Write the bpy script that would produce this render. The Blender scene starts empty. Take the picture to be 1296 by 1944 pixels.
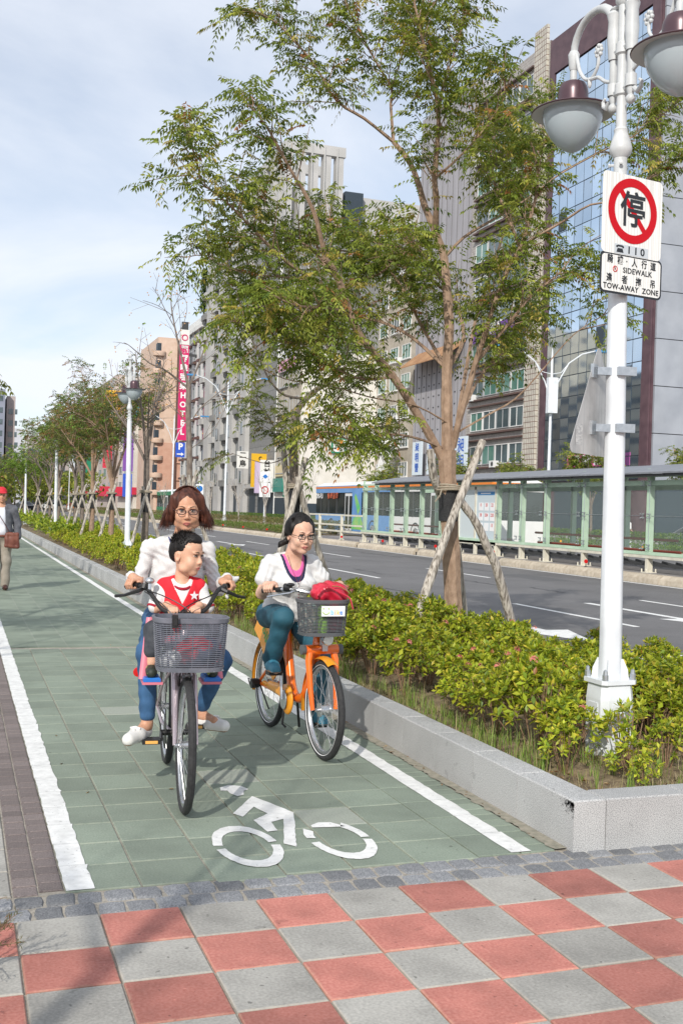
import bpy, math, random
import numpy as np
from mathutils import Vector, Matrix, Quaternion
R = math.radians
random.seed(7); RNG = np.random.default_rng(7)
S = bpy.context.scene; COL = S.collection
# ---------------------------------------------------------------- camera, sky, sun, exposure
YAW, PITCH, ROLL = 0.34182, -0.00151, 0.03158
fw = Vector((math.sin(YAW)*math.cos(PITCH), math.cos(YAW)*math.cos(PITCH), math.sin(PITCH)))
rt = Vector((math.cos(YAW), -math.sin(YAW), 0)); up = rt.cross(fw)
rt2 = math.cos(ROLL)*rt+math.sin(ROLL)*up; up2 = -math.sin(ROLL)*rt+math.cos(ROLL)*up
cd = bpy.data.cameras.new('camera'); cam = bpy.data.objects.new('camera', cd); COL.objects.link(cam)
cam.matrix_world = Matrix(((rt2.x, up2.x, -fw.x, -.2403), (rt2.y, up2.y, -fw.y, -3.4635), (rt2.z, up2.z, -fw.z, 1.5302), (0, 0, 0, 1)))
cd.sensor_fit = 'VERTICAL'; cd.sensor_height = 36; cd.lens = 36*2044.5/1944; cd.clip_start = .05; cd.clip_end = 3000
S.camera = cam
S.view_settings.view_transform = 'Standard'; S.view_settings.look = 'None'; S.view_settings.gamma = 1
S.view_settings.exposure = 0.24
S.view_settings.use_curve_mapping = False
AZ = R(213)          # where the sun stands, clockwise from +Y
EL = R(31)
sd = bpy.data.lights.new('sun', 'SUN'); sd.energy = 3.3; sd.angle = R(0.6); sd.color = (1, .95, .87)
so = bpy.data.objects.new('sun', sd); COL.objects.link(so)
sdir = Vector((math.sin(AZ)*math.cos(EL), math.cos(AZ)*math.cos(EL), math.sin(EL)))
so.rotation_euler = sdir.to_track_quat('Z', 'Y').to_euler(); so.location = (-20, -30, 40)
W = bpy.data.worlds.new('World'); S.world = W; W.use_nodes = True
nt = W.node_tree; nt.nodes.clear()
def N(t, k, **a):
    n = t.nodes.new(k)
    for q, v in a.items(): setattr(n, q, v)
    return n
bgn = N(nt, 'ShaderNodeBackground'); bgn.inputs[1].default_value = .115
outn = N(nt, 'ShaderNodeOutputWorld'); nt.links.new(bgn.outputs[0], outn.inputs[0])
sky = N(nt, 'ShaderNodeTexSky', sky_type='NISHITA', sun_disc=False, sun_elevation=EL, sun_rotation=AZ, air_density=1.0, dust_density=.5, ozone_density=1.5)
tc = N(nt, 'ShaderNodeTexCoord')
sep = N(nt, 'ShaderNodeSeparateXYZ'); nt.links.new(tc.outputs['Generated'], sep.inputs[0])
mz = N(nt, 'ShaderNodeMath', operation='MAXIMUM'); nt.links.new(sep.outputs[2], mz.inputs[0]); mz.inputs[1].default_value = 0
ad = N(nt, 'ShaderNodeMath', operation='ADD'); nt.links.new(mz.outputs[0], ad.inputs[0]); ad.inputs[1].default_value = .16
vd = N(nt, 'ShaderNodeVectorMath', operation='DIVIDE'); nt.links.new(tc.outputs['Generated'], vd.inputs[0])
cb = N(nt, 'ShaderNodeCombineXYZ')
for i in range(3): nt.links.new(ad.outputs[0], cb.inputs[i])
nt.links.new(cb.outputs[0], vd.inputs[1])
mpn = N(nt, 'ShaderNodeMapping'); mpn.inputs['Scale'].default_value = (.8, .8, .8); mpn.inputs['Location'].default_value = (4.0, 2.2, 0); nt.links.new(vd.outputs[0], mpn.inputs[0])
nz = N(nt, 'ShaderNodeTexNoise'); nz.inputs['Scale'].default_value = 1.1; nz.inputs['Detail'].default_value = 9; nz.inputs['Roughness'].default_value = .55; nz.inputs['Distortion'].default_value = .4
nt.links.new(mpn.outputs[0], nz.inputs['Vector'])
cr = N(nt, 'ShaderNodeMapRange'); cr.inputs[1].default_value = .35; cr.inputs[2].default_value = .57; cr.inputs[3].default_value = .5; cr.inputs[4].default_value = .98
nt.links.new(nz.outputs[0], cr.inputs[0])
mxs = N(nt, 'ShaderNodeMix', data_type='RGBA'); nt.links.new(cr.outputs[0], mxs.inputs[0]); nt.links.new(sky.outputs[0], mxs.inputs[6]); mxs.inputs[7].default_value = (7.0, 7.35, 8.0, 1)
nt.links.new(mxs.outputs[2], bgn.inputs[0])
# ---------------------------------------------------------------- materials
MATS = {}
def M(name, c, c2=None, sc=20, rough=.7, bump=0, bsc=None, metal=0, spec=.5, orand=0, trans=0, coat=0, detail=4, lo=.35, hi=.65, vcol=False, world=False, stretch=None, alpha=None, emit=None, dirt=None, spots=None, edge=None):
    if name in MATS: return MATS[name]
    m = bpy.data.materials.new(name); MATS[name] = m; m.use_nodes = True; t = m.node_tree; t.nodes.clear()
    b = N(t, 'ShaderNodeBsdfPrincipled'); o = N(t, 'ShaderNodeOutputMaterial')
    b.inputs['Roughness'].default_value = rough; b.inputs['Metallic'].default_value = metal
    b.inputs['Specular IOR Level'].default_value = spec; b.inputs['Coat Weight'].default_value = coat
    L = t.links.new
    co = N(t, 'ShaderNodeNewGeometry').outputs['Position'] if world else N(t, 'ShaderNodeTexCoord').outputs['Object']
    if stretch:
        mp = N(t, 'ShaderNodeMapping'); mp.inputs['Scale'].default_value = stretch; L(co, mp.inputs[0]); co = mp.outputs[0]
    c = tuple(c)+(1,)
    col = None
    if c2 is not None:
        n = N(t, 'ShaderNodeTexNoise'); n.inputs['Scale'].default_value = sc; n.inputs['Detail'].default_value = detail; L(co, n.inputs['Vector'])
        r = N(t, 'ShaderNodeMapRange'); r.inputs[1].default_value = lo; r.inputs[2].default_value = hi; L(n.outputs[0], r.inputs[0])
        x = N(t, 'ShaderNodeMix', data_type='RGBA'); L(r.outputs[0], x.inputs[0]); x.inputs[6].default_value = c; x.inputs[7].default_value = tuple(c2)+(1,)
        col = x.outputs[2]
    if dirt:
        n = N(t, 'ShaderNodeTexNoise'); n.inputs['Scale'].default_value = dirt[0]; n.inputs['Detail'].default_value = 7; n.inputs['Roughness'].default_value = .6
        g = N(t, 'ShaderNodeNewGeometry'); L(g.outputs['Position'], n.inputs['Vector'])
        r = N(t, 'ShaderNodeMapRange'); r.inputs[1].default_value = .42; r.inputs[2].default_value = .72; r.inputs[3].default_value = 1; r.inputs[4].default_value = dirt[1]; L(n.outputs[0], r.inputs[0])
        x = N(t, 'ShaderNodeMix', data_type='RGBA', blend_type='MULTIPLY'); x.inputs[0].default_value = 1
        if col: L(col, x.inputs[6])
        else: x.inputs[6].default_value = c
        L(r.outputs[0], x.inputs[7]); col = x.outputs[2]
    if spots:                                               # gum spots, chips and drips: scale, threshold, factor
        g = N(t, 'ShaderNodeNewGeometry')
        for sc_, th, fa in spots:
            n = N(t, 'ShaderNodeTexNoise'); n.inputs['Scale'].default_value = sc_; n.inputs['Detail'].default_value = 3; L(g.outputs['Position'], n.inputs['Vector'])
            r = N(t, 'ShaderNodeMapRange'); r.inputs[1].default_value = th; r.inputs[2].default_value = th+.03; r.inputs[3].default_value = 1; r.inputs[4].default_value = fa; L(n.outputs[0], r.inputs[0])
            x = N(t, 'ShaderNodeMix', data_type='RGBA', blend_type='MULTIPLY'); x.inputs[0].default_value = 1
            if col: L(col, x.inputs[6])
            else: x.inputs[6].default_value = c
            L(r.outputs[0], x.inputs[7]); col = x.outputs[2]
    if edge:                                                # sand caught along the tile rim, chipped arrises
        oc = N(t, 'ShaderNodeTexCoord').outputs['Object']; sx = N(t, 'ShaderNodeSeparateXYZ'); L(oc, sx.inputs[0]); ab = []
        for q in (0, 1): a_ = N(t, 'ShaderNodeMath', operation='ABSOLUTE'); L(sx.outputs[q], a_.inputs[0]); ab.append(a_)
        mx = N(t, 'ShaderNodeMath', operation='MAXIMUM'); L(ab[0].outputs[0], mx.inputs[0]); L(ab[1].outputs[0], mx.inputs[1])
        n = N(t, 'ShaderNodeTexNoise'); n.inputs['Scale'].default_value = 30; n.inputs['Detail'].default_value = 6; L(N(t, 'ShaderNodeNewGeometry').outputs['Position'], n.inputs['Vector'])
        ma = N(t, 'ShaderNodeMath', operation='MULTIPLY_ADD'); L(n.outputs[0], ma.inputs[0]); ma.inputs[1].default_value = .028; L(mx.outputs[0], ma.inputs[2])
        r = N(t, 'ShaderNodeMapRange'); r.inputs[1].default_value = edge[0]; r.inputs[2].default_value = edge[0]+.012; r.inputs[4].default_value = edge[1]; L(ma.outputs[0], r.inputs[0])
        x = N(t, 'ShaderNodeMix', data_type='RGBA'); L(r.outputs[0], x.inputs[0]); L(col, x.inputs[6]); x.inputs[7].default_value = edge[2]+(1,); col = x.outputs[2]
    if vcol:
        a = N(t, 'ShaderNodeAttribute', attribute_name='col')
        x = N(t, 'ShaderNodeMix', data_type='RGBA', blend_type='MULTIPLY'); x.inputs[0].default_value = 1
        if col: L(col, x.inputs[6])
        else: x.inputs[6].default_value = c
        L(a.outputs[0], x.inputs[7]); col = x.outputs[2]
    if orand:
        oi = N(t, 'ShaderNodeObjectInfo'); r = N(t, 'ShaderNodeMapRange'); r.inputs[3].default_value = 1-orand; r.inputs[4].default_value = 1+orand; L(oi.outputs['Random'], r.inputs[0])
        x = N(t, 'ShaderNodeVectorMath', operation='SCALE')
        if col: L(col, x.inputs[0])
        else: x.inputs[0].default_value = c[:3]
        L(r.outputs[0], x.inputs[3]); col = x.outputs[0]
    if col: L(col, b.inputs['Base Color'])
    else: b.inputs['Base Color'].default_value = c
    if bump:
        n = N(t, 'ShaderNodeTexNoise'); n.inputs['Scale'].default_value = bsc or sc*2; n.inputs['Detail'].default_value = 5; L(co, n.inputs['Vector'])
        u = N(t, 'ShaderNodeBump'); u.inputs['Strength'].default_value = 1; u.inputs['Distance'].default_value = bump; L(n.outputs[0], u.inputs['Height']); L(u.outputs[0], b.inputs['Normal'])
    if emit: b.inputs['Emission Color'].default_value = tuple(emit[:3])+(1,); b.inputs['Emission Strength'].default_value = emit[3]
    sh = b.outputs[0]
    if trans:
        tr = N(t, 'ShaderNodeBsdfTranslucent'); ms = N(t, 'ShaderNodeMixShader'); ms.inputs[0].default_value = trans
        if col: L(col, tr.inputs[0])
        else: tr.inputs[0].default_value = c
        L(sh, ms.inputs[1]); L(tr.outputs[0], ms.inputs[2]); sh = ms.outputs[0]
    if alpha is not None:
        tp = N(t, 'ShaderNodeBsdfTransparent'); ms = N(t, 'ShaderNodeMixShader'); ms.inputs[0].default_value = alpha
        if col: pass
        L(tp.outputs[0], ms.inputs[1]); L(sh, ms.inputs[2]); sh = ms.outputs[0]
    L(sh, o.inputs[0])
    return m
# ---------------------------------------------------------------- mesh builder
def frame(d):
    d = Vector(d).normalized(); a = Vector((0, 0, 1)) if abs(d.z) < .9 else Vector((1, 0, 0))
    x = d.cross(a).normalized(); return x, d.cross(x).normalized()
class MB:
    def __init__(s): s.v = []; s.f = []; s.m = []; s.c = None
    def add(s, vs, fs, mi=0):
        n = len(s.v); s.v.extend([tuple(q) for q in vs]); s.f.extend([tuple(i+n for i in f) for f in fs]); s.m.extend([mi]*len(fs)); return s
    def box(s, x0, x1, y0, y1, z0, z1, mi=0):
        return s.add([(x0, y0, z0), (x1, y0, z0), (x1, y1, z0), (x0, y1, z0), (x0, y0, z1), (x1, y0, z1), (x1, y1, z1), (x0, y1, z1)],
            [(0, 3, 2, 1), (4, 5, 6, 7), (0, 1, 5, 4), (1, 2, 6, 5), (2, 3, 7, 6), (3, 0, 4, 7)], mi)
    def slab(s, x0, x1, y0, y1, z0, z1, b=.004, mi=0):      # box whose top edges are bevelled
        return s.add([(x0, y0, z0), (x1, y0, z0), (x1, y1, z0), (x0, y1, z0), (x0, y0, z1-b), (x1, y0, z1-b), (x1, y1, z1-b), (x0, y1, z1-b), (x0+b, y0+b, z1), (x1-b, y0+b, z1), (x1-b, y1-b, z1), (x0+b, y1-b, z1)],
            [(0, 1, 5, 4), (1, 2, 6, 5), (2, 3, 7, 6), (3, 0, 4, 7), (4, 5, 9, 8), (5, 6, 10, 9), (6, 7, 11, 10), (7, 4, 8, 11), (8, 9, 10, 11)], mi)
    def tube(s, pts, r, n=8, caps=True, mi=0, flat=None):
        pts = [Vector(p) for p in pts]; k = len(pts)
        rr = r if isinstance(r, (list, tuple)) else [r]*k
        vs = []; fs = []; x = None
        for i, p in enumerate(pts):
            d = (pts[min(i+1, k-1)]-pts[max(i-1, 0)])
            if d.length < 1e-9: d = Vector((0, 0, 1))
            d.normalize()
            if x is None: x, y = frame(d)
            else:
                x = (x-d*x.dot(d)); x = x.normalized() if x.length > 1e-6 else frame(d)[0]
            y = d.cross(x).normalized()
            for j in range(n):
                a = 2*math.pi*j/n
                vs.append(p+x*(rr[i]*math.cos(a))+y*(rr[i]*math.sin(a)*(flat or 1)))
        for i in range(k-1):
            for j in range(n):
                a = i*n+j; b = i*n+(j+1) % n; fs.append((a, b, b+n, a+n))
        if caps: fs.append(tuple(reversed(range(n)))); fs.append(tuple(range((k-1)*n, k*n)))
        return s.add(vs, fs, mi)
    def bar(s, a, b, w, h, mi=0, upv=(0, 0, 1)):             # rectangular bar
        a = Vector(a); b = Vector(b); d = (b-a).normalized(); u = Vector(upv)
        x = d.cross(u)
        if x.length < 1e-4: x = d.cross(Vector((0, 1, 0)))
        x.normalize(); y = x.cross(d)
        vs = [p+x*(w/2*i)+y*(h/2*j) for p in (a, b) for i, j in ((-1, -1), (1, -1), (1, 1), (-1, 1))]
        return s.add(vs, [(0, 1, 2, 3), (7, 6, 5, 4), (0, 4, 5, 1), (1, 5, 6, 2), (2, 6, 7, 3), (3, 7, 4, 0)], mi)
    def lathe(s, prof, n=20, c=(0, 0, 0), axis='z', mi=0, d=None):
        c = Vector(c); vs = []; fs = []; k = len(prof)
        if d is None: d = {'z': (0, 0, 1), 'x': (1, 0, 0), 'y': (0, 1, 0)}[axis]
        d = Vector(d).normalized(); x, y = frame(d)
        for r, z in prof:
            for j in range(n):
                a = 2*math.pi*j/n; vs.append(c+d*z+x*(r*math.cos(a))+y*(r*math.sin(a)))
        for i in range(k-1):
            for j in range(n):
                a = i*n+j; b = i*n+(j+1) % n; fs.append((a, b, b+n, a+n))
        return s.add(vs, fs, mi)
    def torus(s, c, d, R_, r, n=48, m=10, mi=0, a0=0, a1=None, sx=1.):
        c = Vector(c); d = Vector(d).normalized(); x, y = frame(d); full = a1 is None; a1 = a1 if a1 is not None else 2*math.pi
        vs = []; fs = []; nn = n if full else n+1
        for i in range(nn):
            a = a0+(a1-a0)*i/n; e = x*math.cos(a)+y*math.sin(a)
            for j in range(m):
                b = 2*math.pi*j/m; vs.append(c+e*(R_+r*math.cos(b))+d*(r*sx*math.sin(b)))
        for i in range(n):
            for j in range(m):
                i2 = (i+1) % nn; fs.append((i*m+j, i*m+(j+1) % m, i2*m+(j+1) % m, i2*m+j))
        return s.add(vs, fs, mi)
    def prism(s, poly, z0, z1, mi=0, T=None):                # poly list of (x,y); T maps to world
        n = len(poly); vs = [Vector((x, y, z0)) for x, y in poly]+[Vector((x, y, z1)) for x, y in poly]
        if T is not None: vs = [T @ v for v in vs]
        fs = [tuple(reversed(range(n))), tuple(range(n, 2*n))]+[(i, (i+1) % n, (i+1) % n+n, i+n) for i in range(n)]
        return s.add(vs, fs, mi)
    def ball(s, c, r, n=12, m=8, mi=0, T=None):
        r = r if isinstance(r, (tuple, list)) else (r, r, r); vs = []; fs = []
        for i in range(m+1):
            t = math.pi*i/m
            for j in range(n):
                a = 2*math.pi*j/n; v = Vector((r[0]*math.sin(t)*math.cos(a), r[1]*math.sin(t)*math.sin(a), r[2]*math.cos(t)))
                if T is not None: v = T @ v
                vs.append(v+Vector(c))
        for i in range(m):
            for j in range(n): fs.append((i*n+j, i*n+(j+1) % n, (i+1)*n+(j+1) % n, (i+1)*n+j))
        return s.add(vs, fs, mi)
    def mesh(s, name, mats, smooth=True, ang=35):
        me = bpy.data.meshes.new(name); me.from_pydata(s.v, [], s.f)
        for m in (mats if isinstance(mats, (list, tuple)) else [mats]): me.materials.append(m)
        if isinstance(mats, (list, tuple)) and len(mats) > 1: me.polygons.foreach_set('material_index', s.m)
        if smooth:
            me.polygons.foreach_set('use_smooth', [True]*len(me.polygons))
            try: me.set_sharp_from_angle(angle=R(ang))
            except Exception: pass
        if s.c is not None:
            a = me.attributes.new('col', 'FLOAT_COLOR', 'POINT'); a.data.foreach_set('color', np.asarray(s.c, dtype=np.float32).ravel())
        me.update(); return me
    def ob(s, name, mats, parent=None, smooth=True, **k):
        return link(name, s.mesh(name, mats, smooth), parent, **k)
def link(name, data, parent=None, loc=None, rz=0, label=None, cat=None, group=None, kind=None):
    o = bpy.data.objects.new(name, data); COL.objects.link(o)
    if parent is not None: o.parent = parent
    if loc is not None: o.location = loc
    if rz: o.rotation_euler[2] = rz
    for q, v in (('label', label), ('category', cat), ('group', group), ('kind', kind)):
        if v: o[q] = v
    return o
def thing(name, label, cat, loc=(0, 0, 0), rz=0, group=None): return link(name, None, None, loc, rz, label, cat, group)
def struct(name, mb, m, parent=None, smooth=False): return mb.ob(name, m, parent, smooth, kind='structure')
def copy_tree(o, parent=None):
    c = o.copy(); COL.objects.link(c)
    if parent is not None: c.parent = parent
    for ch in o.children: copy_tree(ch, c)
    return c
def npmesh(name, V, F, mats, smooth=False, col=None, mi=None):        # quads or tris arrays, fast
    me = bpy.data.meshes.new(name); V = np.asarray(V, np.float32); F = np.asarray(F, np.int32); k = F.shape[1]
    me.vertices.add(len(V)); me.vertices.foreach_set('co', V.ravel()); me.loops.add(F.size); me.loops.foreach_set('vertex_index', F.ravel())
    me.polygons.add(len(F)); me.polygons.foreach_set('loop_start', np.arange(0, F.size, k, dtype=np.int32)); me.polygons.foreach_set('loop_total', np.full(len(F), k, np.int32))
    for m in (mats if isinstance(mats, (list, tuple)) else [mats]): me.materials.append(m)
    if mi is not None: me.polygons.foreach_set('material_index', np.asarray(mi, np.int32))
    if smooth: me.polygons.foreach_set('use_smooth', np.ones(len(F), bool))
    if col is not None:
        a = me.attributes.new('col', 'FLOAT_COLOR', 'POINT'); c = np.ones((len(V), 4), np.float32); c[:, :3] = col; a.data.foreach_set('color', c.ravel())
    me.update(calc_edges=True); return me
def text_mesh(body, size, mat, bold=0, space=1, align='CENTER', ext=.0008):
    cu = bpy.data.curves.new('lettering', 'FONT'); cu.body = body; cu.size = size; cu.align_x = align; cu.align_y = 'CENTER'; cu.extrude = ext; cu.offset = bold; cu.space_character = space; cu.resolution_u = 3
    o = bpy.data.objects.new('lettering', cu); COL.objects.link(o); bpy.context.view_layer.update()
    me = bpy.data.meshes.new_from_object(o.evaluated_get(bpy.context.evaluated_depsgraph_get())); bpy.data.objects.remove(o); bpy.data.curves.remove(cu)
    me.name = 'lettering'; me.materials.clear(); me.materials.append(mat); return me
def text(body, size, mat, parent, pos, T3, name='lettering', sx=1, **k):  # T3: 3x3 whose columns are right, up, normal
    me = text_mesh(body, size, mat, **k); o = link(name, me, parent)
    m = T3.to_4x4() @ Matrix.Diagonal((sx, 1, 1, 1)); m.translation = Vector(pos); o.matrix_local = m; return o
def basis(right, upv=(0, 0, 1)):
    r = Vector(right).normalized(); u = Vector(upv); n = r.cross(u).normalized(); u = n.cross(r)
    return Matrix((r, u, n)).transposed()
# ---------------------------------------------------------------- organic surfaces: smooth union of limbs, meshed by surface nets
class SDF:
    def __init__(s, lo, hi, vox):
        s.v = vox; s.lo = np.array(lo, np.float32); s.n = np.ceil((np.array(hi)-np.array(lo))/vox).astype(int)+1
        s.F = np.full(s.n, .2, np.float32)
    def _sub(s, lo, hi):
        a = np.maximum(0, np.floor((np.array(lo)-s.lo)/s.v).astype(int)); b = np.minimum(s.n, np.ceil((np.array(hi)-s.lo)/s.v).astype(int)+1)
        if (b <= a).any(): return None
        g = [s.lo[i]+s.v*np.arange(a[i], b[i], dtype=np.float32) for i in range(3)]
        return tuple(slice(a[i], b[i]) for i in range(3)), g[0][:, None, None], g[1][None, :, None], g[2][None, None, :]
    def _put(s, sl, d, k, op):
        F = s.F[sl]
        if op == 'u':
            if k > 0: h = np.maximum(k-np.abs(F-d), 0)/k; s.F[sl] = np.minimum(F, d)-h*h*k*.25
            else: s.F[sl] = np.minimum(F, d)
        else:
            if k > 0: h = np.maximum(k-np.abs(F+d), 0)/k; s.F[sl] = np.maximum(F, -d)+h*h*k*.25
            else: s.F[sl] = np.maximum(F, -d)
    def cone(s, a, b, ra, rb=None, k=.02, op='u'):
        rb = ra if rb is None else rb; a = np.array(a, np.float32); b = np.array(b, np.float32); m = max(ra, rb)+k+3*s.v
        q = s._sub(np.minimum(a, b)-m, np.maximum(a, b)+m)
        if q is None: return s
        sl, X, Y, Z = q; d = b-a; L = max(float(d@d), 1e-9)
        t = np.clip(((X-a[0])*d[0]+(Y-a[1])*d[1]+(Z-a[2])*d[2])/L, 0, 1)
        D = np.sqrt((X-a[0]-t*d[0])**2+(Y-a[1]-t*d[1])**2+(Z-a[2]-t*d[2])**2)-(ra+(rb-ra)*t)
        s._put(sl, D, k, op); return s
    def chain(s, pts, rs, k=.02):
        for i in range(len(pts)-1): s.cone(pts[i], pts[i+1], rs[i], rs[i+1], k)
        return s
    def ell(s, c, r, rot=None, k=.02, op='u'):
        c = np.array(c, np.float32); r = np.array(r, np.float32); m = float(r.max())+k+3*s.v; q = s._sub(c-m, c+m)
        if q is None: return s
        sl, X, Y, Z = q; X = X-c[0]; Y = Y-c[1]; Z = Z-c[2]
        if rot is not None:
            A = np.array(rot.to_3x3() if hasattr(rot, 'to_3x3') else rot, np.float32).T
            X, Y, Z = (A[0, 0]*X+A[0, 1]*Y+A[0, 2]*Z, A[1, 0]*X+A[1, 1]*Y+A[1, 2]*Z, A[2, 0]*X+A[2, 1]*Y+A[2, 2]*Z)
        k0 = np.sqrt((X/r[0])**2+(Y/r[1])**2+(Z/r[2])**2); k1 = np.sqrt((X/r[0]**2)**2+(Y/r[1]**2)**2+(Z/r[2]**2)**2)+1e-6
        s._put(sl, k0*(k0-1)/k1, k, op); return s
    def cut(s, fn):                                          # keep where fn(X,Y,Z) < 0
        sl, X, Y, Z = s._sub(s.lo, s.lo+s.v*s.n); s.F = np.maximum(s.F, fn(X, Y, Z).astype(np.float32)); return s
    def warp(s, fn):
        sl, X, Y, Z = s._sub(s.lo, s.lo+s.v*s.n); s.F = s.F+fn(X, Y, Z).astype(np.float32); return s
    def mesh(s, name, mat):
        F = s.F; F[0] = F[-1] = .1; F[:, 0] = F[:, -1] = .1; F[:, :, 0] = F[:, :, -1] = .1
        I = F < 0; n = np.array(F.shape)
        cnt = np.zeros(n-1, np.int8); cs = [(i, j, k) for i in (0, 1) for j in (0, 1) for k in (0, 1)]
        for i, j, k in cs: cnt += I[i:n[0]-1+i, j:n[1]-1+j, k:n[2]-1+k]
        act = np.argwhere((cnt > 0) & (cnt < 8)); idx = -np.ones(n-1, np.int64); idx[tuple(act.T)] = np.arange(len(act))
        P = np.zeros((len(act), 3)); w = np.zeros(len(act))
        fv = {c: F[act[:, 0]+c[0], act[:, 1]+c[1], act[:, 2]+c[2]].astype(float) for c in cs}
        for c in cs:
            for ax in range(3):
                if c[ax]: continue
                e = list(c); e[ax] = 1; e = tuple(e); a, b = fv[c], fv[e]; x = (a < 0) != (b < 0)
                t = np.where(x, a/np.where(x, a-b, 1), 0); p = np.array(c, float)[None].repeat(len(act), 0); p[:, ax] = t
                P += p*x[:, None]; w += x
        V = (act+P/w[:, None])*s.v+s.lo; Q = []
        for ax in range(3):
            A = np.take(I, range(n[ax]-1), ax); B = np.take(I, range(1, n[ax]), ax); e = np.argwhere(A != B); o1, o2 = [(1, 2), (2, 0), (0, 1)][ax]
            e = e[(e[:, o1] > 0) & (e[:, o2] > 0)]
            d1 = np.zeros(3, int); d1[o1] = 1; d2 = np.zeros(3, int); d2[o2] = 1
            q = np.stack([idx[tuple((e-d1-d2).T)], idx[tuple((e-d2).T)], idx[tuple(e.T)], idx[tuple((e-d1).T)]], 1)
            fl = ~I[tuple(e.T)]; q[fl] = q[fl][:, ::-1]; Q.append(q)
        return npmesh(name, V, np.concatenate(Q), mat, True)
# ================================================================ the ground
mRed = M('red_concrete', (.40, .135, .105), (.51, .21, .17), 90, .9, .0006, 260, orand=.18, lo=.3, hi=.7, dirt=(4, .66), spots=((28, .69, .55), (9, .70, .8), (45, .70, 1.35)))
mGry = M('grey_concrete', (.30, .29, .265), (.42, .405, .37), 90, .92, .0006, 260, orand=.12, lo=.3, hi=.7, dirt=(3.2, .68), spots=((30, .69, .5), (10, .70, .8), (45, .71, 1.3)))
mRed2 = M('red_concrete_tile', (.40, .135, .105), (.51, .21, .17), 90, .9, .0006, 260, orand=.18, lo=.3, hi=.7, dirt=(4, .66), spots=((28, .69, .55), (9, .70, .8), (45, .70, 1.35)), edge=(.152, .55, (.46, .30, .22)))
mGry2 = M('grey_concrete_tile', (.30, .29, .265), (.42, .405, .37), 90, .92, .0006, 260, orand=.12, lo=.3, hi=.7, dirt=(3.2, .68), spots=((30, .69, .5), (10, .70, .8), (45, .71, 1.3)), edge=(.152, .5, (.44, .40, .33)))
mGrn2 = M('green_tile_near', (.185, .228, .178), (.262, .302, .244), 110, .9, .0006, 300, orand=.12, lo=.3, hi=.7, dirt=(2.4, .76), spots=((26, .70, .6), (50, .70, 1.3)), edge=(.1535, .55, (.33, .34, .27)))
mGrn = M('green_tile', (.185, .228, .178), (.262, .302, .244), 110, .9, .0006, 300, orand=.12, lo=.3, hi=.7, dirt=(2.4, .76), spots=((26, .70, .6), (50, .70, 1.3)))
mBrk = M('brown_paver', (.13, .105, .10), (.22, .185, .175), 120, .92, .0015, 200, orand=.18)
mCob = M('cobble_granite', (.12, .125, .135), (.30, .305, .315), 150, .85, .003, 90, orand=.3, lo=.3, hi=.75)
mMor = M('sandy_mortar', (.27, .245, .205), (.40, .365, .31), 60, .95, .003, 120)
mPnt = M('road_paint', (.72, .72, .70), (.82, .82, .80), 30, .7, 0, 150, dirt=(9, .8), spots=((60, .66, .6), (18, .68, .72)))
mGra = M('granite', (.22, .222, .225), (.52, .52, .51), 240, .75, 0, 300, orand=.07, lo=.38, hi=.56, detail=2, dirt=(2.2, .80), spots=((14, .68, .8),))
mAsp = M('asphalt', (.115, .113, .116), (.20, .195, .195), 220, .88, .004, 330, dirt=(.45, .74), spots=((3.5, .66, .86), (1.2, .64, .88)), world=True)
mSoil = M('soil', (.10, .07, .042), (.25, .19, .115), 14, .95, .012, 60)
mBei = M('beige_concrete', (.44, .37, .28), (.56, .49, .39), 9, .85, .001, 100, orand=.08, dirt=(1.3, .75))
mPlat = M('platform_paving', (.19, .175, .17), (.30, .28, .27), 40, .85, world=True)
def brick_mat(name, c1, c2, mort, bw, rh, ms=.006, off=.5, rough=.85, world=True, scale=1, rot=None, bias=0, metal=0, spec=.3):
    m = bpy.data.materials.new(name); m.use_nodes = True; t = m.node_tree; b = t.nodes['Principled BSDF']; b.inputs['Roughness'].default_value = rough; b.inputs['Metallic'].default_value = metal; b.inputs['Specular IOR Level'].default_value = spec
    br = N(t, 'ShaderNodeTexBrick'); br.offset = off; br.inputs['Scale'].default_value = scale; br.inputs['Brick Width'].default_value = bw; br.inputs['Row Height'].default_value = rh; br.inputs['Mortar Size'].default_value = ms; br.inputs['Bias'].default_value = bias
    br.inputs['Color1'].default_value = tuple(c1)+(1,); br.inputs['Color2'].default_value = tuple(c2)+(1,); br.inputs['Mortar'].default_value = tuple(mort)+(1,)
    co = N(t, 'ShaderNodeNewGeometry').outputs['Position']; mp = N(t, 'ShaderNodeMapping')
    if rot: mp.inputs['Rotation'].default_value = rot
    t.links.new(co, mp.inputs[0]); t.links.new(mp.outputs[0], br.inputs['Vector'])
    n = N(t, 'ShaderNodeTexNoise'); n.inputs['Scale'].default_value = 3; n.inputs['Detail'].default_value = 6; t.links.new(co, n.inputs['Vector'])
    r = N(t, 'ShaderNodeMapRange'); r.inputs[1].default_value = .3; r.inputs[2].default_value = .7; r.inputs[3].default_value = .82; r.inputs[4].default_value = 1.12; t.links.new(n.outputs[0], r.inputs[0])
    x = N(t, 'ShaderNodeMix', data_type='RGBA', blend_type='MULTIPLY'); x.inputs[0].default_value = 1; t.links.new(br.outputs[0], x.inputs[6]); t.links.new(r.outputs[0], x.inputs[7]); t.links.new(x.outputs[2], b.inputs['Base Color']); return m
mGrnFar = brick_mat('green_tile_far', (.185, .224, .178), (.24, .28, .222), (.28, .30, .25), .3, .3, .0035, .0)
mGryFar = brick_mat('grey_slab_far', (.28, .27, .25), (.36, .35, .33), (.22, .2, .18), .3, .3, .004)
mBrkFar = brick_mat('brown_paver_far', (.13, .105, .10), (.20, .165, .16), (.28, .25, .21), .1, .1, .004)
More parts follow.
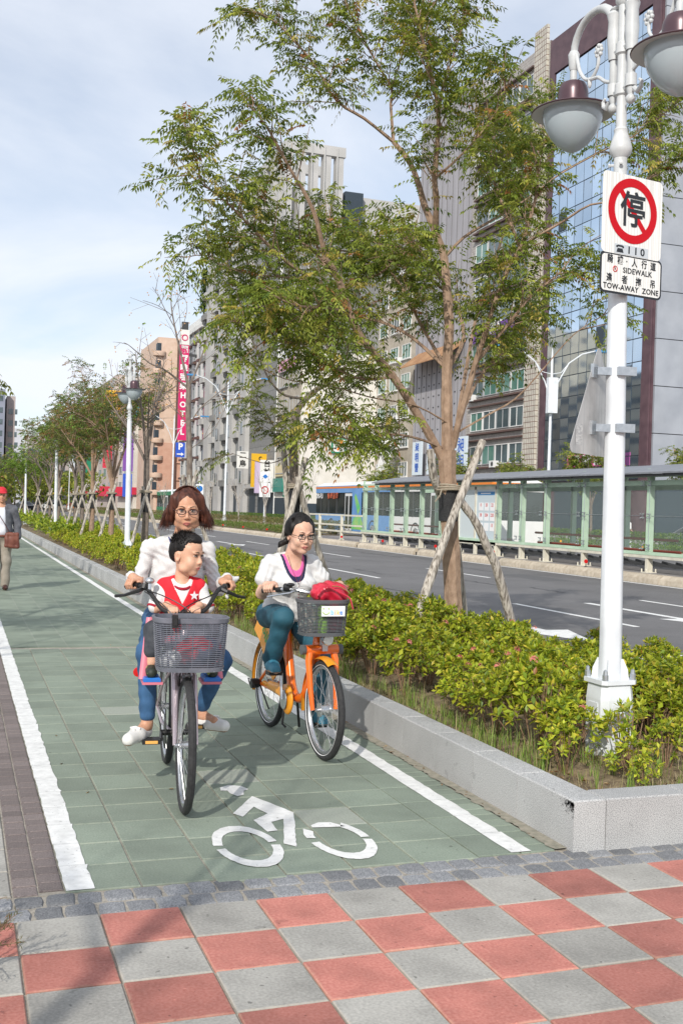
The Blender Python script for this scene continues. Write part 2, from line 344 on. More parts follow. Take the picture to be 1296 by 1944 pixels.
PLX0, PLX1 = 2.455, 5.15         # planter, across
def sheet(name, x0, x1, y0, y1, z, m, thick=.1, parent=None): return struct(name, MB().box(x0, x1, y0, y1, z-thick, z), m, parent)
pave = sheet('pavement', -40, 60, -40, .858, -.010, mMor)
sheet('distant_ground', -600, 900, -300, 1500, -.35, M('distant_ground', (.16, .16, .15), (.24, .23, .21), .05, .95, world=True), .2)
path = sheet('bike_path', .2, PLX0, .858, 8.2, -.008, mMor)
sheet('bike_path_far', .2, PLX0, 8.2, 200, 0, mGrnFar)
strip = sheet('brick_strip', 0, .2, .858, 200, -.007, mMor)
left = sheet('left_pavement', -6, 0, .858, 200, -.009, mMor)
T_tile = MB().slab(-.1465, .1465, -.1465, .1465, -.03, 0, .004)
meRed = T_tile.mesh('tile', mRed2, False); meGry = T_tile.mesh('tile', mGry2, False); meGrn = T_tile.mesh('tile', mGrn2, False)
rnd = random.Random(3)
def put(name, me, par, x, y, z=0, rz=0, sc=None, tilt=.0):
    o = link(name, me, par, (x, y, z)); o.rotation_euler = (rnd.uniform(-tilt, tilt), rnd.uniform(-tilt, tilt), rz+rnd.uniform(-.003, .003))
    if sc: o.scale = sc
    return o
for i in range(-3, 18):
    for j in range(-6, 2):
        if i > 3+8+j: continue
        put('tile', meRed if (i+j) % 2 == 0 else meGry, pave, i*.3+.15, j*.3+.15, rnd.uniform(-.0012, .0012), tilt=.004)
far = MB()
for i in range(-12, 40):
    for j in range(-22, 2):
        if -3 <= i < 18 and -6 <= j < 2 and i <= 11+j: continue
        x, y = i*.3+.15, j*.3+.15; far.slab(x-.1465, x+.1465, y-.1465, y+.1465, -.03, 0, .004, (i+j) % 2)
struct('tile_field', far, [mRed, mGry], pave)
# two rows of granite setts
setts = []
for k in range(4):
    r = random.Random(50+k); q = [r.uniform(-.006, .006) for _ in range(16)]; a, b = .052, .055
    base = [(-a+q[0], -b+q[1]), (0+q[2], -b-.004+q[3]), (a+q[4], -b+q[5]), (a+.003, 0), (a+q[6], b+q[7]), (0, b+.004), (-a+q[8], b+q[9]), (-a-.003, 0)]
    mb = MB(); n = 8; vs = [(x, y, -.04) for x, y in base]+[(x, y, -.007) for x, y in base]+[(x*.88, y*.88, r.uniform(-.001, .003)) for x, y in base]+[(0, 0, .003)]
    fs = [(i, (i+1) % n, (i+1) % n+n, i+n) for i in range(n)]+[(i+n, (i+1) % n+n, (i+1) % n+2*n, i+2*n) for i in range(n)]+[(i+2*n, (i+1) % n+2*n, 3*n) for i in range(n)]
    mb.add(vs, fs); setts.append(mb.mesh('sett', mCob, True, 25))
for row, y in enumerate((.667, .797)):
    x = -.62+row*.06
    while x < 6.4:
        w = rnd.uniform(.104, .125); put('sett', setts[rnd.randrange(4)], pave, x+w/2, y+rnd.uniform(-.004, .004), -.004+rnd.uniform(-.003, .002), rnd.choice((0, math.pi)), ((w-.012)/.104, rnd.uniform(.97, 1.06), 1), .02); x += w
# brown bricks
meB = MB().slab(-.0455, .0455, -.0465, .0465, -.03, 0, .003).mesh('brick', mBrk, False)
for c in range(2):
    for j in range(52): put('brick', meB, strip, .052+c*.0985, .91+j*.1+(.03 if c else 0), rnd.uniform(-.002, .001), tilt=.01)
fb = MB()
for c in range(2):
    for j in range(52, 150): x, y = .052+c*.0985, .91+j*.1; fb.slab(x-.0455, x+.0455, y-.0465, y+.0465, -.03, 0, .003)
struct('brick_course', fb, mBrk, strip); 
struct('brick_course_far', MB().box(.003, .197, 15.9, 200, -.02, -.001), mBrkFar, strip)
for i in range(-3, 0):
    for j in range(0, 14): put('tile', meGry, left, i*.3+.15, 1.01+j*.3, rnd.uniform(-.001, .001), tilt=.004)
struct('slab_field', MB().box(-6, -.91, .862, 200, -.03, -.001).box(-.905, -.003, 5.07, 200, -.03, -.0015), mGryFar, left)
# green tiles, one by one up to where they blur
mPale = M('worn_green_tile', (.27, .30, .25), (.34, .36, .31), 90, .9, .001, 300)
mePale = T_tile.mesh('tile', mPale, False)
for i in range(6):
    off = [0, .0, .13, .03, .0, .05][i]*.3
    for j in range(24):
        y = .858+.15+j*.3-off
        if y-.15 < .8: continue
        me = mePale if (i, j) in ((4, 2), (2, 12), (3, 5)) else meGrn
        put('tile', me, path, .35+i*.3, y, rnd.uniform(-.0009, .0009), tilt=.003)
meN = MB().slab(-.0865, .0865, -.046, .046, -.03, 0, .003).mesh('tile', mGrn, False)
meW = MB().slab(-.1045, .1045, -.1465, .1465, -.03, 0, .003).mesh('tile', mGrn, False)
for j in range(24): put('tile', meW, path, 2.108, 1.01+j*.3, rnd.uniform(-.0009, .0009), tilt=.003)
for j in range(40): put('tile', meN, path, 2.306, .91+j*.1, rnd.uniform(-.001, .001), tilt=.006)
struct('path_edge_course', MB().box(2.22, 2.39, 4.91, 8.2, -.03, -.001), mGrnFar, path)
dirt_edge = MB(); yy = .86; pr = 2.392
while yy < 60:
    st = .03 if yy < 8 else .5; nr = 2.390+rnd.uniform(-.014, .010); dirt_edge.add([(pr, yy, .003), (2.4555, yy, .004), (2.4555, yy+st, .004), (nr, yy+st, .003)], [(0, 1, 2, 3)]); pr = nr; yy += st
struct('silt_line', dirt_edge, M('silt', (.22, .21, .165), (.33, .30, .24), 25, .95, .004, 120, world=True), path)
# painted lines with hand-cut edges
def edge_line(x0, x1, y0, y1, name, gaps=.0):
    mb = MB(); y = y0; r = random.Random(int(x0*100))
    while y < y1:
        L = .3 if y < 12 else 3; e = min(y+L, y1); z = .0035; n = 5; a = []; b = []
        for i in range(n+1):
            t = y+(e-y)*i/n; a.append((x0+r.uniform(-.003, .003), t, z)); b.append((x1+r.uniform(-.005, .005) * (1.6 if i in (0, n) else 1), t, z))
        a[0] = (a[0][0], y+.002, z); b[0] = (b[0][0], y+.002, z)
        m = len(a); mb.add(a+b, [(i, i+m, i+m+1, i+1) for i in range(n)]); y = e
    return struct(name, mb, mPnt, path)
edge_line(.202, .312, .862, 190, 'left_edge_line'); edge_line(2.166, 2.268, .862, 190, 'right_edge_line')
sy = MB(); jr = random.Random(11)
def poly(mb, P, z=.0038):
    Q = []
    for i, (x, y) in enumerate(P):
        x2, y2 = P[(i+1) % len(P)]; Q.append((x, y, z)); d = math.hypot(x2-x, y2-y); k = int(d/.035)
        for q in range(1, k): Q.append((x+(x2-x)*q/k+jr.uniform(-.0022, .0022), y+(y2-y)*q/k+jr.uniform(-.0022, .0022), z))
    mb.add(Q, [tuple(range(len(Q)))])
poly(sy, [(1.27, 2.049), (1.333, 1.882), (1.394, 1.703), (1.345, 1.521), (1.312, 1.413), (1.246, 1.176), (1.203, 1.233), (1.312, 1.608), (1.24, 1.571), (1.232, 1.433), (1.18, 1.424), (1.164, 1.621), (1.262, 1.718), (1.227, 1.851), (1.128, 1.69), (1.094, 1.757)][::-1])
poly(sy, [(1.145, 2.256), (1.201, 2.295), (1.264, 2.261), (1.286, 2.186), (1.255, 2.166), (1.235, 2.087), (1.195, 2.066), (1.17, 2.128), (1.169, 2.185), (1.135, 2.192)][::-1])
poly(sy, [(1.41, 1.475), (1.46, 1.512), (1.52, 1.50), (1.569, 1.421), (1.495, 1.424), (1.407, 1.439)][::-1])
def arc(cx, cy, a0, a1, A=.148, B=.302, tx=.042, ty=.088):
    n = max(6, int((a1-a0)/5)); a = []; b = []
    for i in range(n+1):
        t = R(a0+(a1-a0)*i/n); j1 = 1+jr.uniform(-.012, .012); a.append((cx+A*math.cos(t)*j1, cy+B*math.sin(t)*j1, .0038)); b.append((cx+(A-tx)*math.cos(t)*j1, cy+(B-ty)*math.sin(t)*j1, .0038))
    m = len(a); sy.add(a+b, [(i, i+1, i+m+1, i+m) for i in range(n)])
arc(1.035, 1.25, 5, 175); arc(1.035, 1.25, 186, 355); arc(1.475, 1.245, -174, -8); arc(1.475, 1.245, -1, 52); arc(1.475, 1.245, 142, 172)
struct('bicycle_symbol', sy, mPnt, path)
# kerb stones round the planter
kerb = struct('planter_kerb', MB().box(PLX0+.012, 2.61, .83, 200, -.3, .215).box(PLX0+.012, 30, .83, .975, -.3, .2155).box(5.0, 5.135, .99, 200, -.3, .22), mMor)
def stone(L, w, h, b=.006):
    return MB().slab(0, w, 0, L, -.02, h, b)
meK = stone(.492, .168, .232).mesh('kerb_stone', mGra, False)
y = .845+.5
put('kerb_stone', stone(.53, .168, .232).mesh('kerb_stone', mGra, False), kerb, PLX0, .811)
y = 1.345
while y < 60: put('kerb_stone', meK, kerb, PLX0+rnd.uniform(-.001, .001), y, rnd.uniform(-.001, .001)); y += .4955
struct('kerb_run', MB().slab(PLX0, PLX0+.168, y, 200, -.02, .232, .006), mGra, kerb)
meK2 = MB().slab(0, .445, 0, .17, -.02, .233, .006).mesh('kerb_stone', mGra, False)
x = PLX0+.172
while x < 9: put('kerb_stone', meK2, kerb, x, .811+rnd.uniform(-.001, .001)); x += .449
meK3 = MB().slab(0, .17, 0, .99, -.2, .225, .006).mesh('kerb_stone', mGra, False)
y = .99
while y < 60: put('kerb_stone', meK3, kerb, 5.0, y); y += .995
# planter soil
nx, ny = 24, 330; ys = [0.97+.045*i if i < 180 else 9.07+(i-180)*1.0 for i in range(ny)]
V = []; F = []; r = random.Random(5)
for j in range(ny):
    for i in range(nx+1): V.append((2.60+(5.02-2.60)*i/nx, ys[j], .165+(.03*math.sin(i*1.3+ys[j]*2)+r.uniform(-.012, .012))*(0 if i in (0, nx) else 1)))
for j in range(ny-1):
    for i in range(nx): a = j*(nx+1)+i; F.append((a, a+1, a+nx+2, a+nx+1))
o = link('soil', npmesh('soil', V, F, mSoil, True), kind='structure')
struct('side_soil', MB().box(5.16, 30, .98, 6.2, -.3, .15) if False else MB().box(5.16, 5.17, .99, 1.0, -.3, -.29), mSoil)
# road and its paint
road = sheet('road', 5.14, 15.46, -60, 400, .0, mAsp, .3) if False else sheet('road', 5.14, 15.46, .99, 400, .0, mAsp, .3)
rp = MB()
def strip_(x0, x1, y0, y1, z=.004): rp.box(x0, x1, y0, y1, z-.003, z)
for k in range(-1, 30): strip_(8.88, 8.98, 9.6+10*k, 13.2+10*k)
for k in range(-1, 30): strip_(11.97, 12.07, 10.2+9.9*k, 13.9+9.9*k)
strip_(15.17, 15.29, 1, 300); strip_(5.32, 5.42, 7.2, 300)
strip_(5.4, 9.6, 6.55, 6.8)
def arrow(cx, y0, L, w=.16, hw=.42, hl=1.3, z=.0042):        # pointing to -Y
    rp.add([(cx-w/2, y0+hl, z), (cx+w/2, y0+hl, z), (cx+w/2, y0+L, z), (cx-w/2, y0+L, z)], [(0, 1, 2, 3)])
    rp.add([(cx-hw, y0+hl, z), (cx, y0, z), (cx+hw, y0+hl, z)], [(0, 1, 2)])
arrow(10.45, 9.3, 4.0); arrow(10.5, 38.2, 4.6); arrow(10.5, 70, 4.6)
arrow(7.2, 8.0, 4.6); arrow(7.2, 38, 4.6)
struct('road_paint', rp, mPnt, road)
pt = MB(); r = random.Random(77)
for (x, y, w, L_) in ((10.9, 17.2, .05, 2.4), (11.4, 15.6, .04, 1.5), (9.6, 21, .05, 2.2), (10.2, 26, .06, 3), (13.4, 22, .05, 3), (7.9, 14, .05, 2.5), (13.9, 30, .08, 4), (9.9, 33, .06, 4)):
    a = []; b_ = []
    for i in range(9): q = i/8; jx = r.uniform(-.05, .05); a.append((x+jx-w*r.uniform(.3, 1), y+L_*q, .0025)); b_.append((x+jx+w*r.uniform(.3, 1), y+L_*q, .0025))
    pt.add(a+b_, [(i, i+9, i+10, i+1) for i in range(8)])
struct('tar_seams', pt, M('tar', (.045, .045, .048), rough=.7), road)
pt = MB()
for (x, y, w, L_) in ((12.9, 19, .9, 2.6), (6.9, 17.5, .8, 3.2), (14.2, 27.5, .6, 4)): pt.box(x, x+w, y, y+L_, .0, .0018)
struct('asphalt_patch', pt, M('newer_asphalt', (.085, .084, .087), (.13, .13, .132), 200, .9, world=True), road)
st = MB(); r = random.Random(9)                         # black scuff where wheels rub the planter corner
for k in range(150):
    z = .224-abs(r.gauss(0, .028)); y = .813+abs(r.gauss(0, .045)); s_ = r.uniform(.0015, .0055)*(1.3 if z > .19 else .8)
    st.add([(PLX0-.0012, y-s_, z-s_*r.uniform(.5, 1.6)), (PLX0-.0012, y+s_, z-s_*r.uniform(.2, 1)), (PLX0-.0012, y+s_*r.uniform(.4, 1), z+s_*.5), (PLX0-.0012, y-s_*.6, z+s_*.6)], [(0, 3, 2, 1)])
struct('scuff_mark', st, M('scuff', (.18, .18, .18), rough=.8), kerb)
# central median with the bus platform
med = struct('median', MB().box(15.62, 19.2, -20, 46.5, -.3, .215), mPlat)
meMK = MB(); ml = 1.94
for prof in [[(0, -.05), (.03, .12), (.14, .215), (.24, .225), (.24, -.05)]]:
    n = len(prof); meMK.add([(px_, 0.012, z) for px_, z in prof]+[(px_, ml-.012, z) for px_, z in prof], [tuple(range(n))[::1], tuple(range(n, 2*n))[::-1]]+[(i, i+n, (i+1) % n+n, (i+1) % n) for i in range(n)])
meMK = meMK.mesh('kerb_block', mBei, False)
y = 8.0; q = 0
while y < 120:
    put('kerb_block', meMK, med, 15.40, y); y += ml
    q += 1
    if q % 3 == 0: y += .34
struct('kerb_block_run', MB().box(15.42, 15.62, 120, 400, -.05, .21), mBei, med)
struct('kerb_backing', MB().box(15.52, 15.63, 6, 120, -.3, .10), M('dark_gap', (.04, .038, .036)), med)
mRefl = M('red_reflector', (.55, .012, .012), rough=.25, emit=None); mPost = M('black_post', (.03, .03, .03))
mRy = M('yellow_reflector', (.8, .38, .01), rough=.3)
ORD = ('nearest', 'second nearest', 'third nearest', 'fourth nearest', 'fifth nearest', 'sixth nearest', 'farthest')
def reflector(x, y, z, m, lab, grp, rz=0):
    t = thing('road_reflector', lab, 'reflector', (x, y, z), rz, grp)
    MB().tube([(0, 0, 0), (0, 0, .09)], .014, 8).box(-.04, .04, -.03, .03, 0, .012).ob('stem', mPost, t)
    MB().lathe([(0, -.010), (.052, -.010), (.057, 0), (.052, .010), (0, .010)], 18, (0, 0, .15), 'y').ob('disc', m, t)
for k, y in enumerate((21.5, 26.8, 31.15, 36.15, 41.0)): reflector(15.62, y, .222, mRefl, ORD[k]+' red reflector on the pale kerb of the bus platform', 'red reflectors along the platform kerb')
for k, y in enumerate((47.2, 53.1, 58.3, 63.4, 68.6, 74)): reflector(15.62, y, .222, mRefl, ORD[k]+' red reflector on the planted median kerb beyond the railing', 'red reflectors along the planted median')
sheet('bus_lane', 19.25, 27.0, -30, 400, .001, mAsp, .3)
yl = MB().box(22.9, 23.0, -30, 300, .002, .006).box(23.1, 23.2, -30, 300, .002, .006); struct('bus_lane_paint', yl, M('yellow_paint', (.55, .36, .06), rough=.7))
struct('far_verge', MB().box(27.0, 29.6, -30, 400, -.3, .2), mSoil); struct('far_verge_kerb', MB().box(26.8, 27.0, -30, 400, -.3, .24), mBei)
sheet('far_road', 29.6, 39.5, -30, 400, .0, mAsp, .3)
struct('far_pavement', MB().box(39.5, 46, -60, 400, -.3, .12), mGryFar)
# limbs of the three nearest trees, metres: name, path, base radius, tip radius, where leafy twigs begin
TREE1 = [
    ('trunk', [(4.24, 5.8, 0.03), (4.22, 5.8, 0.46), (4.18, 5.8, 1.01), (4.14, 5.8, 1.46), (4.12, 5.8, 1.71), (4.1, 5.8, 1.96), (4.1, 5.8, 2.13)], 0.088, 0.088, 0.00),
    ('limb_left', [(4.09, 5.8, 1.98), (3.97, 5.8, 2.17), (3.74, 5.75, 2.47), (3.48, 5.7, 2.77), (3.2, 5.6, 3.0), (3.07, 5.55, 3.12), (2.96, 5.5, 3.29), (2.88, 5.5, 3.5), (2.78, 5.45, 3.64), (2.69, 5.4, 3.7)], 0.046, 0.028, 0.00),
    ('limb_left_top', [(2.69, 5.4, 3.7), (2.57, 5.3, 3.99), (2.46, 5.25, 4.17), (2.33, 5.2, 4.31), (2.18, 5.15, 4.5), (2.06, 5.1, 4.64), (1.95, 5.05, 4.73), (1.86, 5.0, 4.77)], 0.024, 0.005, 0.45),
    ('limb_left_out', [(2.85, 5.5, 3.42), (2.65, 5.5, 3.52), (2.4, 5.4, 3.61), (2.22, 5.35, 3.71), (1.99, 5.3, 3.88), (1.78, 5.2, 4.01), (1.53, 5.1, 4.12), (1.38, 5.05, 4.18)], 0.024, 0.005, 0.35),
    ('limb_left_out2', [(1.53, 5.1, 4.12), (1.47, 5.1, 4.32), (1.43, 5.1, 4.47), (1.4, 5.1, 4.58)], 0.007, 0.004, 0.10),
    ('limb_left_low', [(2.65, 5.5, 3.52), (2.48, 5.9, 3.62), (2.23, 6.1, 3.66), (1.96, 6.2, 3.73), (1.81, 6.3, 3.83), (1.64, 6.3, 3.79)], 0.011, 0.004, 0.20),
    ('limb_centre', [(4.1, 5.8, 2.1), (4.1, 5.85, 2.51), (4.11, 5.9, 2.91), (4.12, 5.9, 3.32), (4.1, 5.95, 3.71), (4.09, 6.0, 3.99), (3.98, 6.0, 4.25), (3.89, 6.05, 4.48), (3.85, 6.1, 4.67), (3.77, 6.15, 4.9), (3.61, 6.2, 5.1)], 0.063, 0.023, 0.00),
    ('limb_centre_a', [(3.61, 6.2, 5.1), (3.3, 6.2, 5.28), (3.04, 6.25, 5.42), (2.81, 6.3, 5.76), (2.62, 6.3, 5.93), (2.41, 6.3, 6.09), (2.15, 6.3, 6.16)], 0.018, 0.005, 0.25),
    ('limb_centre_b', [(3.61, 6.2, 5.1), (3.57, 6.2, 5.45), (3.57, 6.2, 5.61), (3.38, 6.2, 5.87), (3.12, 6.2, 6.27), (2.99, 6.2, 6.55)], 0.017, 0.007, 0.20),
    ('limb_centre_c', [(3.57, 6.2, 5.61), (3.64, 6.1, 5.93), (3.71, 6.1, 6.24), (3.67, 6.1, 6.59)], 0.009, 0.004, 0.20),
    ('limb_up', [(3.99, 6.0, 4.23), (3.9, 5.8, 4.47), (3.83, 5.7, 4.63), (3.8, 5.6, 4.89), (3.76, 5.5, 5.17), (3.66, 5.4, 5.37), (3.56, 5.35, 5.59), (3.46, 5.3, 5.82), (3.4, 5.3, 6.04), (3.34, 5.3, 6.3)], 0.033, 0.008, 0.20),
    ('limb_up_b', [(3.78, 5.55, 5.01), (3.83, 5.6, 5.42), (4.01, 5.7, 5.89), (4.16, 5.8, 6.34), (4.19, 5.8, 6.6)], 0.012, 0.005, 0.10),
    ('limb_right', [(4.15, 5.8, 2.16), (4.17, 5.7, 2.45), (4.22, 5.65, 2.7), (4.26, 5.6, 2.94), (4.29, 5.5, 3.17), (4.34, 5.45, 3.42), (4.41, 5.4, 3.65), (4.46, 5.35, 3.84), (4.53, 5.3, 3.99), (4.57, 5.25, 4.17), (4.61, 5.2, 4.4), (4.63, 5.2, 4.64), (4.57, 5.2, 4.88)], 0.036, 0.011, 0.30),
    ('limb_right_mid', [(4.09, 6.0, 3.99), (4.34, 6.1, 4.24), (4.67, 6.2, 4.46), (5.04, 6.3, 4.7), (5.28, 6.3, 4.89), (5.48, 6.2, 5.06), (5.87, 6.1, 5.3), (6.23, 6.1, 5.5), (6.61, 6.1, 5.8), (6.87, 6.1, 6.06)], 0.018, 0.005, 0.62),
    ('limb_right_out', [(4.46, 5.35, 3.84), (4.58, 5.3, 4.02), (4.67, 5.1, 4.1), (4.8, 5.0, 4.19), (4.94, 4.8, 4.3), (5.2, 4.7, 4.35), (5.45, 4.6, 4.58), (5.75, 4.5, 4.78)], 0.017, 0.005, 0.62),
    ('limb_right_low', [(4.16, 5.8, 2.28), (4.24, 5.7, 2.35), (4.43, 5.6, 2.48), (4.63, 5.5, 2.62), (4.75, 5.3, 2.83), (4.95, 5.2, 3.11), (5.06, 5.1, 3.25), (5.27, 5.0, 3.4)], 0.012, 0.004, 0.85),
    ('limb_back', [(4.13, 5.9, 2.92), (4.47, 6.3, 3.3), (4.48, 6.6, 3.72), (4.25, 6.9, 4.03), (3.97, 7.1, 4.15), (3.69, 7.3, 4.27), (3.25, 7.4, 4.3)], 0.023, 0.008, 0.30),
    ('limb_back_right', [(4.19, 5.8, 2.41), (4.73, 6.6, 3.48), (5.05, 6.9, 4.11), (5.33, 7.1, 4.7), (5.62, 7.2, 5.34), (5.93, 7.3, 5.89), (6.05, 7.3, 6.33)], 0.021, 0.007, 0.62),
    ('limb_mid_left', [(4.11, 5.9, 2.91), (3.82, 6.1, 3.22), (3.52, 6.2, 3.36), (3.18, 6.3, 3.4), (2.84, 6.4, 3.38), (2.53, 6.4, 3.4), (2.27, 6.4, 3.53)], 0.020, 0.005, 0.30),
    ('limb_front', [(4.1, 5.95, 3.71), (3.64, 5.5, 3.88), (3.3, 5.25, 3.97)], 0.014, 0.005, 0.40),
    ('limb_front_up', [(3.83, 5.7, 4.63), (3.93, 5.3, 4.77), (4.08, 5.1, 5.01), (4.18, 5.0, 5.27), (4.07, 5.0, 5.48)], 0.013, 0.004, 0.30),
    ('limb_low_left', [(4.04, 5.8, 2.15), (3.82, 5.7, 2.2), (3.58, 5.6, 2.23), (3.35, 5.5, 2.22), (3.05, 5.4, 2.14), (2.81, 5.3, 2.18), (2.68, 5.3, 2.2), (2.58, 5.3, 2.15)], 0.015, 0.004, 0.30),
    ('limb_low_left2', [(4.11, 5.8, 2.38), (3.72, 5.7, 2.52), (3.39, 5.6, 2.54), (3.21, 5.6, 2.56), (2.92, 5.5, 2.6), (2.68, 5.5, 2.63), (2.36, 5.4, 2.64), (2.08, 5.4, 2.75)], 0.009, 0.004, 1.10),
    ('bough_a', [(3.2, 5.6, 3.0), (2.86, 5.5, 3.05), (2.43, 5.35, 2.95), (2.11, 5.2, 2.95), (1.81, 5.1, 3.06)], 0.018, 0.005, 0.20),
    ('bough_b', [(2.88, 5.5, 3.5), (2.65, 5.7, 3.86), (2.33, 5.8, 3.99), (2.11, 5.9, 4.18)], 0.018, 0.005, 0.20),
    ('bough_c', [(3.48, 5.7, 2.77), (3.12, 5.5, 2.7), (2.83, 5.4, 2.76), (2.55, 5.3, 2.91)], 0.016, 0.005, 0.20),
    ('bough_d', [(4.11, 5.9, 2.91), (4.01, 6.3, 3.37), (3.85, 6.5, 3.8), (3.58, 6.7, 4.19), (3.16, 6.8, 4.42)], 0.022, 0.005, 0.20),
    ('bough_f', [(4.26, 5.6, 2.94), (4.41, 5.3, 3.25), (4.56, 5.1, 3.52), (4.76, 5.0, 3.71), (4.92, 5.0, 3.92)], 0.020, 0.005, 0.30),
    ('bough_g', [(4.17, 5.7, 2.45), (4.72, 6.3, 3.0), (5.29, 6.6, 3.41), (5.64, 6.8, 3.87)], 0.020, 0.005, 0.35),
    ('bough_h', [(2.96, 5.5, 3.29), (2.54, 5.0, 3.2), (2.25, 4.8, 3.16), (2.04, 4.7, 3.2)], 0.016, 0.005, 0.15),
    ('bough_i', [(3.99, 6.0, 4.23), (3.86, 6.4, 4.1), (3.66, 6.6, 3.91), (3.42, 6.7, 3.8), (3.15, 6.7, 3.67)], 0.018, 0.005, 0.15),
    ('bough_j', [(4.53, 5.3, 3.99), (4.47, 5.6, 4.49), (4.45, 5.8, 4.94), (4.65, 6.0, 5.44)], 0.018, 0.005, 0.20),]
TREE2 = [
    ('trunk', [(3.96, 10.05, 0.88), (3.93, 10.05, 1.3), (3.89, 10.05, 1.99), (3.87, 10.05, 2.33), (3.88, 10.05, 2.68), (3.9, 10.05, 2.82)], 0.066, 0.056, 0.00),
    ('limb_right', [(3.9, 10.05, 2.82), (4.02, 10.05, 2.98), (4.16, 10.05, 3.11), (4.3, 10.05, 3.2), (4.41, 10.05, 3.32), (4.48, 10.05, 3.48), (4.58, 10.05, 3.77)], 0.046, 0.020, 0.40),
    ('limb_left', [(4.02, 10.05, 2.98), (3.67, 9.85, 2.99), (3.46, 9.75, 3.13), (3.33, 9.65, 3.28), (3.19, 9.55, 3.52), (3.06, 9.45, 3.66), (2.83, 9.35, 3.79), (2.54, 9.25, 3.84)], 0.020, 0.004, 5.00),
    ('limb_left_b', [(3.33, 9.65, 3.28), (3.3, 9.85, 3.64), (3.2, 10.05, 4.0), (2.98, 10.05, 4.25), (2.77, 10.05, 4.43)], 0.008, 0.004, 0.90),
    ('limb_mid_right', [(3.9, 10.05, 2.47), (4.04, 9.85, 2.6), (4.15, 9.65, 2.77), (4.29, 9.55, 2.94), (4.38, 9.45, 3.13), (4.56, 9.35, 3.34)], 0.020, 0.007, 0.50),
    ('limb_low_right', [(3.91, 10.05, 2.44), (3.98, 9.65, 2.49), (4.23, 9.35, 2.55), (4.51, 9.15, 2.49), (4.68, 9.05, 2.39)], 0.009, 0.004, 0.20),
    ('limb_low_left', [(3.9, 10.05, 2.26), (3.66, 9.75, 2.34), (3.46, 9.55, 2.55), (3.29, 9.45, 2.73), (3.09, 9.35, 2.84)], 0.013, 0.004, 0.20),
    ('limb_low_left2', [(3.9, 10.05, 2.33), (3.72, 10.05, 2.17), (3.51, 10.05, 2.11), (3.26, 10.05, 2.16), (3.05, 10.05, 2.22)], 0.008, 0.004, 2.00),]
TREE3 = [
    ('trunk', [(3.9, 16.47, 1.04), (3.83, 16.47, 1.92), (3.8, 16.47, 2.61), (3.76, 16.47, 3.2), (3.75, 16.47, 3.74), (3.73, 16.47, 3.81)], 0.058, 0.048, 0.00),
    ('l1', [(3.73, 16.47, 3.79), (3.66, 16.47, 4.08), (3.55, 16.47, 4.46), (3.41, 16.47, 5.04), (3.37, 16.47, 5.33), (3.38, 16.47, 5.57)], 0.031, 0.004, 9.00),
    ('l1b', [(3.47, 16.47, 4.8), (3.28, 16.47, 5.12), (3.12, 16.47, 5.4), (3.02, 16.47, 5.54)], 0.010, 0.004, 9.00),
    ('l1c', [(3.41, 16.47, 5.04), (3.08, 16.17, 5.15), (2.79, 16.07, 5.2)], 0.007, 0.004, 9.00),
    ('l1d', [(3.49, 16.47, 4.65), (3.69, 16.77, 5.01), (3.75, 16.87, 5.33), (3.66, 16.87, 5.53)], 0.007, 0.004, 9.00),
    ('l2', [(3.78, 16.47, 3.81), (3.9, 16.47, 4.1), (4.0, 16.47, 4.4), (4.09, 16.47, 4.7), (4.23, 16.47, 5.01), (4.38, 16.47, 5.12)], 0.024, 0.004, 9.00),
    ('l3', [(3.72, 16.47, 3.74), (3.51, 16.47, 3.89), (3.23, 16.27, 4.02), (2.97, 16.17, 4.09), (2.73, 16.07, 4.25), (2.55, 15.97, 4.36), (2.46, 15.97, 4.4)], 0.024, 0.004, 9.00),
    ('l4', [(3.82, 16.47, 3.1), (3.98, 16.47, 3.36), (4.27, 16.47, 3.63), (4.57, 16.47, 3.9), (4.72, 16.47, 4.11)], 0.014, 0.004, 9.00),
    ('l5', [(3.85, 16.47, 2.61), (4.1, 16.47, 2.82), (4.29, 16.47, 3.03), (4.48, 16.47, 3.44)], 0.008, 0.004, 9.00),
    ('l6', [(3.79, 16.47, 3.0), (3.58, 16.47, 3.24), (3.43, 16.47, 3.42), (3.32, 16.47, 3.76), (3.26, 16.47, 4.05)], 0.011, 0.004, 9.00),]
# ================================================================ leaves, shrubs, trees
def nrm(a): return a/np.maximum(np.linalg.norm(a, axis=-1, keepdims=True), 1e-9)
def leaves_arr(P, D, Lg, Wd, fold=.18, droop=.25, side=None):
    """folded leaf blades: P base, D direction, Lg length, Wd width -> verts, quads"""
    n = len(P); D = nrm(D)
    if side is None: side = np.cross(D, np.array([0, 0, 1.])+RNG.normal(0, .35, (n, 3)))
    side = nrm(side); Nn = nrm(np.cross(side, D)); L = Lg[:, None]; w = Wd[:, None]/2
    M_ = P+D*L*.5-Nn*w*fold*2; T = P+D*L-Nn*L*droop*.5
    A = P+D*L*.55+side*w; B = P+D*L*.55-side*w
    V = np.stack([P, A, T, B, M_], 1).reshape(-1, 3); b = np.arange(n)[:, None]*5
    F = np.concatenate([b+np.array([[0, 1, 2, 4]]), b+np.array([[0, 4, 2, 3]])]); return V, F
mLeafI = M('ixora_leaf', (1, 1, 1), rough=.42, spec=.4, trans=.42, vcol=True, orand=.12)
mLeafT = M('tree_leaf', (1, 1, 1), rough=.5, spec=.35, trans=.42, vcol=True, orand=.08)
mStem = M('shrub_stem', (.16, .09, .05), (.25, .16, .10), 60, .8)
mFlow = M('pink_flower', (.62, .12, .13), (.75, .33, .28), 40, .6, trans=.3)
mGrass = M('grass_blade', (1, 1, 1), rough=.55, trans=.3, vcol=True)
